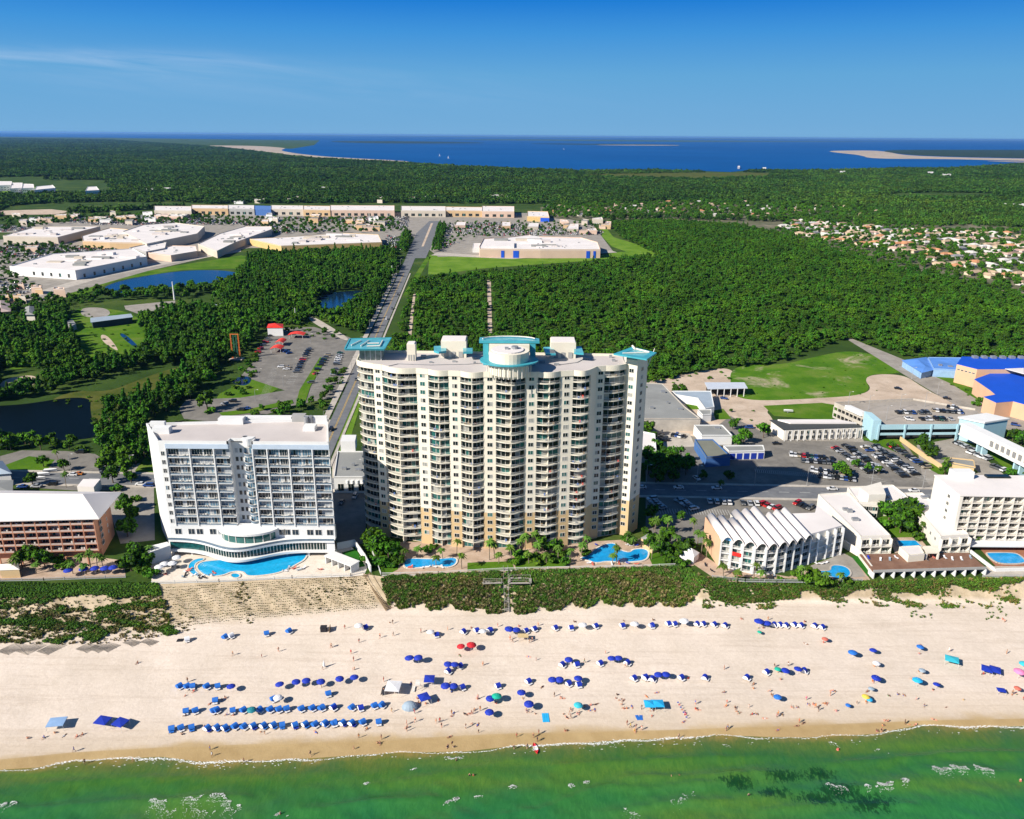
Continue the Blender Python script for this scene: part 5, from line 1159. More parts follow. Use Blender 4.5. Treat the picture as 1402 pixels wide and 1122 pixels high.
# ---- amusement car park: red roofed restaurant, signs, slingshot ride
hip_house('restaurant', 'small white restaurant with bright red hip roof at the top of the car park', [(366,449),(387,449),(387,444),(368,444)], 6.5, 2.0, M_WHITE, mat('red_roof', (.62, .035, .02), .6, .08), 'restaurant')
def red_canopy(label, px, z, dx, dy):
    x, y = G(*px); r = thing('red_canopy', label, 'canopy', (x, y, 0)); w = MB(); n = 8
    for j in range(n):
        a0, a1 = j/n, (j+1)/n; h0, h1 = 1.2*math.sin(math.pi*a0), 1.2*math.sin(math.pi*a1)
        w.add([(dx*(a0-.5), -dy/2, z+h0), (dx*(a1-.5), -dy/2, z+h1), (dx*(a1-.5), dy/2, z+h1), (dx*(a0-.5), dy/2, z+h0), (dx*(a0-.5), -dy/2, z+h0-.25), (dx*(a1-.5), -dy/2, z+h1-.25), (dx*(a1-.5), dy/2, z+h1-.25), (dx*(a0-.5), dy/2, z+h0-.25)], [(0, 1, 2, 3), (7, 6, 5, 4), (0, 4, 5, 1), (3, 2, 6, 7)])
    w.build('canopy_roof', [mat('red_canvas', (.68, .05, .03), .7)], r)
    for sx_ in (-1, 1):
        for sy_ in (-1, 1): w = MB(); w.bar((sx_*dx*.42, sy_*dy*.42, 0), (sx_*dx*.42, sy_*dy*.42, z), .12, 6); w.build('post', [M_WHITE], r)
red_canopy('curved red canopy beyond the parked cars, right of the red roofed restaurant', (407,463), 3.2, 12, 8)
red_canopy('small red canopy among the parked cars, upper of the two in the car park', (385,473), 3.2, 6, 10)
red_canopy('small red canopy beside the hedge and white trailer, lower of the two', (380,482), 3.2, 8, 9)
def slingshot():
    b = G(324, 492); h = 147-(G(324, 492)[1])*0+0
    def zat(py): return atY(324, py, b[1])[1]
    r = thing('slingshot_ride', 'tall slingshot ride frame with orange and green pylons over a small pad', 'ride', (*b, 0)); top = zat(458)
    mo = mat('orange_paint', (.6, .16, .04), .5); mg = mat('dark_green_paint', (.03, .12, .09), .5)
    for x, m_ in ((-2.6, mo), (2.6, mo), (-.8, mg), (1.0, mg)):
        w = MB()
        for dx in (-.35, .35): w.bar((x+dx, 0, 0), (x+dx*.6, 0, top), .20, 6)
        for k in range(int(top/1.5)): w.bar((x-.35, 0, k*1.5), (x+.3, 0, k*1.5+1.4), .1, 4)
        w.build('pylon', [m_], r)
    w = MB(); w.bar((-3, 0, top), (3, 0, top), .3, 6); w.build('crossbar', [mo], r)
    w = MB(); w.box(-4.5, 4.5, -3, 3, 0, .5); w.build('pad', [M_CONC], r)
slingshot()
# ---- left woodland: long metal shed, hut, far huts
r, P, O = bthing('metal_shed', 'long dark sided shed with pale blue metal roof in the meadow by the pond', 'shed', [(124.5,436),(126.5,441.5),(181,435),(177.5,431)], 5)
w = MB(); w.prism(P, 0, 5); w.build('wall', [mat('dark_blue_siding', (.03, .04, .06), .7, .1)], r); w = MB(); w.prism([(x*1.03, y*1.15) for x, y in P], 5.003, 5.3); w.build('roof', [M_BLUEGREY], r)
r, P, O = roofed('shed', 'small grey shed at the left end of the long metal shed', [(91,439),(96,448),(104,444),(99,437.5)], 4, M_GREYW, M_ROOFG, parapet=0, cat='shed')
hip_house('clubhouse', 'low house with pale blue roof in the trees below the blue pond', [(281,422),(302,419),(302,416),(279,417)], 4, 1.2, M_WHITE, M_BLUEGREY, 'house')
hip_house('clubhouse', 'large house with pinkish hip roof at the left edge below the mall', [(-10,428),(14,426),(12,413),(-10,413)], 5, 2, M_TAN, mat('pinkish_roof', (.42, .33, .30), .8), 'house')
hip_house('clubhouse', 'grey roofed house second in from the left edge below the mall', [(33,431),(47,431),(46,420),(35,421)], 5, 1.5, M_WARMW, M_ROOFG, 'house')
hip_house('clubhouse', 'low pinkish roofed house nearest the woods at the left edge', [(-10,440),(18,438),(12,431),(-10,431)], 4, 1.5, M_BLUEGREY, mat('pinkish_roof', (.42, .33, .30)), 'house')
# ---- shopping mall and stores, far
M_MALLW = mat('mall_wall', (.50, .44, .36), .85, .08, .05, coord='World'); M_MALLT = mat('mall_tan', (.52, .36, .20), .85, .08, .05, coord='World'); M_MALLP = mat('mall_pink', (.55, .40, .31), .85, .08, .05, coord='World')
def store(label, px, z, wm_, rm=M_ROOFW, vents=3, seed=1, parapet=.8, name='store', cat='store'): 
    r, P, O = roofed(name, label, px, z, wm_, rm, cat=cat, parapet=parapet, vents=vents*2, seed=seed); rg = random.Random(seed*7)
    for i in range(int(vents*1.6) if vents > 3 else 0):   # raised roof sections and skylight strips
        c0 = (sum(p[0] for p in P)/len(P), sum(p[1] for p in P)/len(P)); v_ = rg.choice(P); q_ = rg.uniform(.1, .72); x, y = c0[0]+(v_[0]-c0[0])*q_, c0[1]+(v_[1]-c0[1])*q_; a_, b_ = rg.uniform(3, 12), rg.uniform(2, 5)
        w = MB(); w.box(x-a_, x+a_, y-b_, y+b_, z+.305, z+rg.uniform(.9, 3.2), 0); w.build('raised_roof', [rg.choice([M_ROOFW, M_ROOFW, M_ROOF, M_ROOFG, M_MALLW])], r)
    return r, P, O
store('big box store with grey white roof and beige walls, left rear of the mall', [(4,324),(48,311.5),(137,311),(79,326)], 9, M_MALLW, vents=6, seed=2)
r, P, O = store('long white flat roofed store with pale blue side, nearest to the blue pond', [(13,366),(70,349),(182,341.5),(201,352.5),(103,372)], 9, M_WHITE, vents=8, seed=3)
wall_windows(r, P[0], P[4], 2, 6, 5, 3, t0=.3); wall_windows(r, P[4], P[3], 1, 5, 7, 3)
store('wide mall block with jumbled white roofs, left of the domed hall', [(112,324),(150,313),(205,318),(201,334),(150,333),(113,331)], 8, M_MALLT, vents=9, seed=4)
store('broad mall block with white roof in the centre of the mall', [(168,318),(195,309),(240,306),(280,311),(270,321),(201,335)], 10, M_MALLW, vents=9, seed=5)
store('small grey sided mall block between the long white store and the mall centre', [(177,340.5),(213,332.6),(228,333),(226,341),(200,346)], 8, M_GREYW, vents=2, seed=6)
store('pink walled mall block with white curved entrance, right of the long white store', [(203,347),(235,337.5),(268,338),(270,345),(234,351)], 7, M_MALLP, vents=3, seed=7)
store('narrow mall block running back toward the far car park', [(271,335),(300,321),(335,311),(372,311),(372,315),(322,333),(297,345)], 8, M_MALLW, vents=6, seed=8)
store('very long flat white roofed store with yellow front left of the avenue', [(342,328),(400,325),(470,320),(518,322),(523,332.5),(385,337.5)], 8, mat('yellow_wall', (.55, .38, .16), .85), vents=10, seed=9, parapet=.5)
for i, (x0, x1, y0, y1, lb, wmt) in enumerate([(211,262,289,283,'leftmost block of the far shopping strip, beige with arched front', M_MALLW),(262,312,286,281.5,'second block of the far shopping strip, orange walled', M_MALLT),(312,348,286.5,281.5,'third block of the far shopping strip with grey front', M_GREYW),
        (371,415,287,282,'fourth block of the far shopping strip, white roofed', M_MALLW),(415,452,288,282.5,'fifth block of the far shopping strip, tan with a square gable', M_MALLT),(452,540,288.5,282,'long sixth block of the far shopping strip left of the avenue', M_MALLP),
        (549,610,289,283,'first block of the far shopping strip right of the avenue', M_MALLW),(610,660,289,284,'middle block of the far shopping strip right of the avenue with a round gable', M_MALLT),(660,704,290,283,'last block of the far shopping strip with a tall front', M_MALLP)]):
    r, P, O = store(lb, [(x0,y0),(x1,y0+.6),(x1,y1+.4),(x0,y1)], 11, wmt, vents=3, seed=20+i)
    wall_windows(r, P[0], P[1], 1.5, 6.5, max(3, int((x1-x0)/9)), 7, mull=2)
r, P, O = store('pale strip building in front of the leftmost far shopping block', [(211,296),(250,297.5),(262,293),(215,291.5)], 5, M_MALLP, vents=0)
r, P, O = store('dark blue vaulted store front in the far shopping strip', [(348,287),(371,287.5),(371,283),(348,282.5)], 11, mat('blue_store', (.05, .13, .35), .6), mat('blue_vault', (.10, .2, .45), .5), vents=0)
r, P, O = store('white roofed store with yellow and blue walls at the end of the far car park', [(722,297),(752,298),(750,290.5),(722,290)], 8, mat('yellow_wall', (.55, .38, .16)), vents=2)
w = MB(); fc = Fac(P[0], P[1], (0, -1)); fc.box(w, fc.L*.6, fc.L*1.0, .01, .4, 0, 7); w.build('blue_front', [M_BLUE], r)
r, P, O = store('huge beige superstore with white roof and blue bays beside the bright lawn', [(656,339),(662,328),(696,326),(725,322.5),(728,325),(795,326.5),(818,333),(822,343),(790,343),(740,343),(657,342)], 10, M_MALLP, vents=9, seed=40, parapet=1)
for t, wd_ in ((.35, 4), (.55, 7)):
    w = MB(); fc = Fac(P[10], P[9], (0, -1)); fc.box(w, fc.L*t, fc.L*t+wd_, .01, .5, 0, 9); w.build('blue_bay', [M_BLUE], r)
w = MB(); fc = Fac(P[8], P[7], (0, -1)); fc.box(w, fc.L*.4, fc.L*.55, .01, .5, 0, 9); fc.box(w, fc.L*.7, fc.L*.8, .01, .5, 0, 9); w.build('blue_bay', [M_BLUE], r)
w = MB(); q = rel(GP([(664,336),(704,336),(704,330),(680,329)], 14), O); w.prism(q, 10.31, 13); w.build('raised_roof', [M_ROOFW], r)
w = MB(); q = rel(GP([(722,327),(742,329),(738,323),(726,321.5)], 14), O); w.prism(q, 10.31, 13); w.build('raised_roof', [M_ROOFW], r)
for lb, px, z, wm_ in [('small white shop with orange front in the superstore car park', [(687,310),(699,310),(699,304.5),(687,304.5)], 5, M_MALLT), ('small pink roofed shop left of the orange shop in the superstore car park', [(623,309),(637,309),(638,304.5),(625,304.5)], 5, M_MALLP),
    ('low white shop beside the superstore left wall', [(647,341),(657,341),(658,334),(648,334)], 5, M_WHITE), ('small beige bank building beyond the superstore roof', [(722,311),(737,311),(738,306),(724,306)], 5, M_MALLW), ('long pale shop right of the beige bank beyond the superstore', [(776,314),(792,314),(792,307),(780,307)], 5, M_MALLW)]:
    store(lb, px, z, wm_, vents=0, parapet=.4, name='shop', cat='shop')
for i, (lb, px) in enumerate([('large white resort block at the far left edge above the woods', [(-10,255),(18,254),(16,249),(-10,249)]), ('second white resort block from the left edge above the woods', [(14,259),(30,258),(31,251),(16,251)]), ('third white resort block from the left edge above the woods', [(30,258.5),(47,258),(46,253),(32,252.5)]),
        ('fourth white resort block, right end of the white cluster above the woods', [(47,261),(76,258),(72,254),(50,256)]), ('lone white building in the woods right of the white resort cluster', [(117,262),(136,261),(132,256),(120,256.5)])]):
    r, P, O = store(lb, px, 14, M_WHITE, vents=0, name='resort_block', cat='building'); wall_windows(r, P[0], P[1], 3, 5, 6, 3, kind=1); wall_windows(r, P[0], P[1], 8, 10, 6, 3, kind=1)
for i, (x, y, w_, lb) in enumerate([(158,262,9,'thin white roof in the woods right of the lone white building'),(199,259.5,14,'long white roof in the woods over the left far strip'),(222,259,12,'white roof in the woods next to the long white roof'),(268,257.5,6,'small white roof in the woods, middle of the far left trees'),(440,258,9,'white roof in the woods beyond the avenue end'),
        (1010,229,3,'tiny white tower block on the bay shore'),(1044,231,5,'white roofs on the bay shore near the point'),(1150,236,7,'white boathouse on the bay shore, right'),(1270,237,8,'white roof in the far right shore woods'),(1290,240,12,'long white roof in the far right shore woods'),(1375,280,18,'white school roof in the right woods'),(1395,281,8,'white roof at the right edge woods')]):
    h = 6 if y > 245 else 9
    store(lb, [(x, y), (x+w_, y), (x+w_, y-1.3), (x, y-1.3)], h, M_WHITE, vents=0, name='far_building', cat='building')
rs3 = random.Random(55); WD = [('white', M_WHITE), ('beige', M_MALLW), ('tan', M_MALLT), ('pink', M_MALLP)]
for nm_, poly, n_ in (('behind the far left mall store', (5, 235, 291, 304), 18), ('in the car park left of avenue', (345, 540, 294, 312), 17), ('at the left edge below the mall', (0, 75, 386, 412), 7), ('beyond the superstore', (745, 830, 300, 318), 9), ('between mall roofs and car park', (20, 250, 312, 342), 12), ('in woods beyond the shopping strip', (300, 720, 266, 277), 12)):
    L__ = sorted([(rs3.uniform(poly[0], poly[1]), rs3.uniform(poly[2], poly[3])) for _ in range(n_)])
    for i, (x, y) in enumerate(L__):
        w_ = rs3.uniform(7, 18); c_, m_ = rs3.choice(WD); store(f'{c_} building, {ordinal(i)} from left {nm_}', [(x, y), (x+w_, y+.3), (x+w_+rs3.uniform(-3, 3), y-rs3.uniform(1.2, 3)), (x+rs3.uniform(-2, 2), y-rs3.uniform(1.2, 3))], rs3.uniform(4, 7), m_, rs3.choice([M_ROOFW, M_ROOFW, M_ROOFG, M_ROOF]), vents=1, seed=300+i, name='shop', cat='shop')
# ---- bay-shore mast and sails; tall white light mast by the pond
def mast(name, label, px, ptop, rad, matl, cat='pole'):
    b = G(*px); z = atY(px[0], ptop, b[1])[1]; w = MB(); w.cyl(0, 0, 0, z, rad, rad*.6, 10); o = w.build(name, [matl]); o.location = (*b, 0); return tag(o, label, cat)
mast('white_mast', 'tall white mast standing beside the blue pond', (239,411), 386, .8, M_WHITE)
mast('white_mast', 'white mast beside the avenue near the dark trees', (537,377), 364, .5, M_WHITE)
mast('white_mast', 'white mast above the parked cars by the small dark pond', (405,441), 422, .35, M_WHITE)
# ---- houses of the residential streets (right) with hipped roofs
HV = []
hw = {k: mat('house_wall_'+k, c, .85, .05) for k, c in (('white', (.58, .54, .48)), ('cream', (.55, .46, .33)), ('grey', (.35, .35, .36)))}
hr = {k: mat('house_roof_'+k, c, .85, .12, .2) for k, c in (('white', (.52, .50, .47)), ('tan', (.42, .31, .21)), ('orange', (.46, .22, .11)), ('grey', (.22, .22, .23)), ('brown', (.26, .18, .13)), ('pinkish', (.48, .33, .27)))}
def house_mesh(L_, W_, h, rise, wm_, rm, ell=False):
    a = MB(); a.box(-L_/2, L_/2, -W_/2, W_/2, 0, h)
    b = MB(); e = .5; x, y = L_/2+e, W_/2+e; t = W_/2+e
    b.add([(-x, -y, h), (x, -y, h), (x, y, h), (-x, y, h), (-x+t, 0, h+rise), (x-t, 0, h+rise)], [(0, 1, 5, 4), (1, 2, 5), (2, 3, 4, 5), (3, 0, 4), (3, 2, 1, 0)])
    if ell:
        a.box(L_*.05, L_*.42, -W_/2-5, -W_/2, 0, h); x0, x1 = L_*.05-e, L_*.42+e; xm = (x0+x1)/2
        b.add([(x0, -W_/2-5-e, h), (x1, -W_/2-5-e, h), (x1, -W_/2+1, h), (x0, -W_/2+1, h), (xm, -W_/2-3, h+rise*.8), (xm, 0, h+rise*.8)], [(0, 1, 4), (1, 2, 5, 4), (3, 0, 4, 5)])
    c = MB()
    for i in range(3): xx = -L_/2+L_*(.2+.3*i); c.box(xx-.7, xx+.7, -W_/2-.06 if not (ell and i == 2) else -W_/2-5.06, -W_/2+.05 if not (ell and i == 2) else -W_/2-4.9, 1.0, 2.2)
    return a.mesh('wall', [wm_]), b.mesh('roof', [rm]), c.mesh('window', [M_GL])
HM = []
for i, (wk, rk, l, w_, el_) in enumerate([('white','white',16,9,True),('white','white',20,9,False),('cream','tan',15,9,True),('cream','orange',15,10,True),('white','grey',14,9,False),('white','brown',15,9,True),('white','pinkish',17,9,True),('cream','tan',19,9,False),('white','white',13,10,True)]):
    HM.append((rk, house_mesh(l, w_, 3.2, 2.2, hw[wk], hr[rk], el_)))
rh = random.Random(77); placed = []
HPOLY = [(1062,316),(1075,304),(1120,302),(1160,308),(1215,312),(1300,318),(1470,322),(1470,415),(1402,394),(1340,379),(1300,370),(1255,357),(1215,345),(1180,337),(1140,332),(1100,326)]
HPOLY2 = [(745,283),(800,281),(900,277),(1000,276),(1100,281),(1170,283),(1215,292),(1190,298),(1100,300),(1055,302),(900,298),(760,296)]
HPOLY3 = [(1180,300),(1230,296),(1260,304),(1210,308)]
def inside(p, poly):
    x, y = p; c = False; n = len(poly)
    for i in range(n):
        (x0, y0), (x1, y1) = poly[i], poly[(i+1) % n]
        if (y0 > y) != (y1 > y) and x < (x1-x0)*(y-y0)/(y1-y0)+x0: c = not c
    return c
hc = {}; HT = []
def houses(poly, dens, region, group, sx_, sy_, jit, keep, ang):
    px0, px1 = min(p[0] for p in poly), max(p[0] for p in poly); W_ = [G(*p) for p in poly]
    X0, X1 = min(p[0] for p in W_), max(p[0] for p in W_); Y0, Y1 = min(p[1] for p in W_), max(p[1] for p in W_)
    ca, sa = math.cos(ang), math.sin(ang); row = 0; got = []
    y = Y0-200
    while y < Y1+200:
        x = X0-200
        while x < X1+200:
            cx, cy = x+rh.uniform(-jit, jit), y+(row % 2)*12+rh.uniform(-jit, jit)*.6
            xr, yr = X0+(cx-X0)*ca-(cy-Y0)*sa, Y0+(cx-X0)*sa+(cy-Y0)*ca
            pp = PX(xr, yr) if yr > 10 else (0, 0)
            if yr > 10 and inside(pp, poly) and rh.random() < keep: got.append((xr, yr, pp))
            x += sx_
        y += sy_; row += 1
    for xr, yr, pp in got:
        rk, meshes = rh.choice(HM); hc[rk, region] = hc.get((rk, region), 0)
        o = thing('house', 'house', 'house', (xr, yr, 0.2), ang+rh.choice([0, 0, math.pi/2, math.pi])+rh.uniform(-.12, .12), f'{rk} roofed houses {group}')
        s_ = rh.uniform(.85, 1.15); o.scale = (s_, s_, 1)
        for me in meshes: c = bpy.data.objects.new(me.name.split('.')[0], me); COL.objects.link(c); c.parent = o
        placed.append((xr, yr)); HT.append((rk, region, pp, o))
houses(HPOLY, 1, 'in the suburb beyond the right side of the forest', 'in the right hand suburb', 24, 32, 4, .86, .35)
houses(HPOLY2, 1, 'in the far streets beyond the forest and the superstore', 'in the far streets', 38, 62, 8, .52, .1)
# each house is pinned down by its roof, the depth band it stands in and its order from the left
for rk, region in sorted(set((a, b) for a, b, _, _ in HT)):
    ids = sorted((t for t in HT if t[0] == rk and t[1] == region), key=lambda t: -t[2][1]); nb = max(1, round(len(ids)/9)); step = math.ceil(len(ids)/nb)
    for b_ in range(nb):
        row = sorted(ids[b_*step:(b_+1)*step], key=lambda t: t[2][0])
        for n_, t in enumerate(row): t[3]['label'] = f'{rk} roofed house, {ordinal(n_)} from left in {ordinal(b_)} nearest row of {"suburb" if "suburb" in region else "far streets"} right of forest' if 'suburb' in region else f'{rk} roofed house, {ordinal(n_)} from left in {ordinal(b_)} nearest row of far streets'
print('houses', len(placed))
# ================================================================ trees
def leaf_mat(name, c0, c1, c2, rnd=0.30, pf=0.018):
    m, N, L, b = node_mat(name); t = N.new('ShaderNodeTexCoord').outputs['Object']
    c = ramp(N, L, noise(N, L, t, 0.9, 4, 0.7), [(0.35, c0), (0.5, c1), (0.68, c2)])
    oi = N.new('ShaderNodeObjectInfo'); hs = N.new('ShaderNodeHueSaturation')
    for sock, lo, hi in (('Value', 1-rnd, 1+rnd), ('Hue', 0.485, 0.515)):
        ma = N.new('ShaderNodeMapRange'); ma.inputs['To Min'].default_value = lo; ma.inputs['To Max'].default_value = hi
        L.new(oi.outputs['Random'], ma.inputs[0]); L.new(ma.outputs[0], hs.inputs[sock])
    pn = ramp(N, L, noise(N, L, oi.outputs['Location'], pf, 7, 0.65), [(0.34, (.55, .62, .66)), (0.50, (1, 1, 1)), (0.66, (1.5, 1.32, 1.05))]); c = mixc(N, L, 1.0, c, pn, 'MULTIPLY')
    L.new(c, hs.inputs['Color']); L.new(hs.outputs[0], b.inputs['Base Color']); b.inputs['Roughness'].default_value = 0.75; b.inputs['Specular IOR Level'].default_value = 0.04
    return m
M_LF = [leaf_mat('oak_leaves', (0.028, 0.084, 0.006), (0.050, 0.135, 0.009), (0.090, 0.195, 0.016)),
        leaf_mat('pine_needles', (0.022, 0.078, 0.008), (0.040, 0.118, 0.012), (0.068, 0.170, 0.018)),
        leaf_mat('scrub_leaves', (0.034, 0.10, 0.008), (0.060, 0.15, 0.012), (0.105, 0.20, 0.022))]
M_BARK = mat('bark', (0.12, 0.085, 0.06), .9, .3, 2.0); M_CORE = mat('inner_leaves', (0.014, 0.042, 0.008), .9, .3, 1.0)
def crown(seed, R, H, z0, kind, nq, qs):
    """leaf clumps spread through an uneven crown; returns mesh data (numpy)"""
    r = np.random.default_rng(seed); C_ = []
    if kind == 'round':
        n = 11
        for k in range(n):
            a = r.uniform(0, 6.28); rr = R*math.sqrt(r.uniform(0, .55)); h = z0+H*(.25+.6*r.random()); s = R*r.uniform(.32, .52)*(1-.25*(h-z0)/H); C_.append((rr*math.cos(a), rr*math.sin(a), h, s, s*.85))
        C_.append((0, 0, z0+H*.72, R*.5, R*.45))
    elif kind == 'pine':
        for k in range(9):
            t = k/8; h = z0+H*(.12+.8*t); rr = R*(1-t)**.7*.55; a = r.uniform(0, 6.28); s = R*(.55-.33*t)*r.uniform(.8, 1.2); C_.append((rr*math.cos(a)*.7, rr*math.sin(a)*.7, h, s, s*.7))
        C_.append((0, 0, z0+H*.93, R*.22, R*.35))
    else:
        for k in range(7):
            a = r.uniform(0, 6.28); rr = R*math.sqrt(r.uniform(0, .8)); s = R*r.uniform(.3, .5); C_.append((rr*math.cos(a), rr*math.sin(a), z0+H*.45*r.uniform(.8, 1.3), s, s*.7))
    C_ = np.array(C_); idx = r.integers(0, len(C_), nq); c = C_[idx]
    d = r.normal(size=(nq, 3)); d[:, 2] += 0.35; d /= np.linalg.norm(d, axis=1)[:, None]
    rad = r.uniform(.78, 1.08, nq); p = c[:, :3]+d*np.stack([c[:, 3], c[:, 3], c[:, 4]], 1)*rad[:, None]
    nrm = d+r.normal(scale=.45, size=(nq, 3)); nrm /= np.linalg.norm(nrm, axis=1)[:, None]
    t1 = np.cross(nrm, r.normal(size=(nq, 3))); t1 /= np.linalg.norm(t1, axis=1)[:, None]; t2 = np.cross(nrm, t1)
    s = qs*r.uniform(.6, 1.25, nq)[:, None]; V = np.stack([p-t1*s-t2*s*.6, p+t1*s-t2*s*.7, p+t1*s*.8+t2*s*.7, p-t1*s*.7+t2*s*.8], 1).reshape(-1, 3)
    Q = np.arange(nq*4).reshape(-1, 4); mi = np.zeros(nq, int)
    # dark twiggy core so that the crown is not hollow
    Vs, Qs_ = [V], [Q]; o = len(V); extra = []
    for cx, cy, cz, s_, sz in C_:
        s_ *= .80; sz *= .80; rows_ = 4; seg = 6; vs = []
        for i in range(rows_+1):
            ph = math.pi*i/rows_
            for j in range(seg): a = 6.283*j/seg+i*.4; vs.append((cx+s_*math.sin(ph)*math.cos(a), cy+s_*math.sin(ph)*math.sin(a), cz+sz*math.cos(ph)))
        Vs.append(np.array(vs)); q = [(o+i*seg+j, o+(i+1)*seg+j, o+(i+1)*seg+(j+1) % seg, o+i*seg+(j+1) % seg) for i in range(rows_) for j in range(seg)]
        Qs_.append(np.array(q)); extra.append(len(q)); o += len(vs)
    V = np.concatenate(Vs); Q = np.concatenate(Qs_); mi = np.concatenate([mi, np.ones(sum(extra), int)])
    return V, Q, mi
def crown_mesh(name, leaf, **k):
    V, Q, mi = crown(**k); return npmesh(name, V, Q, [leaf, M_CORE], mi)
def trunk_mesh(name, h, r0, limbs=4, seed=1, lean=0.0):
    w = MB(); rg = random.Random(seed); top = (lean*h, 0, h); w.bar((0, 0, -.3), (lean*h*.5, 0, h*.5), r0, 7, 0, r0*.75); w.bar((lean*h*.5, 0, h*.5), top, r0*.75, 7, 0, r0*.35)
    for i in range(limbs):
        a = 6.283*i/limbs+rg.random(); z = h*rg.uniform(.45, .75); w.bar((lean*z, 0, z), (lean*z+math.cos(a)*h*.25, math.sin(a)*h*.25, z+h*.22), r0*.4, 5, 0, r0*.15)
    return w.mesh(name, [M_BARK])
SPEC = []   # (kind name, crown mesh, trunk mesh, height)
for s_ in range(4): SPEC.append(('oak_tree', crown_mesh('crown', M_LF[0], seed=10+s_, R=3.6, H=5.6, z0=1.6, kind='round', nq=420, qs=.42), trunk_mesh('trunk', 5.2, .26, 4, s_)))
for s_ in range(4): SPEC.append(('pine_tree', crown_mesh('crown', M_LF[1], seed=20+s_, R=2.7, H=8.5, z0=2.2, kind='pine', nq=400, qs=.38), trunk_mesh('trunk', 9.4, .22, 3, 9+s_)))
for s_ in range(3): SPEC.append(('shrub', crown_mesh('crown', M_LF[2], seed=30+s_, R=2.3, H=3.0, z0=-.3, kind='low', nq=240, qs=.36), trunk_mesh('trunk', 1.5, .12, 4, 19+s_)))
# woods: polygons of ground in picture measures; each: spacing (m), kinds, scale range, region, label, group
TR = [
 ('right', [(566,386),(600,381),(690,373),(800,363),(862,354),(906,352),(850,326),(832,306),(900,302),(1010,309),(1062,320),(1130,341),(1240,370),(1310,384),(1402,408),(1560,440),(1560,525),(1402,497),(1300,491),(1240,490),(1165,464),(1110,482),(1060,500),(1000,504),(950,512),(884,530),(880,600),(505,600),(505,530),(545,455)], 5.2, (0,1,2,3,4,6), (.44, 1.05)),
 ('left', [(332,372),(345,352),(400,349),(470,346),(525,345),(548,348),(545,368),(528,400),(506,440),(496,462),(480,458),(430,436),(420,434),(410,446),(365,446),(350,462),(345,478),(310,500),(285,530),(240,562),(210,572),(200,590),(215,640),(160,640),(135,606),(60,606),(0,608),(-60,612),(-60,604),(138,603),(130,570),(190,530),(240,505),(205,500),(150,518),(100,530),(60,545),(0,550),(-60,550),(-60,450),(0,440),(55,452),(60,430),(90,426),(100,455),(118,490),(180,500),(205,480),(196,455),(190,440),(200,440),(240,425),(280,424),(310,400),(320,386)], 6.2, (0,1,2,3,4,5,0,2), (.8, 1.35)),
 ('left', [(-60,600),(0,605),(60,608),(136,610),(152,620),(128,626),(90,618),(30,616),(-60,624)], 6, (0,1,2,3,8), (.7, 1.1)),
 ('left', [(884,622),(905,618),(930,636),(948,650),(945,662),(884,664)], 6.2, (0,1,2,3), (.8, 1.15)),
 ('left', [(955,652),(1000,652),(1000,660),(955,661)], 8, (0,1,2,8), (.5, .8)),
 ('pond', [(128,406),(200,400),(290,392),(320,384),(312,402),(250,412),(180,412),(130,414)], 11, (0,1,2,3), (.9, 1.4)),
]
HOLES = [[(434,406),(500,396),(502,404),(482,420),(468,434),(450,434),(432,422)], [(155,455),(175,455),(196,478),(165,468)], [(664,384),(675,384),(677,464),(666,464)], [(564,400),(572,400),(567,464),(556,464)], [(90,436),(185,430),(185,448),(92,450)],
         [(0,505),(55,505),(60,530),(0,540)], [(278,414),(305,414),(305,424),(278,424)], [(95,448),(160,448),(168,492),(110,492)], [(60,548),(100,531),(150,533),(195,514),(255,496),(264,508),(212,538),(150,562),(140,602),(126,600),(120,562)], [(-60,556),(0,554),(93,543),(128,545),(140,606),(-60,606)]]
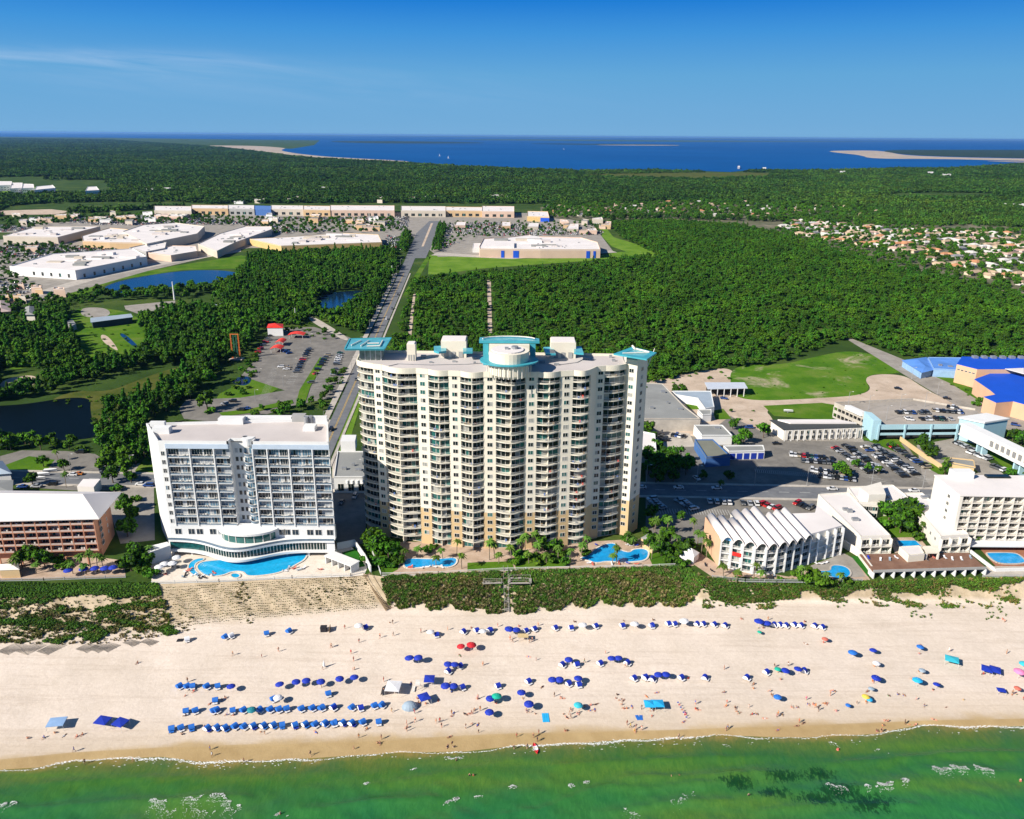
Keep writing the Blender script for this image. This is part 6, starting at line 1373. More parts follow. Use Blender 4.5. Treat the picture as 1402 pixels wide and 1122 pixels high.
SPARSE = [('mall_lot', [(-60,340),(60,330),(120,338),(160,344),(60,352),(8,372),(60,392),(-60,430)], 11, (0,1,2,8), (.45, .8)),
          ('mall_lot', [(0,300),(230,292),(330,300),(540,300),(560,318),(380,322),(330,310),(100,306),(0,318)], 16, (0,1,2,3), (.6, 1.0)),
          ('avenue_lot', [(605,306),(820,304),(825,322),(640,327),(600,345)], 18, (0,1,3), (.5, .8)),
          ('avenue_rows', [(600,312),(610,312),(604,346),(592,346)], 6, (4,5,0), (.8, 1.2)), ('avenue_rows', [(553,320),(562,322),(556,348),(546,344)], 6, (4,0,1), (.8, 1.3)),
          ('suburb', [(1062,318),(1075,300),(1160,306),(1300,316),(1410,316),(1410,428),(1310,392),(1240,373),(1130,343)], 13, (0,1,2,3,9), (.7, 1.15)),
          ('far_streets', [(745,300),(745,283),(800,281),(1000,276),(1170,283),(1215,292),(1300,314),(1075,304),(1055,304),(900,300)], 16, (0,1,2,3), (.9, 1.4)),
          ('mall_fringe', [(-60,405),(60,410),(140,397),(130,415),(90,424),(50,440),(-60,438)], 10, (0,1,2,8), (.6, 1.1)),
          ('car_park', [(365,445),(420,440),(470,462),(450,468),(400,462)], 9, (8,9,0), (.4, .75)), ('car_park', [(462,500),(476,505),(470,530),(440,550),(448,530)], 7, (8,0,1), (.45, .75)),
          ('car_park', [(345,560),(452,548),(450,566),(350,578)], 6.5, (0,1,3), (.5, .8)), ('car_park', [(345,478),(362,478),(345,530),(318,552),(300,545)], 8, (8,9,10), (.6, 1.1)),
          ('path_shrubs', [(884,640),(884,700),(960,712),(940,740),(884,740)], 9, (0,1,8), (.5, .9)), ('path_shrubs', [(1062,588),(1180,590),(1180,594),(1062,594)], 9, (8,9), (.3, .5)), ('path_shrubs', [(1180,601),(1228,601),(1250,628),(1240,625)], 8, (8,9,1), (.3, .6)), ('path_shrubs', [(940,560),(1050,560),(1050,600),(1000,600),(990,575),(960,572)], 17, (8,9,1), (.3, .6)), ('path_shrubs', [(1275,513),(1345,540),(1345,550),(1325,550)], 9, (8,9), (.3, .7)),
          ('car_park', [(95,425),(190,430),(215,470),(150,500),(100,500)], 13, (8,9,10), (.25, .6)), ('car_park', [(60,552),(150,537),(262,508),(150,560),(140,600),(120,560)], 9, (8,9,10), (.2, .6)), ('path_shrubs', [(1000,505),(1072,502),(1170,480),(1240,500),(1196,540),(1020,550)], 17, (8,9,10), (.12, .32)), ('path_shrubs', [(895,522),(960,510),(1000,505),(1000,520),(960,522),(900,528)], 12, (8,9), (.3, .7)),
          ('path_shrubs', [(1246,500),(1300,500),(1402,516),(1402,490),(1240,486)], 30, (8,9), (.5, .8)),
          ]
rt = np.random.default_rng(12); TP = []     # x, y, spec, scale, rot, region
def fill(px, sp, kinds, sr, region, holes=(), jit=.5):
    W_ = [G(*p) for p in px]; X0, X1 = min(p[0] for p in W_), max(p[0] for p in W_); Y0, Y1 = min(p[1] for p in W_), max(p[1] for p in W_)
    ys = np.arange(Y0, Y1, sp*.88); n = 0
    for j, y in enumerate(ys):
        xs_ = np.arange(X0+(j % 2)*sp/2, X1, sp); xx = xs_+rt.uniform(-jit, jit, len(xs_))*sp; yy = y+rt.uniform(-jit, jit, len(xs_))*sp
        for a, b in zip(xx, yy):
            if b < 20: continue
            pp = PX(a, b)
            if not (-70 < pp[0] < 1480): continue
            if inside(pp, px) and not any(inside(pp, h) for h in holes) and not (sp < 7 and rt.random() < .13):
                TP.append((a, b, kinds[rt.integers(len(kinds))], rt.uniform(*sr), rt.uniform(0, 6.28), region)); n += 1
    return n
fill(TR[0][1], TR[0][2], TR[0][3], TR[0][4], 'right', HOLES)
fill(TR[1][1], TR[1][2], TR[1][3], TR[1][4], 'left', HOLES)
for t_ in TR[2:]: fill(t_[1], t_[2], t_[3], t_[4], t_[0], HOLES if t_[0] == 'pond' else ())
def near_block(a, b):  # keep lone trees off the roofs
    return any(abs(a-x)+abs(b-y) < 9 for x, y in placed)
n0 = len(TP)
for rg_, px, sp, kd, sr in SPARSE: fill(px, sp, kd, sr, rg_)
# single trees placed one by one (picture position of the foot, kind, scale)
for x, y, k, s in [(1003,588,0,.8),(1018,607,1,1.15),(1010,612,2,.9),(1045,600,3,1.1),(885,598,0,1.2),(893,604,1,.8),(925,543,1,1.0),(934,543,2,1.0),(890,640,0,1.3),(905,648,1,1.3),(917,640,2,1.1),(930,650,3,1.2),(898,662,0,1.0),(1262,620,1,1.3),(1270,628,2,1.1),(1293,652,0,.9),(1150,652,0,1.0),(1157,655,1,.9),(1171,640,1,.6),(1188,645,2,.5),(1203,650,3,.6),(1319,598,0,1.0),(1330,601,1,1.0),(1336,556,8,1.2),(1341,550,9,1.2),(1398,610,0,1.2),(1386,604,1,.9),(1382,655,1,.7),(1395,650,9,1.2),
    (284,562,1,1.5),(288,565,9,1.4),(45,665,0,.9),(60,640,0,.9),(88,645,1,.8),(152,628,0,1.2),(147,645,2,1.3),(155,662,1,1.2),(170,650,3,1.1),(180,662,0,.8),(178,636,0,1.2),(195,618,2,1.3),(172,615,1,1.3),(160,672,8,1.2),(186,686,8,1.0),(170,700,2,1.1),(180,715,3,1.0),(175,735,2,1.0),(168,722,8,1.3)]:
    a = G(x, y); TP.append((a[0], a[1], k, s, rt.uniform(0, 6.28), 'single'))
for x, y, k, s in [(180,782,2,1.05),(188,772,1,1.1),(195,785,8,1.3),(203,778,0,.9),(172,775,8,1.2),(206,790,8,1.2),(30,775,1,.9),(45,770,2,1.0),(62,778,0,.95),(75,772,9,1.3),(85,778,8,1.2),(20,780,8,1.1),
    (507,752,0,1.1),(515,762,1,1.15),(522,755,2,1.1),(532,768,3,1.0),(540,758,8,1.5),(518,774,8,1.3),(527,777,9,1.3),(545,772,8,1.2),(504,768,9,1.2),(715,765,8,1.3),(730,770,9,1.4),(742,758,0,.9),(752,768,8,1.3),(760,758,2,.8),(770,762,9,1.2),(707,772,9,1.1),(775,772,8,1.0),(890,755,0,.9),(905,762,2,.9),(912,748,3,1.0),(921,758,8,1.4),(932,765,0,.9),(941,755,2,.8),(920,772,8,1.3),(935,776,9,1.2),(895,742,8,1.3),(858,742,8,1.2),(866,745,9,1.1),(585,755,8,.9),(594,752,9,.8),(803,760,8,.9),
    (1216,716,0,1.35),(1226,722,2,1.4),(1237,714,1,1.45),(1246,720,3,1.3),(1232,730,0,1.25),(1222,708,8,1.6),(1250,728,8,1.5),(1257,738,8,1.2),(1206,722,9,1.5),(1101,796,8,1.2),(1110,790,9,1.5),(1119,797,10,1.2),(1125,800,8,1.1),(1139,800,9,.9),(1160,798,8,.8),(1336,748,1,.5),(1090,790,8,.9),(1066,795,9,.7)]:
    a = G(x, y); TP.append((a[0], a[1], k, s, rt.uniform(0, 6.28), 'garden'))
print('trees', len(TP))
# 300 nearest in view are trees of their own; the rest are the far woods
def dcam(t): return math.hypot(t[0], t[1])
order = sorted(range(len(TP)), key=lambda i: (0 if TP[i][5] in ('garden', 'single') else 1, dcam(TP[i])))
hid = []
single = []
for i in order:
    x, y, k, s, r_, rg_ = TP[i]; p = PX(x, y, 6*s)
    hidden = (490 < p[0] < 884 and 500 < p[1] and y > 300) or (205 < p[0] < 452 and 585 < p[1] and y > 290)
    if len(single) < 300 and -5 < p[0] < 1407 and not hidden: single.append(i)
sset = set(single)
KN = {'oak_tree': 'round crowned oak', 'pine_tree': 'dark pointed pine', 'shrub': 'low green shrub'}
PL = {'right': ('at the near edge of the forest behind the warehouse and meadow', 'on the near forest edge'), 'left': ('in the woods between the dark pond and the car park', 'in the woods left of the avenue'), 'pond': ('on the near bank of the blue pond', 'on the pond bank')}
LMK = [('the salmon motel', 60, 730), ('the far left car park', 90, 640), ('the white hotel left wall', 190, 700), ('the cream tower left corner pool', 530, 765), ('the middle of the tower garden', 745, 765), ('the tower right pool', 915, 762), ('the motel courtyard pool', 1235, 722), ('the barrel roof condo pool', 1120, 795), ('the grey warehouse', 890, 590), ('the small workshops', 1010, 600), ('the skybridge', 1370, 625), ('the tower shadow', 905, 650), ('the big right car park', 1175, 648), ('the pale lot', 1275, 630), ('the ride car park', 400, 520), ('the dark pond', 100, 610), ('the blue roofed pavilion', 1340, 553)]
def place_of(px, py, L_=None):
    return min(L_ or LMK, key=lambda q: (q[1]-px)**2+((q[2]-py)*1.6)**2)[0]
cnt = {}
bykey = {}
SP_OBJ = {}
for i in sorted(single, key=lambda i: PX(TP[i][0], TP[i][1])[0]):
    x, y, k, s, r_, rg_ = TP[i]; kn, cm, tm = SPEC[k]; p = PX(x, y)
    bykey.setdefault((k, place_of(*p) if rg_ in ('garden', 'single') or y < 640 else PL.get(rg_, PL['right'])[0], rg_), []).append(i)
merged = {}
for (k, pl, rg_), ids in bykey.items(): merged.setdefault((SPEC[k][0], pl), []).extend(ids)
for (kn, pl), ids in merged.items():
    ids.sort(key=lambda i: PX(TP[i][0], TP[i][1])[0])
    bands = []; ids.sort(key=lambda i: TP[i][1]); nb_ = math.ceil(len(ids)/18)
    for b_ in range(nb_): bands += [(b_, n_, i, len(ids[b_::1]) if 0 else 0) for n_, i in enumerate(sorted(ids[b_*18:(b_+1)*18], key=lambda i: PX(TP[i][0], TP[i][1])[0]))]
    for b_, n_, i, _z in bands:
        x, y, k, s, r_, rg_ = TP[i]; _, cm, tm = SPEC[k]; sep = '' if pl.startswith(('in ', 'at ', 'on ')) else 'by '
        if len(ids) == 1: lb = f'only {KN[kn]} {sep}{pl}'
        elif nb_ == 1: lb = f'{KN[kn]}, {ordinal(n_)} from the left of those {sep}{pl}'
        else: lb = f'{KN[kn]}, {ordinal(n_)} from left in {ordinal(b_)} nearest rank {sep}{pl}'
        if len(lb.split()) > 16: lb = f'{KN[kn]}, {ordinal(n_)} in rank {b_+1 if 0 else ordinal(b_)} {sep}{pl}'
        t = thing(kn, lb, 'shrub' if kn == 'shrub' else 'tree', (x, y, 0), r_, f'{KN[kn]}s {sep}{pl}'); t.scale = (s, s, s*(.92+.16*((i*37) % 10)/10))
        for nm, me in (('crown', cm), ('trunk', tm)):
            c = bpy.data.objects.new(nm, me); COL.objects.link(c); c.parent = t
            if nm == 'crown' and k not in SP_OBJ: SP_OBJ[k] = c
            if nm == 'trunk' and ('t', k) not in SP_OBJ: SP_OBJ[('t', k)] = c
# geometry-nodes scatter for uncountable woods
def scatter(name, pts, scl, rot, idx, objs, sz=None):
    sz = scl if sz is None else sz
    me = bpy.data.meshes.new(name); me.vertices.add(len(pts)); me.vertices.foreach_set('co', np.asarray(pts, dtype=np.float32).ravel())
    for n_, a, ty in (('scl', scl, 'FLOAT'), ('sz', sz, 'FLOAT'), ('rot', rot, 'FLOAT'), ('idx', idx, 'INT')):
        at_ = me.attributes.new(n_, ty, 'POINT'); at_.data.foreach_set('value', np.asarray(a, dtype=np.float32 if ty == 'FLOAT' else np.int32))
    o = bpy.data.objects.new(name, me); COL.objects.link(o); o['kind'] = 'stuff'
    ng = bpy.data.node_groups.new(name, 'GeometryNodeTree'); ng.interface.new_socket('Geometry', in_out='INPUT', socket_type='NodeSocketGeometry'); ng.interface.new_socket('Geometry', in_out='OUTPUT', socket_type='NodeSocketGeometry')
    N, L = ng.nodes, ng.links; gi = N.new('NodeGroupInput'); go = N.new('NodeGroupOutput'); iop = N.new('GeometryNodeInstanceOnPoints'); jn = N.new('GeometryNodeJoinGeometry')
    for ob in objs[::-1]:
        oi = N.new('GeometryNodeObjectInfo'); oi.inputs['Object'].default_value = ob; oi.inputs['As Instance'].default_value = True; L.new(oi.outputs['Geometry'], jn.inputs[0])
    def na(n_, ty):
        q = N.new('GeometryNodeInputNamedAttribute'); q.data_type = ty; q.inputs['Name'].default_value = n_; return q.outputs['Attribute']
    L.new(gi.outputs[0], iop.inputs['Points']); L.new(jn.outputs[0], iop.inputs['Instance']); iop.inputs['Pick Instance'].default_value = True
    L.new(na('idx', 'INT'), iop.inputs['Instance Index']); cx = N.new('ShaderNodeCombineXYZ'); L.new(na('rot', 'FLOAT'), cx.inputs[2]); L.new(cx.outputs[0], iop.inputs['Rotation']); cz = N.new('ShaderNodeCombineXYZ'); f_ = na('scl', 'FLOAT'); L.new(f_, cz.inputs[0]); L.new(f_, cz.inputs[1]); L.new(na('sz', 'FLOAT'), cz.inputs[2]); L.new(cz.outputs[0], iop.inputs['Scale'])
    L.new(iop.outputs[0], go.inputs[0]); md = o.modifiers.new('scatter', 'NODES'); md.node_group = ng; return o
ks = sorted(k for k in SP_OBJ if isinstance(k, int)); kmap = {k: i for i, k in enumerate(ks)}
def kfix(k): return kmap.get(k, kmap[ks[k % len(ks)]])
for rgn, nm in ((('right',), 'forest'), (('left', 'pond', 'garden', 'single', 'car_park', 'path_shrubs'), 'woodland'), (('mall_lot', 'avenue_lot', 'avenue_rows', 'mall_fringe'), 'mall_trees'), (('suburb', 'far_streets'), 'suburb_trees')):
    sel = [TP[i] for i in range(len(TP)) if i not in sset and TP[i][5] in rgn and not (TP[i][5] in ('suburb', 'far_streets') and near_block(TP[i][0], TP[i][1]))]
    scatter(nm, [(t[0], t[1], 0) for t in sel], [t[3] for t in sel], [t[4] for t in sel], [kfix(t[2]) for t in sel], [SP_OBJ[k] for k in ks], [t[3]*rt.uniform(.62, 1.05) for t in sel] if nm == 'forest' else None); print(nm, len(sel))
# far forest: many-treed clumps to the bay shore, coarser with distance
def far_field():
    r = np.random.default_rng(44); P, Sc = [], []
    avoid = [[(-60,247),(150,247),(150,265),(-60,270)], [(0,286),(97,286),(90,296),(0,297)], HPOLY, HPOLY2, [(-60,300),(230,288),(260,284),(210,280),(540,279),(755,280),(760,306),(740,300),(830,303),(560,345),(-60,440)], [(780,240),(1000,236),(1060,237),(1050,243),(960,246),(850,244)]]
    shore = [(-60,188.5),(0,189.3),(150,191.5),(200,195),(280,200),(330,205),(400,214),(440,217.5),(500,220.5),(560,224),(640,229),(720,232),(800,234.5),(900,234),(1000,237),(1040,234),(1100,234.5),(1165,233),(1230,231),(1300,231),(1402,225),(1500,224)]
    Y = 880.0; base = [(-60,300),(200,296),(330,281),(540,281),(755,283),(900,276),(1000,275),(1100,280),(1215,290),(1300,304),(1402,306),(1500,306)]
    lowL = [(-80,312),(0,300),(230,286),(330,279),(540,278.5),(715,280),(755,281),(830,303),(900,301),(1402,312),(1500,312)]
    while Y < 26000:
        sp = 7.5+Y*0.0065; half = Y*.72; n = int(2*half/sp); xs_ = np.linspace(-half, half, n)+r.uniform(-.45, .45, n)*sp
        for x in xs_:
            y = Y+r.uniform(-.5, .5)*sp*1.0; p = PX(x, y)
            if p[0] < -60 or p[0] > 1480: continue
            if p[1] > interp(lowL, p[0]) or p[1] < interp(shore, p[0]): continue
            if any(inside(p, q) for q in avoid): continue
            # clearings along old tracks
            nse = math.sin(x*.0021+1.3*math.sin(y*.0017))*math.sin(y*.0031+.8*math.sin(x*.0013))
            if nse > .93: continue
            P.append((x, y, 0)); Sc.append(sp/7.0*r.uniform(.75, 1.25)*min(1, (.8+.25*nse)))
        Y += sp*.95
    return P, Sc
P, Sc = far_field(); r = np.random.default_rng(8); print('far', len(P))
# a far clump is flattened, so that tree height stays true as the clump widens
def clump(seed, leaf):
    r = np.random.default_rng(seed); Vs, Qs_, Ms = [], [], []; o = 0
    for k in range(7):
        V, Q, mi = crown(seed=seed*10+k, R=1.9, H=4.2, z0=1.0, kind='round' if k % 2 else 'pine', nq=46, qs=.62)
        keep = np.concatenate([np.arange(46), np.arange(46, len(Q))]); V = V.copy(); V[:, 2] *= r.uniform(.75, 1.25); V[:, :2] += r.uniform(-3.6, 3.6, 2); Vs.append(V); Qs_.append(Q+o); Ms.append(mi); o += len(V)
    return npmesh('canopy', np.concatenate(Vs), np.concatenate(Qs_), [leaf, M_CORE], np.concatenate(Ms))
M_FARL = [leaf_mat('far_pine_canopy', (0.028, 0.078, 0.012), (0.042, 0.105, 0.016), (0.066, 0.14, 0.022), .4, .0016), leaf_mat('far_oak_canopy', (0.038, 0.088, 0.012), (0.056, 0.118, 0.016), (0.090, 0.155, 0.024), .4, .0016)]
CL = []
for s_ in range(3):
    o = bpy.data.objects.new('pine_grove', clump(60+s_, M_FARL[s_ % 2])); COL.objects.link(o); i = [60, 140, 220][s_]
    o.location = P[i]; o.scale = (Sc[i],)*3; o['kind'] = 'stuff'; CL.append(o)
far = scatter('far_forest', P, Sc, r.uniform(0, 6.28, len(P)), r.integers(0, 3, len(P)), CL, [min(q, 1.5)*r.uniform(.8, 1.25) for q in Sc])
# ================================================================ places on the beach and the bluff by picture position
def bluff_z(X, Y, s): return ZT+(ZB-ZT)*(s*0.6+0.4*(s*s*(3-2*s))) + (0.35*math.sin(X*0.21)*math.sin(Y*0.5+X*0.07)+0.2*math.sin(X*0.9+Y))*math.sin(math.pi*s)
def strip_pt(px, k, t):
    (c0, z0), (c1, z1) = ((CT, ZT), (CB, ZB)), ((CB, ZB), (CW, ZW)), ((CW, ZW), (CS, ZS))
    return None
STR = [(CT, ZT, CB, ZB), (CB, ZB, CW, ZW), (CW, ZW, CS, ZS)]
def on_strip(px, k, t):
    c0, z0, c1, z1 = STR[k]; A = G(px, interp(c0, px), z0); B = G(px, interp(c1, px), z1)
    X = A[0]+(B[0]-A[0])*t; Y = A[1]+(B[1]-A[1])*t
    return (X, Y, bluff_z(X, Y, t) if k == 0 else z0+(z1-z0)*t)
def beach_pt(px, py):
    if py >= interp(CS, px): a = G(px, py, ZS); return (a[0], a[1], ZS)
    k = 0 if py < interp(CB, px) else 1 if py < interp(CW, px) else 2
    lo, hi = 0.0, 1.0
    for _ in range(22):
        m_ = (lo+hi)/2; p = on_strip(px, k, m_)
        if PX(*p)[1] < py: lo = m_
        else: hi = m_
    return on_strip(px, k, (lo+hi)/2)
# ================================================================ dune scrub, sea oats, planted bluff
M_TUFT = [leaf_mat('sea_oat_green', (.060, .12, .016), (.10, .17, .026), (.17, .21, .05), .3), leaf_mat('dune_scrub_green', (.042, .11, .012), (.072, .155, .018), (.12, .20, .032), .3), leaf_mat('dune_scrub_olive', (.085, .085, .022), (.13, .115, .036), (.20, .165, .065), .3), leaf_mat('straw_stems', (.16, .14, .06), (.24, .20, .09), (.32, .26, .14), .25)]
def tuft_mesh(name, seed, m_, n=26, h=.75, sp=.5):
    w = MB(); rg = random.Random(seed)
    for i in range(n):
        a = rg.uniform(0, 6.28); r0 = rg.uniform(0, sp*.4); x, y = r0*math.cos(a), r0*math.sin(a); b = rg.uniform(.3, 1)*sp; hh = h*rg.uniform(.6, 1.1); t = .05
        dx, dy = math.cos(a), math.sin(a)
        w.add([(x-dy*t, y+dx*t, -.05), (x+dy*t, y-dx*t, -.05), (x+dx*b*.5+dy*t, y+dy*b*.5-dx*t, hh*.75), (x+dx*b*.5-dy*t, y+dy*b*.5+dx*t, hh*.75)], [(0, 1, 2, 3)])
        w.add([(x+dx*b*.5-dy*t, y+dy*b*.5+dx*t, hh*.75), (x+dx*b*.5+dy*t, y+dy*b*.5-dx*t, hh*.75), (x+dx*b, y+dy*b, hh)], [(0, 1, 2)])
    return w.mesh(name, [m_])
rd = np.random.default_rng(31)
def dproto(nm, me, p, s=1.0):
    o = bpy.data.objects.new(nm, me); COL.objects.link(o); o.location = p; o.scale = (s, s, s); o['kind'] = 'stuff'; return o
DP = [dproto('sea_oats', tuft_mesh('sea_oats', 1, M_TUFT[0]), on_strip(1150, 0, .6)), dproto('sea_oats', tuft_mesh('sea_oats', 2, M_TUFT[3], 30, .8), on_strip(1230, 0, .5)),
      dproto('dune_scrub', crown_mesh('dune_scrub', M_TUFT[1], seed=71, R=1.0, H=1.3, z0=-.1, kind='low', nq=110, qs=.17), on_strip(620, 0, .4)), dproto('dune_scrub', crown_mesh('dune_scrub', M_TUFT[2], seed=72, R=1.0, H=1.1, z0=-.1, kind='low', nq=110, qs=.17), on_strip(800, 0, .5)),
      dproto('dune_scrub', crown_mesh('dune_scrub', M_TUFT[1], seed=73, R=1.2, H=1.6, z0=-.1, kind='low', nq=120, qs=.18), on_strip(850, 0, .3))]
pts, scl, idx = [], [], []
def nval(x, y, f, s=0): return math.sin(x*f+s+1.7*math.sin(y*f*1.3+s))*math.sin(y*f*1.1+1.3*math.sin(x*f*.7+s*2))
def dune(px0, px1, t0, t1, n, fn):
    for _ in range(n):
        px, t = rd.uniform(px0, px1), rd.uniform(t0, t1)
        k = 0 if t < 1 else 1; p = on_strip(px, k, t if t < 1 else (t-1)*.2)
        r_ = fn(px, t, p)
        if r_ is not None: pts.append(p); scl.append(r_[1]*rd.uniform(.7, 1.2)); idx.append(r_[0])
def f_tower(px, t, p):   # dense scrub below the tower pools
    if px < 538 and t > (px-522)/16*1.2+.1: return None
    if px > 940 and t > .15+(968-px)/28: return None
    if 684 < px < 704 and rd.random() < .75: return None
    lim = .95+.14*nval(px, 0, .09)+.07*nval(px, 3, .31)
    if t > lim: return None
    v = nval(p[0], p[1]*1.4, .22)+rd.normal(0, .45)
    olive = v > (-.35 if 545 < px < 675 or 770 < px < 935 else .5) and t > .12
    if rd.random() < .22+.5*max(0, t-.4): return (1 if rd.random() < .4 else 0, 1.5)
    if t > .5 and v > .1 and rd.random() < .35: return None
    return (3 if olive else (2 if rd.random() < .6 else 4), (.72 if olive else .85)*(1.1-.45*t))
dune(524, 968, .03, 1.1, 9000, f_tower)
def f_right(px, t, p):
    e = .42+.30*nval(px, 0, .035, 1)+.12*nval(px, 2, .11)
    if px < 1095: e = 1.05-.25*abs(px-1030)/70
    if px < 985: e = min(e, .2+(px-962)/20)
    if abs(px-1062-t*14) < 2.2: return None
    v = nval(p[0], p[1]*1.3, .3, 2)+rd.normal(0, .3)
    if t < e: return (2 if v < .5 else (3 if v < .9 else 4), .8 if t < .3 else .65) if rd.random() < (.75 if t < e*.7 else .4) else (0 if rd.random() < .7 else 1, 1.3)
    if v > .55 and rd.random() < .5: return (0 if rd.random() < .6 else 1, 1.0)
    if v > .75: return (2, .5)
    return None
dune(962, 1500, .02, 1.35, 11000, f_right)
def f_left(px, t, p):
    if px > 214+26*t: return None
    v = nval(p[0], p[1]*2.2, .16, 4)+.6*nval(p[0], p[1]*2, .5, 1)+rd.normal(0, .2)
    bare = math.exp(-((px-125)/75)**2-((t-.33)/.17)**2)
    if t > 1.0+.12*nval(px, 1, .07): return (1, .8) if rd.random() < .08 else None
    if bare > .6 and rd.random() < .93: return (0, .7) if rd.random() < .06 else None
    if t < .25: return (2 if rd.random() < .7 else 4, 1.0)
    if v > -.2: return ((2 if rd.random() < .22 else 0) if v > .0 else rd.choice([3, 0, 0, 1]), 1.0)
    return (0 if rd.random() < .5 else 1, .8) if rd.random() < .30 else None
dune(-200, 242, .02, 1.15, 13000, f_left)
for row in range(16):   # planted plugs in rows on the hotel bluff
    t = .10+row*.052
    for c_ in range(96):
        px = 222+c_*3.02+row*1.1+(row % 2)*1.5
        if px > 500+20*t or rd.random() < .12: continue
        p = on_strip(px, 0, min(.99, t+rd.normal(0, .008))); pts.append(p); scl.append(rd.uniform(.28, .5)); idx.append(1 if rd.random() < .6 else 0)
for cx, ct, n, w_ in ((330, .3, 60, 12), (435, .5, 40, 40), (480, .3, 50, 22), (250, .95, 30, 22), (340, .9, 14, 8)):
    for _ in range(n): p = on_strip(cx+rd.normal(0, w_*.4), 0, min(.99, max(.02, ct+rd.normal(0, .12)))); pts.append(p); scl.append(rd.uniform(.35, .6)); idx.append(3 if rd.random() < .2 else 1)
dune(1090, 1420, 1.0, 1.9, 700, lambda px, t, p: (0, .8) if nval(px, t*9, .06, 3) > .45 and rd.random() < .5 else None)
scatter('dune_vegetation', pts, scl, rd.uniform(0, 6.28, len(pts)), idx, DP); print('dune', len(pts))
# ================================================================ palms
M_FROND = leaf_mat('palm_fronds', (.045, .105, .015), (.075, .15, .022), (.12, .19, .035), .25); M_PTR = mat('palm_trunk', (.20, .16, .115), .9, .3, 1.5)
def palm_mesh(seed, h):
    rg = random.Random(seed); t = MB(); lx, ly = rg.uniform(-.5, .5), rg.uniform(-.5, .5); n = 6
    P_ = [(lx*(i/n)**2, ly*(i/n)**2, h*i/n-.2) for i in range(n+1)]
    for a, b in zip(P_, P_[1:]): t.bar(a, b, .17, 7, 0, .15)
    c = MB(); top = P_[-1]
    for k in range(26):
        a = 6.283*k/26+rg.uniform(-.2, .2); el = rg.choice([.9, .45, .1, -.3, .2])+rg.uniform(-.15, .15); L_ = rg.uniform(1.7, 2.5); x, y, z = top; dx, dy = math.cos(a), math.sin(a); seg = 4; prev = None
        for s_ in range(seg+1):
            u = s_/seg; px_, pz_ = L_*u*math.cos(el)*(1-.1*u), z+L_*u*math.sin(el)-1.1*u*u; w_ = .38*math.sin(math.pi*min(.95, u*.85+.12)); X, Y = x+dx*px_, y+dy*px_
            cur = [(X-dy*w_, Y+dx*w_, pz_-.14), (X, Y, pz_+.03), (X+dy*w_, Y-dx*w_, pz_-.14)]
            if prev: c.add(prev+cur, [(0, 1, 4, 3), (1, 2, 5, 4)])
            prev = cur
    return c.mesh('fronds', [M_FROND]), t.mesh('trunk', [M_PTR])
PALMS = [palm_mesh(s_, h) for s_, h in ((1, 5.2), (2, 6.4), (3, 7.8), (4, 4.4), (5, 9.5))]
# ================================================================ automatic labels: look + nearest landmark + order
LAB = []
def lab(o, desc, px, py, group=None, lm=None, of=None): LAB.append((o, desc, px, py, lm)); 
def run_labels(table, pre='by '):
    global LAB
    b_ = {}
    for o, d, px, py, lm in LAB: b_.setdefault((d, lm or place_of(px, py, table)), []).append((px, py, o))
    for (d, l), v in b_.items():
        v.sort(key=lambda q: q[0])
        if len(v) > 12:     # split deep crowds into nearer and farther halves
            ys = sorted(q[1] for q in v); md = ys[len(ys)//2]; hv = [('farther ', [q for q in v if q[1] < md]), ('nearer ', [q for q in v if q[1] >= md])]
        else: hv = [('', v)]
        for nm, vv in hv:
            for i, (px, py, o) in enumerate(vv):
                if len(vv) == 1: s_ = f'{d}, {nm}{"one " if nm else "only one "}{pre}{l}'
                else: s_ = f'{d}, {ordinal(i)} from left {nm and "in " + nm + "part "}{pre}{l}'
                w_ = s_.split()
                if len(w_) > 16: s_ = f'{d}, {ordinal(i)} {nm}{pre}{l}'
                o['label'] = s_
    LAB = []
PL_ = [(597,775,3),(606,766,0),(625.5,760,1),(632,779,1),(670,767,2),(677,765,1),(683,772,0),(719,755,1),(724,772,0),(731,752,2),(737,765,1),(748,771,3),(764,769,1),(779.5,773,1),(804,757,2),(796,761,0),(843.6,773,2),(838,773,3),(857.5,746,1),(868,752,0),(892,766,1),(901,758,2),(896,735,2),(913,734,2),(905,742,1),(926,757,2),(937,765,1),(949.5,730,1),(960,760,4),(967,764,2),(955,748,1),(971,757,0),(1008,797,3),(990,790,3),(1032,792,1),(1097,796,1),(1040,796,3),(1292.6,646,1),(1131,800,0),(1148,799,3),
       (91,668,2),(112,784,1),(119,787,3),(125,781,2),(134,783,1),(142,783,1),(100,786,0),(50,786,3),(24,788,1),(80,632,1),(985,671,0),(1290,739,0),(512,744,1),(556,768,0),(571,764,3),(205,770,1),(1262,733,1),(700,770,1),(711,762,2)]
LMP = [('the tower left pool', 590, 770), ('the boardwalk steps before the tower', 690, 775), ('the middle garden before the tower', 740, 765), ('the tower right pool', 845, 762), ('the grey shelter right of the tower', 905, 745), ('the orange end wall of the condo', 962, 758), ('the barrel roof condo terrace', 1020, 795), ('the condo pool', 1130, 797), ('the pale lot', 1290, 650), ('the salmon motel terrace', 120, 783), ('the far left car park', 88, 655), ('the salmon motel left part', 35, 787), ('the courtyard pool', 1275, 736), ('the hotel left deck', 205, 770)]
for x, y, k in PL_:
    a = G(x, y); t = thing('palm_tree', 'palm', 'palm tree', (*a, 0), random.uniform(0, 6.28), 'palms in the seafront gardens'); s_ = random.uniform(.85, 1.1); t.scale = (s_, s_, s_)
    for nm, me in zip(('fronds', 'trunk'), PALMS[k]): c = bpy.data.objects.new(nm, me); COL.objects.link(c); c.parent = t
    lab(t, 'tall slender green palm' if k in (2, 4) else 'short green palm', x, y)
run_labels(LMP)
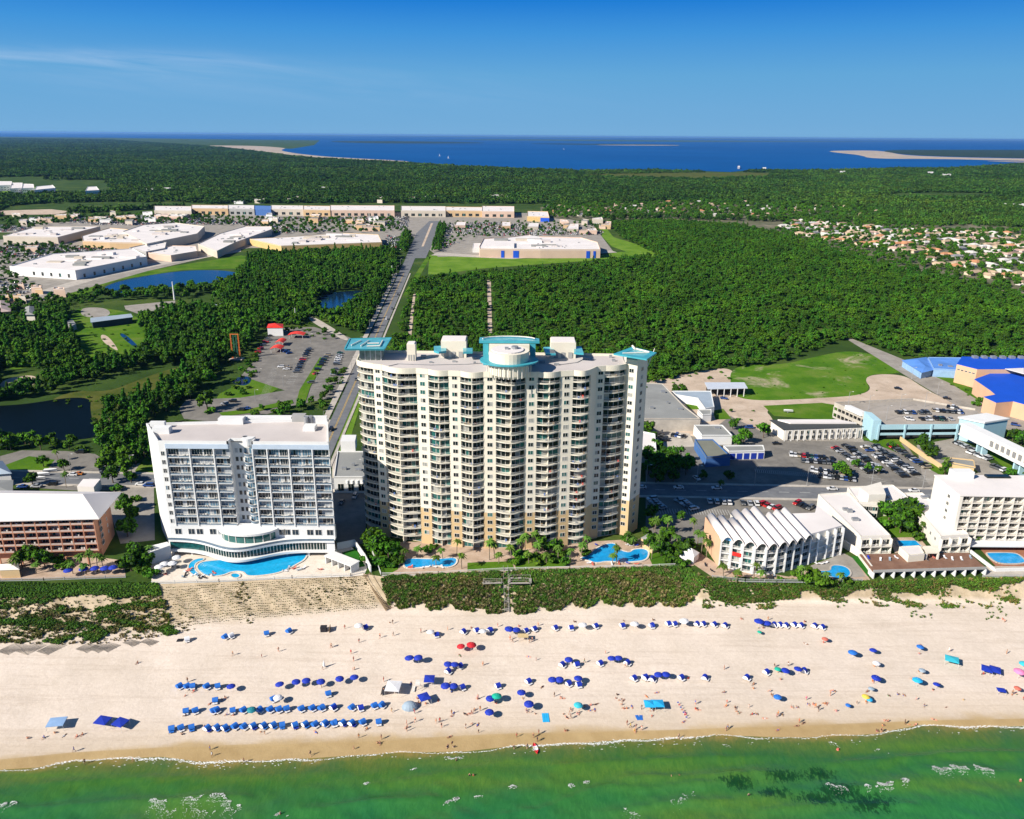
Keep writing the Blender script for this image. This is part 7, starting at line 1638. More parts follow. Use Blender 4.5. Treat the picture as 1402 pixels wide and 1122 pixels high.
# ================================================================ seafront: decks, pools, fences, steps
for nm, p, z, mt in [
    ('hotel_deck', [(208,799),(203,760),(228,752),(462,752),(475,742),(500,770),(503,778),(498,788),(480,790)], .06, M_DECK),
    ('hotel_turf', [(468,757),(487,752),(500,776),(478,780)], .12, M_TURF),
    ('tower_terrace', [(530,790),(520,775),(505,745),(560,742),(690,748),(880,738),(905,742),(948,765),(950,775),(700,783)], .05, M_TERRA),
    ('tower_lawn', [(640,771),(700,769),(705,781),(640,782)], .10, M_GRASS), ('tower_lawn', [(704,760),(770,758),(776,776),(706,780)], .11, M_GRASS), ('tower_lawn', [(495,745),(530,742),(548,760),(545,780),(530,788),(515,775)], .10, M_GRASS), ('tower_lawn', [(880,745),(945,750),(948,772),(895,778)], .09, M_GRASS),
    ('condo_terrace', [(940,745),(985,775),(1080,790),(1160,760),(1178,775),(1192,795),(1000,797),(975,790),(945,770)], .06, M_TERRA), ('condo_pool_deck', [(1110,775),(1155,758),(1170,766),(1185,790),(1110,794)], .10, M_LOT),
    ('condo_lawn', [(1165,762),(1175,762),(1194,784),(1188,790),(1180,780)], .14, M_TURF),
    ('courtyard_lawn', [(1192,700),(1245,698),(1285,735),(1225,740),(1212,735)], .08, M_GRASS), ('courtyard_paving', [(1218,737),(1258,736),(1275,756),(1225,758)], .12, M_TERRA),
    ('right_pool_deck', [(1338,748),(1480,748),(1480,782),(1365,778)], .10, paved('redwood_deck', (.24, .10, .055), (.30, .13, .075), (.36, .17, .10), .4, (.14, .06, .04), .3)),
    ('sea_path', [(1350,776),(1480,776),(1480,792),(1345,792)], .14, M_CONC),
    ('motel_terrace', [(-60,762),(140,764),(170,768),(172,790),(-60,796)], .05, M_TERRA), ('service_court', [(480,745),(500,740),(502,700),(458,700),(458,745)], .10, M_ASPH),
    ('sandy_path', [(0,838),(25,806),(32,806),(8,842)], .0, M_DIRT),
    ]:
    if nm == 'sandy_path': continue
    sheet(nm, p, z, mt)
def pool(name, label, px, z=.25, rim=M_DECK, wm_=None, rimw=.6):
    P = GP(px, z); cx = sum(p[0] for p in P)/len(P); cy = sum(p[1] for p in P)/len(P); P = rel(P, (cx, cy))
    if len(P) > 4:   # smooth the outline
        for _ in range(2):
            Q_ = []
            for i in range(len(P)):
                a, b = P[i], P[(i+1) % len(P)]; Q_ += [(a[0]*.75+b[0]*.25, a[1]*.75+b[1]*.25), (a[0]*.25+b[0]*.75, a[1]*.25+b[1]*.75)]
            P = Q_
    r = thing(name, label, 'pool', (cx, cy, 0)); w = MB()
    a = sum(P[i][0]*P[(i+1)%len(P)][1]-P[(i+1)%len(P)][0]*P[i][1] for i in range(len(P)))
    n = len(P)
    for i in range(n): w.obox(P[i], P[(i+1) % n], rimw, .07, z+.08, 0, off=-rimw/2 if a > 0 else rimw/2)
    w.build('coping', [rim], r); w = MB(); w.flat(P, z); w.build('water', [wm_ or M_POOL], r); return r
zz_ = lambda x, y: (180+x/4.1235, 550+y/4.1235)
pool('lagoon_pool', 'large turquoise lagoon pool curving in front of the white hotel', [zz_(*p) for p in ((372,925),(400,905),(470,898),(560,890),(640,893),(740,890),(860,868),(960,855),(993,855),(975,893),(925,920),(880,945),(820,968),(740,980),(680,984),(650,980),(640,962),(600,955),(555,962),(520,978),(470,985),(430,985),(395,965),(375,945))], .25, M_DECK, M_POOL2)
pool('lagoon_pool', 'narrow crescent channel of turquoise water at the left end of the lagoon pool', [zz_(*p) for p in ((320,925),(345,898),(385,885),(412,886),(402,896),(365,908),(352,930),(358,955),(382,975),(385,985),(350,980),(325,955))], .25, M_DECK, M_POOL2, .4)
pool('spa_pool', 'small round pool on the pale deck in front of the lagoon pool', [zz_(*p) for p in ((562,975),(585,970),(608,975),(610,990),(588,996),(565,990))], .3, M_DECK, M_POOL2, .5)
pool('tower_pool', 'blue pool with straight sides in the left garden of the cream tower', [(554,766),(566,765),(585,766),(607,765.5),(624,763.5),(625,770),(620,775),(610,777),(602,774),(585,776),(562,778),(553,776)])
pool('tower_pool', 'large irregular blue lagoon pool in the right garden of the cream tower', [(793,765),(806,761),(815,752),(830,745),(842,744),(844,750),(852,755),(863,757),(868,752),(885,752),(888,758),(884,767),(868,769),(850,770),(832,768),(815,771),(806,767)])
pool('condo_pool', 'bright blue kidney shaped pool beside the barrel roof condo', [(1117,783),(1125,782),(1138,782),(1138,775),(1148,774),(1160,777),(1165,785),(1160,791),(1150,793),(1140,790),(1130,789),(1120,788)], .3, M_CONC)
pool('courtyard_pool', 'rectangular blue pool at the sea end of the motel courtyard', [(1228.6,740.5),(1253.5,740.5),(1262,748.5),(1232,748.5)], .25, M_CONC)
pool('hotel_pool', 'wide blue pool on the redwood deck of the right edge hotel', [(1350,758),(1356,757.3),(1385,757.3),(1394,759),(1404,768),(1400,771.5),(1374,772),(1362,769)], .3, M_CONC)
M_FENCE = mat('white_fence', (.62, .62, .60), .7, .05); M_GFENCE = mat('grey_fence', (.34, .35, .36), .7, .1)
def fence(name, label, px, z, h=1.3, step=1.6, m_=None, base=.25, cat='fence'):
    P = GP(px, z); O = P[0]; P = rel(P, O); r = thing(name, label, cat, (*O, z)); m_ = m_ or M_FENCE
    for a, b in zip(P, P[1:]):
        w = MB(); w.obox(a, b, .08, 0, base); w.obox(a, b, .07, h-.12, h)
        L_ = math.hypot(b[0]-a[0], b[1]-a[1]); n = max(2, int(L_/.35))
        for i in range(n): x, y = a[0]+(b[0]-a[0])*i/n, a[1]+(b[1]-a[1])*i/n; w.box(x-.04, x+.04, y-.03, y+.03, base, h-.12)
        w.build('rail_panel', [m_], r)
        k = max(1, int(L_/6)); 
        for i in range(k+1): x, y = a[0]+(b[0]-a[0])*i/k, a[1]+(b[1]-a[1])*i/k; w = MB(); w.box(x-.09, x+.09, y-.09, y+.09, 0, h+.12); w.build('post', [m_], r)
fence('sea_fence', 'long white picket fence on the crest of the dune below the tower gardens', [(522,789),(600,787),(690,782),(780,780),(880,778),(925,776),(948,768)], .05)
fence('sea_fence', 'short white fence running inland from the left end of the tower fence', [(522,789),(513,765),(510,758)], .05)
fence('hotel_fence', 'low pale fence at the sea edge of the hotel pool deck', [(208,800),(300,797),(400,792),(480,789),(500,784)], .05, 1.1)
fence('condo_fence', 'grey fence at the sea edge of the barrel roof condo terrace', [(975,792),(1020,797),(1100,798),(1180,797)], .05, 1.2, m_=M_GFENCE)
fence('right_fence', 'grey railing along the concrete sea path at the right edge', [(1345,791),(1402,791),(1480,791)], .15, 1.1, m_=M_GFENCE)
fence('motel_fence', 'dark rail below the umbrellas of the salmon motel terrace', [(-60,797),(60,795),(172,791)], .05, 1.0, m_=M_GFENCE)
wall_line('garden_wall', 'white wall between the hotel turf and the tower garden', [(486,748),(500,768),(508,784)], 0, 2.6, .4, M_WHITE); wall_line('garden_wall', 'short white wall closing the turf behind the hotel cabanas', [(462,753),(486,748)], 0, 2.8, .4, M_WHITE)
# white cabana row by the turf
A, B = G(446, 772), G(481, 786); r = thing('cabana_row', 'row of white roofed cabanas beside the green turf of the hotel deck', 'cabanas', (*A, 0)); B = (B[0]-A[0], B[1]-A[1]); fc = Fac((0, 0), B, (-.6, -1))
w = MB(); fc.box(w, -.3, fc.L+.3, -4.2, .3, 3.0, 3.3); w.build('roof', [M_WHITE], r)
w = MB(); fc.box(w, 0, fc.L, -4, -3.8, 0, 2.997); w.build('back_wall', [M_WHITE], r)
for i in range(5): w = MB(); fc.box(w, (fc.L-.25)*i/4, (fc.L-.25)*i/4+.25, -3.79, 0, 0, 2.997); w.build('partition', [M_WHITE], r)
# timber steps and sand path down the bluff beside the hotel
def steps(name, label, pa, pb, wd_, n=22, rail=True, mt=None):
    A, B = Vector(pa), Vector(pb); r = thing(name, label, 'steps', tuple(A)); d = B-A; h = Vector((d.x, d.y, 0)); L_ = h.length; u = h/L_; nv = Vector((-u.y, u.x, 0)); w = MB()
    for i in range(n):
        p = u*(L_*i/n); z1 = d.z*i/n+.15; q = p+u*(L_/n*.85)
        w.prism([tuple((p-nv*wd_/2).to_2d()), tuple((q-nv*wd_/2).to_2d()), tuple((q+nv*wd_/2).to_2d()), tuple((p+nv*wd_/2).to_2d())], z1-.12, z1)
    w.build('tread', [mt or M_WOOD], r)
    for s_ in (-1, 1):
        w = MB(); w.bar(tuple(nv*s_*wd_/2+Vector((0, 0, -.1))), tuple(d+nv*s_*wd_/2+Vector((0, 0, -.1))), .12, 4)
        if rail:
            w.bar(tuple(nv*s_*wd_/2+Vector((0, 0, 1.1))), tuple(d+nv*s_*wd_/2+Vector((0, 0, 1.1))), .06, 4)
            for i in range(7): p = d*i/6+nv*s_*wd_/2; w.bar(tuple(p+Vector((0, 0, -.4))), tuple(p+Vector((0, 0, 1.1))), .06, 4)
        w.build('handrail', [mt or M_WOOD], r)
a = on_strip(502, 0, .02); b = on_strip(533, 0, .97); steps('beach_steps', 'brown timber steps slanting down the sand bluff between the hotel and the tower', a, b, 2.4, 26)
a = (G(692,779)[0], G(692,779)[1], .3); b = on_strip(694, 0, .98); steps('boardwalk', 'grey timber boardwalk running straight down through the scrub before the tower', a, (b[0], b[1], b[2]+.3), 1.6, 26, mt=mat('grey_timber', (.30, .28, .25), .9, .2, 1.5))
MT = MAT['grey_timber']
for lb, q in (('square timber viewing platform left of the boardwalk in the scrub', ((662,800),(687,800),(687,803),(662,804))), ('square timber viewing platform right of the boardwalk in the scrub', ((697,795),(726,795),(726,806),(697,806)))):
    P = [on_strip(x, 0, min(.9, max(.05, (y-interp(CT, x))/(interp(CB, x)-interp(CT, x))))) for x, y in q]; z = max(p[2] for p in P)+.7; O = P[0]; r = thing('dune_platform', lb, 'platform', (O[0], O[1], z)); pp = [(p[0]-O[0], p[1]-O[1]) for p in P]
    w = MB()
    for i in range(4): w.obox(pp[i], pp[(i+1) % 4], .9, -.15, 0)
    w.build('deck', [MT], r)
    for i in range(4): w = MB(); w.bar((*pp[i], -3), (*pp[i], 1.1), .09, 5); w.build('post', [MT], r); w = MB(); w.bar((*pp[i], 1.05), (*pp[(i+1) % 4], 1.05), .06, 4); w.build('rail', [MT], r)
# grey shelter roof right of the tower, striped tent and sails beside the condo
hip_house('garden_shelter', 'grey pitched shelter roof among palms right of the tower pool', [(878,737),(894,748),(904,743),(888,731)], 3.4, 1.0, M_TAN, M_ROOFG, 'shelter')
hip_house('tent', 'small white peaked tent beside the orange end wall of the condo', [(931,758),(950,763),(957,757),(940,750)], 2.8, 2.0, M_WHITE, M_WHITE, 'tent')
hip_house('beach_bar', 'white roofed beach bar at the left end of the salmon motel terrace', [(0,781),(26,780),(24,772),(0,773)], 3.2, 1.2, M_TAN, M_WARMW, 'bar')
# sand fence panels lying askew in the sand below the left dunes
for i, (x, y) in enumerate([(15,889),(41,889),(69,889),(118,888),(134,888),(147,887),(179,881),(203,880)]):
    p = beach_pt(x, y); r = MB(); lg = 6.5 if i < 3 else 4.5 if i < 6 else 3
    for k in range(14): r.box(k*.34-2.2, k*.34-2.13, -lg/2+k*.09, lg/2-.3+k*.09, .03, .10)
    for yy in (-lg*.3, lg*.3): r.box(-2.3, 2.5, yy, yy+.08, .103, .15)
    o = r.build('sand_fence', [mat('grey_slat', (.28, .25, .21), .9, .2)]); o.location = p; o.rotation_euler = (0, 0, -.62); tag(o, f'grey slatted sand fence panel, {ordinal(i)} from the left below the left dunes', 'fence', 'sand fence panels below the left dunes')
# ================================================================ people: one skinned body per pose, shared by the copies
SKIN = [mat('skin_'+n_, c, .6, .05, 3.0) for n_, c in (('light', (.55, .33, .23)), ('tan', (.42, .22, .13)), ('brown', (.22, .11, .065)), ('red', (.60, .27, .18)))]
HAIR = [mat('hair_'+n_, c, .8, .1, 4.0) for n_, c in (('dark', (.03, .02, .015)), ('brown', (.10, .055, .03)), ('blond', (.42, .30, .14)))]
CLOTH = {k: mat('swimwear_'+k, c, .8, .05, 3.0) for k, c in (('dark', (.02, .02, .03)), ('red', (.55, .03, .03)), ('blue', (.03, .12, .45)), ('white', (.7, .7, .7)), ('green', (.05, .3, .15)), ('pink', (.6, .12, .25)), ('yellow', (.6, .45, .05)), ('orange', (.6, .2, .04)))}
def body(pose, seed):
    J = {}; E = []
    def j(n, p, r): J[n] = (Vector(p), r)
    def hand(s, w, d, up):
        w = Vector(w); d = Vector(d).normalized(); side = d.cross(Vector(up)).normalized(); j('palm'+s, w+d*.07, .026); E.append(('wr'+s, 'palm'+s))
        for k in range(4):
            L_ = (.075, .085, .08, .062)[k]; b_ = w+d*.10+side*(k-1.5)*.021; j(f'f{k}{s}', b_, .009); j(f'g{k}{s}', b_+d*L_*.55+Vector((0, 0, -.004)), .008); j(f'h{k}{s}', b_+d*L_*.9+Vector((0, 0, -.025)), .007)
            E.extend([('palm'+s, f'f{k}{s}'), (f'f{k}{s}', f'g{k}{s}'), (f'g{k}{s}', f'h{k}{s}')])
        j('th'+s, w+d*.05-side*.045, .010); j('ti'+s, w+d*.085-side*.062, .008); E.extend([('palm'+s, 'th'+s), ('th'+s, 'ti'+s)])
    if pose in ('stand', 'walk'):
        j('pel', (0, 0, .95), .135); j('wa', (0, 0, 1.12), .12); j('ch', (0, .01, 1.32), .145); j('nk', (0, .01, 1.48), .055); j('hd', (0, -.01, 1.60), .088); j('top', (0, .0, 1.69), .08)
        a = .22 if pose == 'walk' else .03
        for s, x, f in (('L', -1, 1), ('R', 1, -1)):
            j('sh'+s, (x*.18, .01, 1.41), .058); j('el'+s, (x*.25, a*f*.6+.02, 1.14), .043); j('wr'+s, (x*.26, -.08+a*f, .92), .030)
            j('hp'+s, (x*.10, 0, .88), .095); j('kn'+s, (x*.11, -a*f*.9-.02, .50), .062); j('an'+s, (x*.11, -a*f*1.3+(.1 if f < 0 and a > .1 else 0), .08), .042); j('to'+s, (x*.12, -a*f*1.3-.16, .035), .035)
            hand(s, (x*.26, -.08+a*f, .92), (x*.02, -.05, -1), (0, 1, 0))
    elif pose == 'sit':
        j('pel', (0, 0, .13), .135); j('wa', (0, .06, .30), .12); j('ch', (0, .10, .50), .14); j('nk', (0, .10, .66), .055); j('hd', (0, .07, .77), .088); j('top', (0, .07, .86), .08)
        for s, x, f in (('L', -1, 1), ('R', 1, -1)):
            j('sh'+s, (x*.18, .10, .59), .057); j('el'+s, (x*.27, .02, .36), .043); j('wr'+s, (x*.20, -.22, .40), .030)
            j('hp'+s, (x*.11, -.05, .12), .095); j('kn'+s, (x*.14, -.42, .38), .062); j('an'+s, (x*.13, -.66, .08), .042); j('to'+s, (x*.13, -.82, .04), .035)
            hand(s, (x*.20, -.22, .40), (0, -1, .1), (0, 0, 1))
    else:   # lying on the back
        j('pel', (0, 0, .12), .125); j('wa', (0, .18, .12), .115); j('ch', (0, .40, .13), .135); j('nk', (0, .56, .12), .055); j('hd', (0, .68, .13), .088); j('top', (0, .78, .13), .08)
        for s, x, f in (('L', -1, 1), ('R', 1, -1)):
            j('sh'+s, (x*.18, .48, .12), .057); j('el'+s, (x*.30, .24, .08), .043); j('wr'+s, (x*.32, .0, .06), .030)
            j('hp'+s, (x*.10, -.06, .11), .092); j('kn'+s, (x*.13, -.46, .14), .062); j('an'+s, (x*.14, -.84, .07), .042); j('to'+s, (x*.16, -.90, .18), .035)
            hand(s, (x*.32, 0, .06), (0, -1, 0), (0, 0, 1))
    E = [('pel', 'wa'), ('wa', 'ch'), ('ch', 'nk'), ('nk', 'hd'), ('hd', 'top')]+E
    for s in 'LR': E += [('ch', 'sh'+s), ('sh'+s, 'el'+s), ('el'+s, 'wr'+s), ('pel', 'hp'+s), ('hp'+s, 'kn'+s), ('kn'+s, 'an'+s), ('an'+s, 'to'+s)]
    ks_ = list(J); me = bpy.data.meshes.new('body'); me.from_pydata([J[k][0] for k in ks_], [(ks_.index(a), ks_.index(b)) for a, b in E], [])
    o = bpy.data.objects.new('body', me); COL.objects.link(o); md = o.modifiers.new('s', 'SKIN'); me.skin_vertices.new() if not me.skin_vertices else None
    for k, n_ in enumerate(ks_): me.skin_vertices[0].data[k].radius = (J[n_][1], J[n_][1])
    me.skin_vertices[0].data[0].use_root = True; ss = o.modifiers.new('u', 'SUBSURF'); ss.levels = 1; ss.render_levels = 1
    bpy.context.view_layer.update(); dg = bpy.context.evaluated_depsgraph_get(); nm = bpy.data.meshes.new_from_object(o.evaluated_get(dg)); bpy.data.objects.remove(o)
    hd, pel, ch = J['hd'][0], J['pel'][0], J['ch'][0]; up = (J['top'][0]-hd).normalized(); ax = (ch-pel).normalized()
    mi = []
    for p in nm.polygons:
        c = p.center; d = c-hd
        if d.length < .17 and (d.dot(up) > .02 or (pose in ('stand', 'walk', 'sit') and c.y > hd.y+.02 and d.dot(up) > -.07)): mi.append(1); continue
        t = (c-pel).dot(ax); q = min((c-J['hpL'][0]).length, (c-J['hpR'][0]).length, (c-pel).length)
        if q < .19 and t < .12: mi.append(2); continue
        t2 = (c-ch).dot(ax)
        mi.append(3 if -.34 < t2 < .11 and (c-ch-ax*t2).length < .165 else 0)
    nm.polygons.foreach_set('material_index', mi); nm.polygons.foreach_set('use_smooth', [True]*len(mi))
    for _ in range(4): nm.materials.append(SKIN[0])
    return nm
BODY = {p: body(p, 1) for p in ('stand', 'walk', 'sit', 'lie')}
VARI = {}
def person(x, y, z, pose, col, seed, px, py, shirt=None, sc=None, face=None, lm=None):
    rg = random.Random(seed); shirt = rg.random() < .45 if shirt is None else shirt; sk = rg.randrange(4); hr_ = rg.randrange(3); key = (pose, col, shirt, sk, hr_)
    if key not in VARI:
        me = BODY[pose].copy(); me.materials[0] = SKIN[sk]; me.materials[1] = HAIR[hr_]; me.materials[2] = CLOTH[col]; me.materials[3] = CLOTH[col] if shirt else SKIN[sk]; VARI[key] = me
    o = bpy.data.objects.new('person', VARI[key]); COL.objects.link(o); s = sc or rg.choice([1.08, 1.1, 1.05, 1, .75]); o.scale = (s, s, s); o.location = (x, y, z); o.rotation_euler = (0, 0, rg.uniform(0, 6.28) if face is None else face)
    tag(o, 'person', 'person', 'people on the beach'); v = {'stand': 'standing', 'walk': 'walking', 'sit': 'sitting', 'lie': 'lying down'}[pose]
    lab(o, f'{"child" if s < .9 else "person"} in {col} {"top and shorts" if shirt else "swimwear"} {v}', px, py, lm=lm)
    return o
# ================================================================ umbrellas, hooded loungers, tents
CAN = {k: mat('canopy_'+k, c, .65, .08, .6) for k, c in (('navy blue', (.012, .035, .36)), ('bright blue', (.02, .14, .50)), ('white', (.68, .68, .70)), ('green', (.01, .36, .25)), ('red', (.52, .02, .03)), ('pink', (.75, .22, .42)), ('teal', (.015, .20, .24)), ('turquoise', (.04, .42, .52)), ('pale blue', (.24, .38, .60)), ('yellow', (.7, .5, .08)), ('black', (.02, .02, .025)), ('grey blue', (.26, .33, .40)), ('cyan', (.02, .36, .68)), ('coral', (.55, .14, .10)))}
M_POLE = mat('pole_white', (.6, .6, .58), .5)
def umbrella_mesh():
    w = MB(); n = 8; R = 1.3
    rim = []
    for k in range(n*3):
        a = 6.283*k/(n*3); s = 1 if k % 3 == 0 else .955; rim.append((R*s*math.cos(a), R*s*math.sin(a), 1.98 if k % 3 == 0 else 2.02))
    midr = [(R*.55*math.cos(6.283*k/(n*3)), R*.55*math.sin(6.283*k/(n*3)), 2.36) for k in range(n*3)]
    w.v = rim+midr+[(0, 0, 2.50)]; m_ = n*3
    for k in range(m_): q = (k+1) % m_; w.f += [[k, q, m_+q, m_+k], [m_+k, m_+q, 2*m_]]; w.m += [0, 0]
    o = len(w.v); w.v += [(x, y, z-.13) for x, y, z in rim]
    for k in range(m_): q = (k+1) % m_; w.f.append([o+k, o+q, q, k]); w.m.append(0)
    p = MB(); p.bar((0, 0, -.3), (0, 0, 2.6), .028, 6)
    for k in range(8): a = 6.283*k/8; p.bar((0, 0, 2.0), (R*.55*math.cos(a), R*.55*math.sin(a), 2.33), .012, 4)
    return w, p.mesh('pole', [M_POLE])
UW, UPOLE = umbrella_mesh(); UCAN = {}
def umbrella(px, py, col, s=1.0, lm=None):
    x, y, z = beach_pt(px, py+6)       # the picture shows the canopy, the foot stands a little nearer
    if col not in UCAN: UCAN[col] = UW.mesh('canopy', [CAN[col]])
    t = thing('beach_umbrella', 'u', 'beach umbrella', (x, y, z), random.uniform(0, .7), 'umbrellas on the beach'); t.scale = (s, s, s); t.rotation_euler[0] = random.uniform(-.08, .08); t.rotation_euler[1] = random.uniform(-.08, .08)
    for nm, me in (('canopy', UCAN[col]), ('pole', UPOLE)): c = bpy.data.objects.new(nm, me); COL.objects.link(c); c.parent = t
    lab(t, f'{col} beach umbrella', px, py, lm=lm)
def lounger_meshes():
    f = MB()   # timber frame and legs
    for x in (-.62, .62, 0): f.box(x-.03, x+.03, -1.0, .95, .26, .33)
    for x in (-.62, .62):
        for y in (-.9, .8): f.box(x-.04, x+.04, y-.04, y+.04, 0, .26)
    c = MB()
    for x0, x1 in ((-.64, -.03), (.03, .64)): c.box(x0, x1, -1.0, .25, .335, .43); c.add([(x0, .25, .34), (x1, .25, .34), (x1, .95, .74), (x0, .95, .74), (x0, .25, .43), (x1, .25, .43), (x1, .90, .82), (x0, .90, .82)], [(3, 2, 1, 0), (4, 5, 6, 7), (0, 1, 5, 4), (1, 2, 6, 5), (2, 3, 7, 6), (3, 0, 4, 7)])
    h = MB(); n = 7   # hood: quarter barrel on hoops
    for i in range(n):
        a0, a1 = math.radians(10+i*150/n), math.radians(10+(i+1)*150/n); p0, p1 = (.35+.95*math.cos(a0), .30+1.25*math.sin(a0)), (.35+.95*math.cos(a1), .30+1.25*math.sin(a1))
        h.add([(-.78, p0[0], p0[1]), (.78, p0[0], p0[1]), (.78, p1[0], p1[1]), (-.78, p1[0], p1[1])], [(0, 1, 2, 3)])
        for s in (-.78, .78): h.add([(s, p0[0], p0[1]), (s, p1[0], p1[1]), (s, .35, .3)], [(0, 1, 2)], 1)
    return f.mesh('frame', [M_WOOD]), c, h
LF_, LC_, LH_ = lounger_meshes(); LM = {}
def lounger(px, py, hood='bright blue', rz=None, kind='hooded', lm=None, cush='white'):
    x, y, z = beach_pt(px, py+3); rz = random.uniform(.25, 1.1) if rz is None else rz; k = (hood, cush)
    if k not in LM: LM[k] = (LC_.mesh('cushion', [CAN[cush]]), LH_.mesh('hood', [CAN[hood], CAN[random.choice(['white', hood])]]))
    t = thing('hooded_lounger', 'l', 'beach lounger', (x, y, z+.02), rz, 'hooded double loungers on the beach')
    for nm, me in (('frame', LF_), ('cushion', LM[k][0]), ('hood', LM[k][1])): c = bpy.data.objects.new(nm, me); COL.objects.link(c); c.parent = t
    lab(t, f'{hood} hooded double lounger', px, py, lm=lm)
z3 = lambda x, y: (440+x/5.608, 840+y/5.608); z2 = lambda x, y: (220+x/5.608, 840+y/5.608); z4 = lambda x, y: (660+x/5.608, 840+y/5.608); z5 = lambda x, y: (880+x/5.342, 830+y/5.342); z6 = lambda x, y: (1120+x/4.972, 830+y/4.972); z1 = lambda x, y: (x/3.98, 840+y/3.98)
for f, L_ in ((z2, [(195,755),(270,750),(410,750),(435,745),(555,750),(640,745),(765,742),(845,740),(912,740),(970,735),(1085,735),(1168,730),(1240,728),(1330,725)]), (z3, [(10,728),(98,722),(240,725),(305,730),(412,712),(470,705)])):
    for p in L_: lounger(*f(*p), random.choice(['bright blue', 'bright blue', 'bright blue', 'navy blue']), lm='the second row from the sea')
for f, L_ in ((z2, [(85,890),(160,882),(240,880),(365,885),(435,880),(500,882),(575,870),(645,872),(715,868),(795,865),(870,862),(935,862),(1035,862),(1115,855),(1190,855),(1268,848),(1335,848)]), (z3, [(30,848),(105,845),(170,845),(240,845),(322,838),(442,838)])):
    for p in L_: lounger(*f(*p), 'bright blue', lm='the row nearest the sea', cush=random.choice(['white', 'bright blue', 'navy blue']))
for p in [(150,560),(208,562),(246,562),(358,562),(440,562)]: lounger(*z2(*p), 'bright blue', lm='the short upper row at left')
for p in [(500,180),(815,155),(990,135),(420,672),(1290,620),(870,660)]: lounger(*z2(*p))
lounger(*z2(545,172), 'white'); lounger(*z2(205,200), 'white')
for f, L_, lmk in ((z3, [(340,108),(885,165),(1095,140),(1195,132),(1300,130),(1068,405),(978,445),(1085,570)], None), (z4, [(60,130),(340,135),(405,120),(565,112),(685,112),(875,98),(1080,95),(1305,97),(620,395),(728,395),(910,385),(1120,380),(360,525),(125,560),(668,542),(1170,500),(1260,495),(745,550)], None),
        (z5, [(70,142),(190,130),(235,132),(400,132),(445,132),(525,135),(605,142),(965,137),(1005,137),(1050,142),(1110,137),(1160,142),(1260,145),(1315,155),(908,485),(285,525),(460,525),(765,525),(1185,475),(75,535),(20,522)], None)):
    for p in L_: lounger(*f(*p), 'navy blue', lm=lmk)
for p, c in [((700,750),'teal'),((545,572),'navy blue'),((920,555),'navy blue'),((1040,535),'navy blue'),((1120,525),'navy blue'),((1230,532),'navy blue'),((905,655),'white')]: umbrella(*z2(*p), c)
for p, c, *s in [((140,510),'navy blue'),((255,500),'navy blue'),((290,105),'white',1.1),((840,150),'white'),((1240,145),'white'),((1075,260),'red'),((1148,258),'red',1.2),((680,355),'navy blue',1.1),((748,352),'navy blue',1.1),((970,397),'navy blue'),((1022,402),'navy blue'),((957,568),'navy blue',1.1),((1016,566),'navy blue'),((1295,662),'navy blue'),((1345,655),'green',1.15),((1290,768),'navy blue')]: umbrella(*z3(*p), c, *s)
for p, c, *s in [((205,135),'navy blue',1.2),((262,138),'navy blue',1.1),((775,100),'white',1.1),((1170,92),'white',1.1),((665,362),'navy blue'),((995,354),'navy blue'),((1048,352),'navy blue'),((540,517),'navy blue'),((595,515),'navy blue'),((737,508),'navy blue'),((302,618),'navy blue'),((358,708),'navy blue',1.1),((735,715),'turquoise')]: umbrella(*z4(*p), c, *s)
for p, c, *s in [((302,122),'white',1.2),((845,130),'navy blue',1.3),((908,135),'navy blue',1.1),((850,180),'green',.6),((1330,240),'coral',.8),((985,462),'green',.8),((1035,478),'navy blue'),((1130,470),'navy blue'),((115,510),'navy blue'),((167,508),'navy blue'),((985,670),'bright blue',.9)]: umbrella(*z5(*p), c, *s)
for p, c, *s in [((232,328),'bright blue',1.1),((372,305),'navy blue',.9),((392,392),'white',.9),((688,280),'bright blue',.9),((705,438),'grey blue',.8),((670,520),'cyan',1.15),((802,535),'navy blue',.8),((1358,465),'pink',1.3),((1396,405),'turquoise',1.1),((385,500),'navy blue',1.1),((318,622),'yellow',.9),((345,632),'cyan',.7),((360,560),'grey blue',.7),((200,668),'bright blue',.6),((1350,560),'coral',.8)]: umbrella(*z6(*p), c, *s)
def awning(px, py, w_, d_, h_, col, label, rz=0, peak=.35, nm='beach_tent'):
    x, y, z = beach_pt(px, py+h_*2.3); t = thing(nm, label, 'beach tent', (x, y, z), rz); w = MB()
    q = [(-w_/2, -d_/2, h_), (w_/2, -d_/2, h_), (w_/2, d_/2, h_), (-w_/2, d_/2, h_)]; w.add(q+[(0, 0, h_+peak)]+[(a, b, c-.2) for a, b, c in q], [(0, 1, 4), (1, 2, 4), (2, 3, 4), (3, 0, 4), (5, 6, 1, 0), (6, 7, 2, 1), (7, 8, 3, 2), (8, 5, 0, 3)]); w.build('canopy', [CAN[col]], t)
    for a, b, c in q: p = MB(); p.bar((a*.97, b*.97, -.2), (a*.97, b*.97, h_), .035, 5); p.build('pole', [M_POLE], t)
awning(539,943,4.2,4.6,2.3,'white','white square tent beside the dark open frame in the middle of the beach', -.08)
awning(588,932.5,3.0,3.2,2.1,'navy blue','navy square canopy right of the white lifeguard chair'); awning(581,957.5,3.0,3.2,2.1,'navy blue','navy square canopy just above the grey dome tent', .5); awning(1302,905,3.8,3.2,1.9,'turquoise','turquoise square canopy on the right part of the beach', -.45)
awning(142,989.5,3.6,3.2,1.9,'navy blue','left one of two navy square canopies near the water at left', -.2); awning(166,992,3.4,3.2,1.8,'navy blue','right one of two navy square canopies near the water at left', -.35); awning(79,991.5,4.4,3.6,1.8,'pale blue','pale blue square canopy near the water at far left', .15, .1)
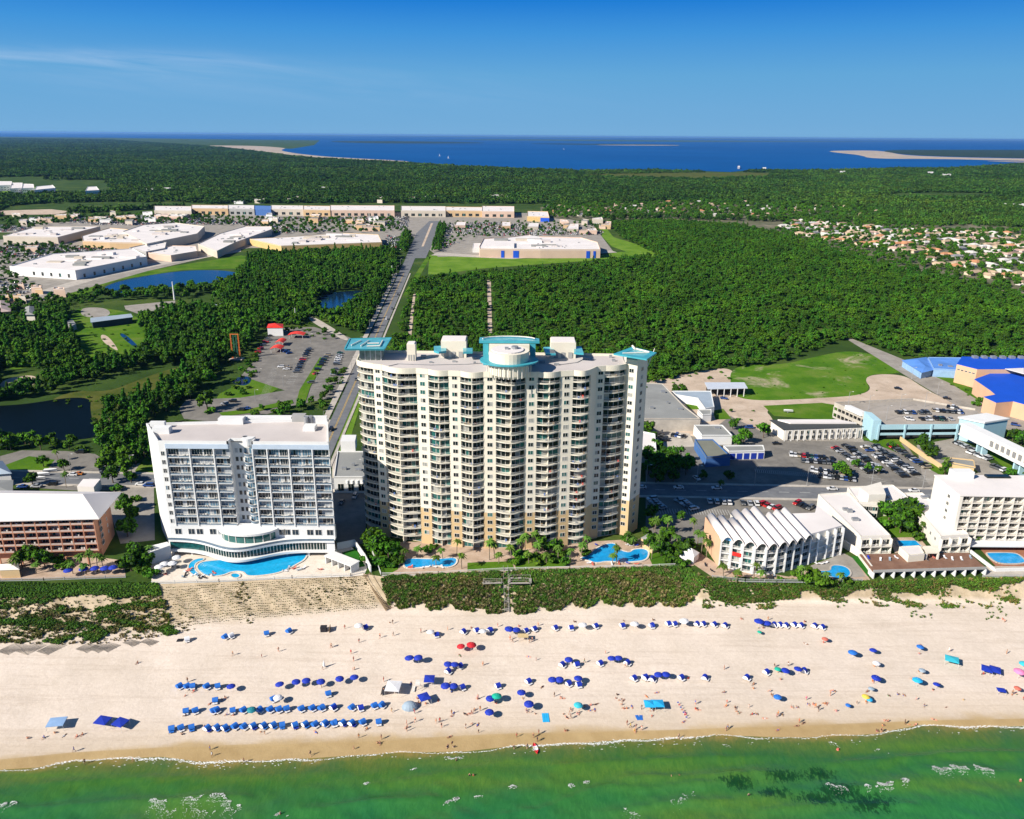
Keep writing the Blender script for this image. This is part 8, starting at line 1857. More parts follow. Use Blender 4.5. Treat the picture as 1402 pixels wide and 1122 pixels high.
awning(1350,918,3.0,3.2,1.7,'navy blue','left navy square canopy of the touching pair at far right', -.5); awning(1361,919,3.0,3.2,1.7,'navy blue','right navy square canopy of the touching pair at far right', -.5); awning(889,966.5,3,3,1.8,'cyan','left bright blue tent of the touching pair near the water', 0, .4); awning(900,966,3.4,3,1.8,'cyan','right bright blue tent of the touching pair near the water', 0, .4)
awning(1370,946.5,2.2,1.8,1.2,'navy blue','small navy shade with orange towels near the right edge', -.2, .1)
def pt(px, py, dy=0): return beach_pt(px, py+dy)
t = thing('dome_tent', 'grey blue dome tent left of the navy square canopy near the sea', 'tent', pt(561,969)); w = MB(); n = 12
for i in range(5):
    for j in range(n):
        v = []
        for (a, b) in ((i, j), (i, j+1), (i+1, j+1), (i+1, j)): ph = math.pi/2*a/5; th = 6.283*b/n; v.append((2.3*math.cos(ph)*math.cos(th), 1.8*math.cos(ph)*math.sin(th), 1.9*math.sin(ph)))
        w.add(v, [(0, 1, 2, 3)])
w.build('shell', [CAN['grey blue']], t); w = MB(); w.bar((-2.3, 0, 0), (-1.6, -.1, 1.5), .04, 5); w.bar((2.3, 0, 0), (1.6, -.1, 1.5), .04, 5); w.build('pole', [M_POLE], t)
t = thing('lifeguard_chair', 'white raised lifeguard chair beside the navy square canopy', 'lifeguard chair', pt(572,944)); 
for a, b in ((-.7, -.7), (.7, -.7), (-.7, .7), (.7, .7)): w = MB(); w.bar((a*1.5, b*1.5, -.2), (a*.7, b*.7, 1.9), .07, 5); w.build('leg', [M_FRAME], t)
w = MB(); w.box(-.7, .7, -.7, .7, 1.9, 2.0); w.build('seat', [M_FRAME], t); w = MB(); w.box(-.6, .6, .5, .6, 2.0, 2.9); w.build('backrest', [M_FRAME], t); w = MB(); w.box(-1.6, -.8, -1.4, 1.0, .2, .35); w.build('step', [M_FRAME], t)
t = thing('lean_to_shade', 'dark lean-to shade touching the left side of the white square tent', 'shade', pt(526,948)); w = MB(); w.add([(-.8, -1.8, .3), (.9, -1.8, 1.6), (.9, 1.8, 1.6), (-.8, 1.8, .3)], [(0, 1, 2, 3)]); w.build('panel', [CAN['black']], t)
t = thing('rental_hut', 'small black beach rental hut with a wooden board beside it', 'hut', pt(444,864), .05); w = MB(); w.box(-1.1, .8, -.8, .8, 0, 1.5); w.build('wall', [CAN['black']], t); w = MB(); w.box(-1.2, .9, -.9, .9, 1.503, 1.6); w.build('roof', [CAN['black']], t); w = MB(); w.box(1.7, 1.85, -1.2, 1.4, 0, 1.5); w.build('board', [M_WOOD], t)
t = thing('folding_table', 'tan table stall beside the twin navy umbrellas', 'stall', pt(716,877)); w = MB(); w.box(-1.7, 1.7, -1.0, 1.0, 1.7, 1.85); w.build('table_top', [mat('tan_canvas', (.55, .42, .22), .8)], t)
for a in (-1.5, 1.5):
    for b in (-.8, .8): w = MB(); w.bar((a, b, -.1), (a, b, 1.7), .05, 5); w.build('leg', [M_POLE], t)
for lb, px, py, c, a, b, rz in [('large cyan mat lying alone on the sand', 747,983,'cyan',1.9,3.6,.05),('left one of two small blue towels', 873,983,'bright blue',.9,2,.2),('right one of two small blue towels', 877.5,983,'bright blue',.9,2,-.1),('dark towel beside the white hooded lounger', 246.7,877,'black',2,1.6,.1)]:
    w = MB(); n = 6
    for i in range(n): w.box(-a/2+a*i/n, -a/2+a*(i+1)/n, -b/2, b/2, .02, .07+.03*(i % 2))
    o = w.build('beach_towel', [CAN[c]]); o.location = pt(px, py); o.rotation_euler = (0, 0, rz); tag(o, lb, 'towel')
# kayak drawn up at the waterline
t = thing('kayak', 'red and white kayak at the waterline', 'kayak', pt(733,1026), .25); w = MB(); n = 10; R_ = []
for i in range(n+1): u = i/n*2-1; hw_ = .62*(1-abs(u)**2.2)+.02; R_.append([(-hw_, u*1.9, .42+.15*u*u), (-hw_*.7, u*1.9, .05), (hw_*.7, u*1.9, .05), (hw_, u*1.9, .42+.15*u*u), (0, u*1.9, .30+.15*u*u)])
for a, b in zip(R_, R_[1:]): w.add(a+b, [(0, 1, 6, 5), (1, 2, 7, 6), (2, 3, 8, 7), (3, 4, 9, 8), (4, 0, 5, 9)], 0)
for k, f_ in enumerate(w.f): w.m[k] = 1 if 15 < k < 35 else 0
w.build('hull', [CAN['red'], CAN['white']], t); w = MB(); w.bar((-.9, .3, .55), (.9, -.2, .6), .03, 5); w.build('paddle', [CAN['yellow']], t)
t = thing('parasol_stand', 'furled white umbrella standing alone among the blue ones', 'furled umbrella', pt(443.8,914)); w = MB(); w.cyl(0, 0, .5, 2.6, .42, .06, 8); w.build('furled_canopy', [CAN['white']], t); w = MB(); w.bar((0, 0, -.2), (0, 0, 2.7), .03, 6); w.build('pole', [M_POLE], t)
for i in range(7):
    x, y = 928+i*1.95, 965+i*3.4; o = MB(); o.bar((0, 0, -.2), (0, 0, 1.0), .03, 5); o.box(-.25, .25, -.02, .02, .6, 1.0, 1); q = o.build('marker_flag', [M_POLE, CAN[['navy blue', 'red', 'navy blue', 'coral', 'navy blue', 'red', 'navy blue'][i]]]); q.location = pt(x, y); tag(q, f'small marker flag, {ordinal(i)} from the top of the slanting line of seven', 'flag', 'marker flags in a slanting line')
o = MB(); o.cyl(0, 0, -.3, .45, .45, .3, 10); q = o.build('buoy', [CAN['coral']]); q.location = pt(1147,1027); tag(q, 'orange buoy floating just off the right part of the beach', 'buoy')
# people: picture positions of the feet
PP = [(z2, [(555,325,'walk','dark'),(777,338,'stand','red'),(905,295,'walk','dark'),(1310,265,'walk','dark'),(208,528,'stand','dark'),(190,635,'sit','dark'),(255,600,'sit','red'),(440,675,'sit','blue'),(470,665,'sit','dark'),(380,695,'lie','dark'),(495,650,'sit','red'),(380,1050,'stand','blue'),(395,1100,'walk','white'),(1150,1095,'walk','dark'),(1245,432,'stand','white'),(190,790,'sit','dark'),(510,780,'sit','blue'),(560,785,'sit','red'),(770,915,'sit','orange'),(800,930,'walk','orange'),(1190,915,'lie','blue'),(1235,570,'stand','yellow'),(340,895,'stand','red'),(160,935,'sit','dark')]),
 (z3, [(180,120,'stand','red'),(450,190,'walk','dark'),(552,175,'walk','dark'),(522,75,'sit','orange'),(548,80,'walk','dark'),(290,225,'stand','red'),(228,312,'stand','red'),(248,368,'stand','dark'),(243,438,'stand','red'),(255,435,'stand','orange'),(765,148,'stand','red'),(970,130,'stand','orange'),(478,525,'stand','red'),(75,262,'walk','dark'),(1150,112,'sit','red'),(1240,402,'walk','orange'),(540,760,'walk','yellow'),(655,855,'stand','dark'),(655,905,'stand','dark'),(660,880,'sit','dark'),(722,835,'walk','dark'),(910,838,'stand','red'),(1000,775,'stand','orange'),(1015,770,'lie','blue'),(1105,775,'lie','dark'),(1140,770,'lie','dark'),(1175,745,'sit','dark'),(1195,662,'sit','red'),(1160,855,'sit','dark'),(1200,858,'lie','blue'),(288,958,'stand','orange'),(460,968,'stand','red'),(448,1000,'sit','blue'),(430,1002,'sit','dark'),(250,1045,'walk','dark'),(350,890,'sit','orange'),(480,600,'stand','red'),(735,660,'sit','red'),(800,700,'sit','orange'),(1000,600,'lie','blue')]),
 (z4, [(120,105,'stand','red'),(280,103,'sit','red'),(430,98,'stand','orange'),(705,68,'sit','dark'),(1085,60,'sit','dark'),(1310,55,'sit','dark'),(215,205,'stand','orange'),(235,225,'walk','dark'),(365,225,'stand','orange'),(385,215,'walk','dark'),(5,400,'walk','red'),(555,640,'stand','dark'),(600,645,'sit','red'),(620,655,'lie','dark'),(680,742,'sit','navy'),(730,775,'sit','pink'),(745,765,'sit','blue'),(785,722,'sit','dark'),(835,708,'sit','red'),(875,700,'lie','dark'),(830,748,'lie','blue'),(865,742,'lie','blue'),(650,800,'lie','dark'),(635,905,'sit','red'),(655,905,'sit','dark'),(435,930,'stand','red'),(265,952,'stand','red'),(1035,630,'sit','dark'),(1025,655,'sit','red'),(1060,665,'lie','white'),(1085,670,'lie','dark'),(1075,705,'sit','dark'),(1090,735,'sit','red'),(1110,735,'sit','orange'),(1150,718,'lie','blue'),(1112,858,'stand','red'),(1140,880,'walk','yellow'),(1180,890,'stand','orange'),(1170,905,'sit','yellow'),(345,1040,'stand','dark'),(245,1045,'stand','dark'),(425,985,'stand','dark'),(340,750,'sit','blue'),(375,760,'sit','white'),(405,775,'sit','orange'),(110,695,'sit','red'),(1330,735,'sit','dark'),(310,655,'sit','yellow')]),
 (z5, [(718,97,'sit','red'),(1195,278,'lie','white'),(1182,118,'sit','red'),(915,105,'stand','orange'),(595,465,'stand','red'),(962,450,'stand','dark'),(1063,440,'stand','white'),(1008,542,'sit','pink'),(810,608,'sit','orange'),(940,652,'sit','dark'),(610,733,'sit','orange'),(675,748,'sit','dark'),(690,775,'sit','orange'),(705,785,'lie','green'),(800,795,'sit','red'),(825,795,'sit','blue'),(990,798,'stand','orange'),(1020,798,'sit','yellow'),(1143,855,'stand','red'),(1175,858,'lie','dark'),(1128,878,'lie','dark'),(1195,690,'stand','pink'),(1205,722,'sit','blue'),(1245,722,'sit','red'),(1335,718,'sit','red'),(262,970,'stand','dark'),(385,755,'sit','red'),(1085,742,'sit','red'),(1122,745,'sit','blue'),(845,165,'sit','green'),(880,165,'sit','red'),(985,490,'stand','yellow'),(1320,270,'sit','red')]),
 (z6, [(1255,92,'sit','red'),(1272,105,'sit','dark'),(100,582,'sit','blue'),(118,585,'sit','orange'),(45,668,'sit','orange'),(65,665,'sit','red'),(455,785,'sit','red'),(475,788,'sit','dark'),(590,805,'stand','dark'),(620,808,'lie','orange'),(665,812,'sit','dark'),(990,642,'sit','yellow'),(1345,572,'sit','orange'),(1320,605,'lie','orange'),(1350,605,'sit','green'),(640,502,'sit','orange'),(430,862,'stand','dark'),(255,318,'sit','orange'),(705,272,'lie','orange'),(690,330,'sit','blue'),(385,415,'sit','orange'),(370,515,'sit','orange'),(335,585,'sit','red'),(325,655,'sit','orange'),(720,462,'sit','dark'),(685,448,'sit','orange'),(780,575,'sit','red'),(1275,578,'lie','orange'),(1125,465,'sit','red'),(1395,640,'stand','red'),(540,605,'sit','blue'),(578,610,'sit','blue')]),
 (z1, [(150,685,'sit','dark'),(240,678,'sit','blue'),(298,655,'sit','orange'),(350,668,'lie','white'),(420,672,'sit','red'),(450,662,'sit','red'),(405,755,'walk','blue'),(725,808,'walk','dark'),(463,822,'walk','dark'),(750,272,'sit','red'),(1330,815,'walk','dark')])]
sd = 100
for f, L_ in PP:
    for x, y, po, co in L_:
        px, py = f(x, y); p = beach_pt(px, py); sd += 1; person(p[0], p[1], p[2]-.02, po, 'blue' if co == 'navy' else co, sd, px, py)
rp = random.Random(91)
for _ in range(70):
    px = rp.uniform(560, 1395); py = rp.choice([rp.uniform(880, 985), rp.uniform(950, interp(CS, px)-4)]); p = beach_pt(px, py); sd += 1
    person(p[0], p[1], p[2]-.02, rp.choice(['stand', 'walk', 'sit', 'lie']), rp.choice(['dark', 'dark', 'red', 'blue', 'orange', 'white', 'pink', 'green']), sd, px, py)
for x, y, c in [(643,1063,'dark'),(648,1063,'red'),(919,1065,'orange'),(930,1064,'red'),(384,1115,'orange'),(1397,1070,'red'),(625,1042,'dark'),(1025,1090,'dark')]:   # bathers, chest deep
    p = beach_pt(x, y); sd += 1; o = person(p[0], p[1], ZS-.75, 'stand', c, sd, x, y, sc=1.0); 
BLM = [('the red umbrellas', 638, 886), ('the twin navy umbrellas and tan table', 704, 866), ('the white square tent', 539, 943), ('the grey dome tent', 561, 966), ('the cyan mat', 747, 983), ('the red and white kayak', 733, 1028), ('the marker flags', 936, 975), ('the bright blue tents', 896, 965), ('the black rental hut', 444, 860), ('the timber steps foot', 533, 850), ('the turquoise square canopy', 1302, 905), ('the pink umbrella', 1393, 925), ('the pale blue square canopy', 79, 992), ('the two navy canopies at left', 155, 990), ('the top of the navy lounger line', 1085, 858), ('the white umbrellas under the dune', 950, 852), ('the boardwalk foot', 697, 845), ('the coral umbrella', 1129, 878), ('the lone green umbrella', 679, 957), ('the furled white umbrella', 444, 914), ('the left end of the long rows', 245, 990), ('the middle of the long rows', 375, 985), ('the right end of the long rows', 520, 985), ('the yellow umbrella', 1184, 957), ('the orange buoy', 1147, 1027), ('the centre bathing water', 640, 1060), ('the weed bed', 1040, 1075), ('the left sand fences', 150, 890), ('the upper left loungers', 330, 870), ('the small towels', 875, 985), ('the right navy umbrella pair', 1095, 918), ('the centre navy umbrella pair', 842, 903), ('the middle navy umbrella pair', 762, 932), ('the navy pair left of centre', 567, 903), ('the wet sand at far left', 110, 1030), ('the wet sand at the right', 1240, 988)]
run_labels(BLM, 'near ')
# ================================================================ vehicles
CC = {k: mat('car_paint_'+k, c, .3, .03, 1.0, spec=.6) for k, c in (('white', (.62, .62, .62)), ('silver', (.33, .34, .36)), ('black', (.012, .012, .014)), ('grey', (.09, .095, .10)), ('red', (.38, .015, .015)), ('blue', (.02, .06, .22)), ('tan', (.30, .25, .18)), ('green', (.02, .07, .05)), ('orange', (.5, .16, .02)))}
M_TYRE = mat('tyre', (.015, .015, .015), .9); M_CGL = mat('car_glass', (.01, .013, .016), .08, spec=.7)
def car_meshes(suv):
    prof = [(-2.2, .35), (-2.2, .78), (-2.05, .86), (-1.15, .98), (1.75, 1.0), (2.15, .92), (2.22, .35)] if not suv else [(-2.3, .4), (-2.3, .95), (-1.35, 1.08), (2.25, 1.1), (2.3, .4)]
    cab = [(-1.1, .98), (-.45, 1.42), (.95, 1.42), (1.65, 1.0)] if not suv else [(-1.25, 1.08), (-.7, 1.7), (2.05, 1.7), (2.2, 1.1)]
    def ext(w, pr, hw, hw2, mi=0):
        n = len(pr); o = len(w.v); zm = max(z for _, z in pr)
        for s in (-1, 1):
            for x, z in pr: w.v.append((x, s*(hw2 if z > zm-.15 else hw), z))
        w.f += [[o+i for i in range(n)], [o+n+i for i in range(n)][::-1]]+[[o+(i+1) % n, o+i, o+n+i, o+n+(i+1) % n] for i in range(n)]; w.m += [mi]*(n+2)
    b = MB(); ext(b, prof, .90, .86); g = MB(); ext(g, cab, .80, .66); r = MB(); x0, x1, zt = cab[1][0]+.05, cab[2][0]-.05, cab[1][1]; b.box(x0, x1, -.66, .66, zt+.004, zt+.04)
    b.box(-2.24 if not suv else -2.34, -2.20 if not suv else -2.29, -.8, -.45, .6, .75, 1); b.box(-2.24 if not suv else -2.34, -2.20 if not suv else -2.29, .45, .8, .6, .75, 1)
    wh = MB(); wh.bar((0, -.11, 0), (0, .11, 0), .33, 10)
    return b, g.mesh('cabin_glass', [M_CGL]), wh.mesh('wheel', [M_TYRE])
CM = [car_meshes(False), car_meshes(True)]; CBM = {}; rc = random.Random(9); NCAR = [0]; MALL = []
def car(x, y, z, rz, col, suv=None, lm=None, desc=None):
    suv = rc.random() < .45 if suv is None else suv; b, g, wh = CM[int(suv)]; k = (col, suv)
    if k not in CBM: CBM[k] = b.mesh('body', [CC[col], M_FRAME])
    t = thing('parked_car', 'c', 'car', (x, y, z), rz, 'cars'); NCAR[0] += 1
    for nm, me, l in (('body', CBM[k], (0, 0, 0)), ('cabin_glass', g, (0, 0, 0)))+tuple(('wheel', wh, (a, s*.80, .33)) for a in (-1.4, 1.4) for s in (-1, 1)):
        c = bpy.data.objects.new(nm, me); COL.objects.link(c); c.parent = t; c.location = l
    px, py = PX(x, y, z); lab(t, f'{col} {"tall car" if suv else "low car"}', px, py, lm=lm); return t
COLW = ['white']*6+['silver']*4+['black']*12+['grey']*6+['blue', 'red', 'tan', 'green']
def row(p, q, n, lm, occ=.9, z=.2, ang=math.pi/2, gz=0.0, cols=None):
    A, B = G(*p, gz), G(*q, gz); d = math.atan2(B[1]-A[1], B[0]-A[0])
    for i in range(n):
        if rc.random() > occ: continue
        t = (i+.5)/n; car(A[0]+(B[0]-A[0])*t+rc.uniform(-.2, .2), A[1]+(B[1]-A[1])*t+rc.uniform(-.3, .3), z+gz, d+ang+rc.choice([0, math.pi])+rc.uniform(-.04, .04), rc.choice(cols or COLW), lm=lm)
BC = 'the big car park behind the coast road'
for i, (p, q, n) in enumerate([((1142,614),(1193,650),15), ((1157,611),(1206,647),15), ((1183,613),(1240,655),17), ((1197,612),(1254,652),17), ((1218,611),(1270,643),14)]): row(p, q, n, f'the {ordinal(i)} slanting row of the big car park', .92)
row((1080,624),(1142,630),11, 'the upper short row of the big car park', .95); row((1090,632),(1142,636),9, 'the lower short row of the big car park', .95)
row((1108,645),(1168,652),10, 'the upper row nearest the coast road', .85); row((1120,653),(1172,659),9, 'the lower row nearest the coast road', .9)
row((1226,566),(1272,566.5),9, 'the left row on the garage top deck', .9, gz=8.0, z=.05); row((1276,563),(1318,566.5),10, 'the right upper row on the garage top deck', .95, gz=8.0, z=.05); row((1240,575),(1304,575.5),13, 'the front row on the garage top deck', .7, gz=8.0, z=.05); row((1296,558),(1312,560.5),3, 'the rear row on the garage top deck', 1, gz=8.0, z=.05)
row((1307,607),(1336,619),8, 'the upper row beside the skybridge lawn', .9); row((1326,620),(1354,631),8, 'the middle row beside the skybridge lawn', .95, cols=['white', 'silver', 'white']); row((1354,638),(1376,646),5, 'the lower row beside the skybridge lawn', .9)
row((891,684),(907,699),5, 'the left row in the tower shadow', .9, cols=['white', 'silver']); row((928,685),(952,700),6, 'the middle row in the tower shadow', .95, cols=['white', 'silver', 'grey']); row((958,688),(1040,692),9, 'the row behind the barrel roof condo', .85); row((1042,690),(1066,700),4, 'the bright row behind the barrel roof condo', 1, cols=['white', 'silver', 'red']); row((1088,690),(1112,699),4, 'the row left of the courtyard motel', 1, cols=['black', 'red', 'grey'])
row((417,490),(405,512),8, 'the middle row of the ride car park', .95); row((449,486),(438,503),5, 'the right inner row of the ride car park', .95); row((466,483),(456,516),10, 'the row along the avenue hedge', .85, cols=['blue', 'grey', 'silver', 'green', 'white']); row((386,480),(398,486),3, 'the blue group under the red canopies', 1, cols=['blue']); row((424,478),(417,489),4, 'the upper middle row of the ride car park', .9); row((396,500),(384,520),7, 'the left inner row of the ride car park', .6); row((436,506),(424,530),8, 'the lower right row of the ride car park', .6); row((352,486),(374,455),7, 'the left row of the ride car park', .8, cols=['black', 'grey', 'silver', 'red'])
row((903,596),(912,606),4, 'the white forecourt beside the warehouse', 1, cols=['black', 'grey']); row((919,597),(938,600),4, 'the white forecourt beside the warehouse', 1); row((140,636),(146,652),5, 'the right end of the far left car park', 1)
for x, y, c, lm, r_ in [(1229,533.5,'black','the bare sand lot',2.6),(1296,547,'black','the sandy road by the halls',2.6),(1390,583.6,'blue','the road right of the garage',2.5),(878,669.5,'white','the shadowed coast road left end',0),(929,669.8,'white','the shadowed coast road middle',0),(981,670.5,'white','the shadowed coast road right end',0),(1139,671.5,'white','the sunlit coast road left part',0),(1251,674,'white','the sunlit coast road right part',0),(953.6,657,'white','the shadow edge car park',1.9),(1062.6,609,'black','the office row corner',0),(991,547,'blue','the open shed yard',2.7),(1025,587,'blue','the sandy yard tree',0),(431.5,513,'red','the grass strip of the ride car park',1.2),
    (385,504,'white','the hedge of the ride car park',0),(319,551,'black','the round drive',0),(308,555,'silver','the round drive',0),(338,561,'blue','the lower drive behind the hotel',0),(330,563,'black','the lower drive behind the hotel',0),(545,404.6,'black','the far part of the avenue',1.6),(537,424,'grey','the middle part of the avenue',1.6),(529,438,'white','the middle part of the avenue',1.6),(453,590,'black','the near end of the avenue',1.5),(488,521,'grey','the avenue beside the tower',1.5),(31,668.6,'blue','the salmon motel rear corner',0),(72,665,'black','the palm in the far left car park',0),(100,652,'white','the palm in the far left car park',0),(107,651,'orange','the palm in the far left car park',0),(110,621,'black','the far left car park rear edge',0),(204,667,'blue','the hotel left wall',0),(193,665,'white','the hotel left wall',0),(700,669,'white','the coast road behind the tower',0),(370,668,'grey','the coast road behind the hotel',0),(50,668,'silver','the coast road behind the salmon motel',0),(468,690,'grey','the dark gap between hotel and tower',1.5),(486,682,'silver','the dark gap between hotel and tower',1.5)]:
    a = G(x, y); car(a[0], a[1], .24, r_, c, lm=lm)
def boat(label, px, py, rz, L_=6):
    a = G(px, py); t = thing('trailer_boat', label, 'boat', (*a, .25), rz); w = MB(); n = 8; R_ = []
    for i in range(n+1): u = i/n; hw_ = 1.1*(1-u**3)+.03; R_.append([(u*L_, -hw_, 1.3+.3*u), (u*L_, -hw_*.5, .5), (u*L_, hw_*.5, .5), (u*L_, hw_, 1.3+.3*u), (u*L_, 0, 1.15+.3*u)])
    for a_, b_ in zip(R_, R_[1:]): w.add(a_+b_, [(0, 1, 6, 5), (1, 2, 7, 6), (2, 3, 8, 7), (3, 4, 9, 8), (4, 0, 5, 9)])
    w.add(R_[0], [(0, 1, 2, 3, 4)]); w.build('hull', [M_WHITE], t); w = MB(); w.box(1, L_*.6, -.1, .1, .1, .25)
    for s in (-1, 1): w.bar((2, s*.9, .3), (2, s*1.05, .3), .3, 8)
    w.build('trailer', [M_METAL], t)
boat('white boat on a trailer, lowest of three in the far left car park', 37, 658.6, .1, 8); boat('white boat on a trailer, middle of three in the far left car park', 50, 652.5, .05); boat('white boat on a trailer, top of three in the far left car park', 60, 647.5, .1); boat('pale boat on a trailer in the lot behind the office row', 1073, 565, -.2, 5)
# mall parking: the nearest are cars of their own while the count allows, the others one mass
rm_ = random.Random(3)
MP = [[(-60,345),(60,332),(120,340),(165,342),(70,350),(10,366),(60,395),(-60,430)], [(0,303),(200,294),(330,300),(330,308),(140,309),(0,318)], [(215,300),(560,296),(560,315),(380,320),(330,308)], [(605,306),(820,304),(828,322),(650,324),(600,345)], [(530,322),(560,316),(548,345),(526,335)]]
ml = []
for poly in MP:
    W_ = [G(*p) for p in poly]; X0, X1, Y0, Y1 = min(a for a, _ in W_), max(a for a, _ in W_), min(b for _, b in W_), max(b for _, b in W_); y = Y0; r_ = 0
    while y < Y1:
        x = X0
        while x < X1:
            if rm_.random() < .62 and math.sin(x*.013+y*.02) > -.5:
                if inside(PX(x, y), poly): ml.append((x+rm_.uniform(-.3, .3), y))
            x += 3.1
        r_ += 1; y += 5.4 if r_ % 2 else 13
ml.sort(key=lambda p: p[1]); k = max(0, 300-NCAR[0]); print('cars', NCAR[0], 'mall', len(ml))
for x, y in ml[:k]: car(x, y, .2, math.pi/2, rm_.choice(COLW), lm='the mall car park at the far left')
V, Q, Mi = [], [], []
for x, y in ml[k:]:
    mi = rm_.choice([0, 0, 0, 1, 1, 2, 2, 2, 3, 3, 4]); 
    for (a, b, z0, z1, xo, m_) in ((.9, 2.2, .4, .95, 0, mi), (.72, 1.2, .95, 1.5, -.2, 5)):
        o = len(V); s = 1 if z0 < .9 else .85
        V += [(x-a, y-b+xo, z0), (x+a, y-b+xo, z0), (x+a, y+b+xo, z0), (x-a, y+b+xo, z0), (x-a*s, y-b*s+xo, z1), (x+a*s, y-b*s+xo, z1), (x+a*s, y+b*s+xo, z1), (x-a*s, y+b*s+xo, z1)]
        Q += [(o+4, o+5, o+6, o+7), (o, o+1, o+5, o+4), (o+1, o+2, o+6, o+5), (o+2, o+3, o+7, o+6), (o+3, o, o+4, o+7)]; Mi += [m_ if z0 < .9 else (mi if f == 0 else 5) for f in range(5)]
o = npobj('parked_cars', np.array(V), np.array(Q), [CC[c] for c in ('white', 'silver', 'black', 'grey', 'red')]+[M_CGL], np.array(Mi)); o['kind'] = 'stuff'; o.location.z = .15
run_labels([('the car parks', 700, 600)], 'in ')
# ================================================================ lamp posts, poles, signs, pool furniture
M_LP = mat('lamp_post_grey', (.30, .30, .30), .6)
def lamp(px, py, h, lb, gz=0.0):
    a = G(px, py, gz); t = thing('street_lamp', lb, 'street lamp', (*a, gz), 0, 'lamp posts'); w = MB(); w.bar((0, 0, 0), (0, 0, h), .13, 6, 0, .08); w.bar((0, 0, h), (1.6, 0, h+.2), .06, 5); w.build('pole', [M_LP], t); w = MB(); w.box(1.3, 2.1, -.2, .2, h+.1, h+.25); w.build('lamp_head', [M_FRAME], t)
for i, (x, y, g_) in enumerate([(1161,556,8),(1189,561,8),(1213,576,8),(1232,560,8),(1266,557,8),(1283,541,0),(1248,520,0)]): lamp(x, y, 8, f'thin lamp post, {ordinal(i)} of the seven around the garage deck and sand lot', g_)
for i, x in enumerate([60, 150, 480, 890, 960, 1040, 1112, 1200, 1270]):
    X = G(x, 676)[0]; a = PX(X, road_y(X)+6.8); lamp(a[0], a[1], 9, f'tall road lamp, {ordinal(i)} from the left along the coast road')
for i, (x, y) in enumerate([(355,520),(388,530),(425,470),(434,525),(403,505),(350,550)]): lamp(x, y, 7, f'parking lamp, {ordinal(i)} of six in the ride car park')
for i in range(11): y = 400+i*55; a = PX(fl(y)-1.6, y); lamp(a[0], a[1], 9, f'avenue lamp, {ordinal(i)} from the coast along the left kerb')
def furn(px, py, kind, lb, rz=0, col='white', z=.08):
    a = G(px, py); t = thing(kind, lb, 'sun lounger' if kind == 'sun_lounger' else 'umbrella', (*a, z), rz)
    if kind == 'sun_lounger':
        w = MB(); w.box(-.32, .32, -.95, .3, .28, .38); w.add([(-.32, .3, .28), (.32, .3, .28), (.32, .9, .75), (-.32, .9, .75), (-.32, .3, .38), (.32, .3, .38), (.32, .85, .83), (-.32, .85, .83)], [(3, 2, 1, 0), (4, 5, 6, 7), (0, 1, 5, 4), (1, 2, 6, 5), (2, 3, 7, 6), (3, 0, 4, 7)]); w.build('cushion', [CAN[col]], t)
        for x in (-.28, .28):
            for y in (-.85, .25): w = MB(); w.box(x-.03, x+.03, y-.03, y+.03, 0, .277); w.build('leg', [M_FRAME], t)
    else:
        t.scale = (1.25,)*3
        if col not in UCAN: UCAN[col] = UW.mesh('canopy', [CAN[col]])
        for nm, me in (('canopy', UCAN[col]), ('pole', UPOLE)): c = bpy.data.objects.new(nm, me); COL.objects.link(c); c.parent = t
for i, (x, y) in enumerate([(243,768),(226,777),(219,781),(237,776)]): furn(x, y+4, 'patio_umbrella', f'white patio umbrella, {ordinal(i)} from the right on the hotel left deck', col='white')
rq = random.Random(6)
for i in range(26): x = rq.choice([rq.uniform(214, 262), rq.uniform(262, 300), rq.uniform(385, 440)]); y = 790-(x-210)*.006+rq.uniform(-4, 3) if x > 262 else rq.uniform(776, 792); x, y = (x, y) if x < 380 else (x, rq.uniform(775, 785)); furn(x, y, 'sun_lounger', f'deck lounger, {ordinal(i)} of the scattered ones round the lagoon pool', rq.uniform(0, 6.28), rq.choice(['white', 'grey blue', 'black', 'coral']))
for i, (x, y) in enumerate([(95,786),(116,784),(131,783),(145,783),(156,782)]): furn(x, y+4, 'patio_umbrella', f'royal blue patio umbrella, {ordinal(i)} from the left on the salmon motel terrace', col='navy blue')
for i in range(16): x = 560+rq.uniform(0, 65) if i < 6 else rq.uniform(800, 890); furn(x, (780 if i < 6 else rq.choice([773, 774, 748])) - (2 if i < 6 else 0)+rq.uniform(-1, 1), 'sun_lounger', f'pool lounger, {ordinal(i)} of those round the tower pools', rq.uniform(0, 6.28), rq.choice(['white', 'coral', 'white', 'navy blue']))
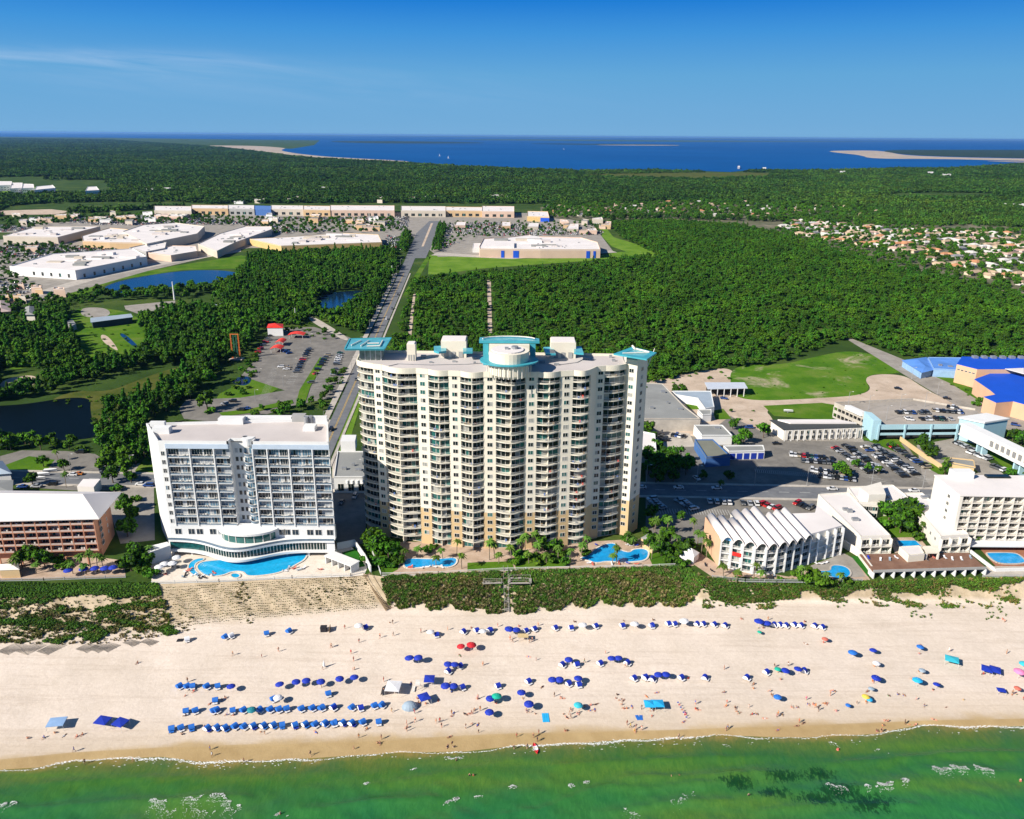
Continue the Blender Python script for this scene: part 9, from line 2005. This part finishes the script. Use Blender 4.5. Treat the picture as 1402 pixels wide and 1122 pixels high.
for i in range(12): furn(1190+i*12.5+rq.uniform(-3, 3), 776+rq.uniform(-2.5, 1), 'sun_lounger', f'sun deck lounger, {ordinal(i)} from the left on the brown deck', rq.uniform(-.5, .5), rq.choice(['white', 'black', 'coral', 'grey blue', 'navy blue']), 2.83)
for i, (x, y, c) in enumerate([(966,775,'black'),(975,783,'black'),(1005,787,'coral'),(1012,790,'coral'),(1060,790,'grey blue'),(1118,773,'white'),(1124,773,'white'),(1130,772,'white')]): furn(x, y, 'sun_lounger', f'terrace lounger, {ordinal(i)} from the left on the barrel roof condo terrace', i*.7, c)
# distant bay: sails and the long white ship on the horizon
def sail(px, py, lb, h=11):
    a = G(px, py, .6); t = thing('sailing_boat', lb, 'sailing boat', (*a, .6)); w = MB(); w.prism([(-5, 0), (-3, -1.5), (4, -1.3), (7, 0), (4, 1.3), (-3, 1.5)], 0, 1.4); w.build('hull', [M_WHITE], t); w = MB(); w.prism([(-4.5, -.05), (.2, -.05), (.2, .05), (-4.5, .05)], 2, 2.1); w.add([(-4.5, -.06, 2.2), (.1, -.06, 2.2), (.1, -.06, h*1.6), (-4.5, .06, 2.2), (.1, .06, 2.2), (.1, .06, h*1.6)], [(0, 1, 2), (5, 4, 3), (0, 3, 4, 1), (1, 4, 5, 2), (2, 5, 3, 0)]); w.build('sail', [M_WHITE], t)
sail(602,214,'tiny white sail on the bay, left of two near the wooded shore'); sail(614,217,'tiny white sail on the bay, right of two near the wooded shore'); sail(772,205,'tiny white sail far out on the middle of the bay')
# ================================================================ the air: a thin even haze round the whole scene
mb = MB(); mb.box(-113000, 113000, -113000, 113000, -17.5, 160); hz = mb.build('haze', []); tag(hz, kind='stuff')
m = bpy.data.materials.new('haze_air'); m.use_nodes = True; m.node_tree.nodes.clear(); ho = m.node_tree.nodes.new('ShaderNodeOutputMaterial'); hv = m.node_tree.nodes.new('ShaderNodeVolumePrincipled')
hv.inputs['Color'].default_value = (0.22, 0.50, 1.0, 1); hv.inputs['Density'].default_value = 1.7e-5; hv.inputs['Anisotropy'].default_value = 0.2
m.node_tree.links.new(hv.outputs[0], ho.inputs['Volume']); hz.data.materials.append(m)
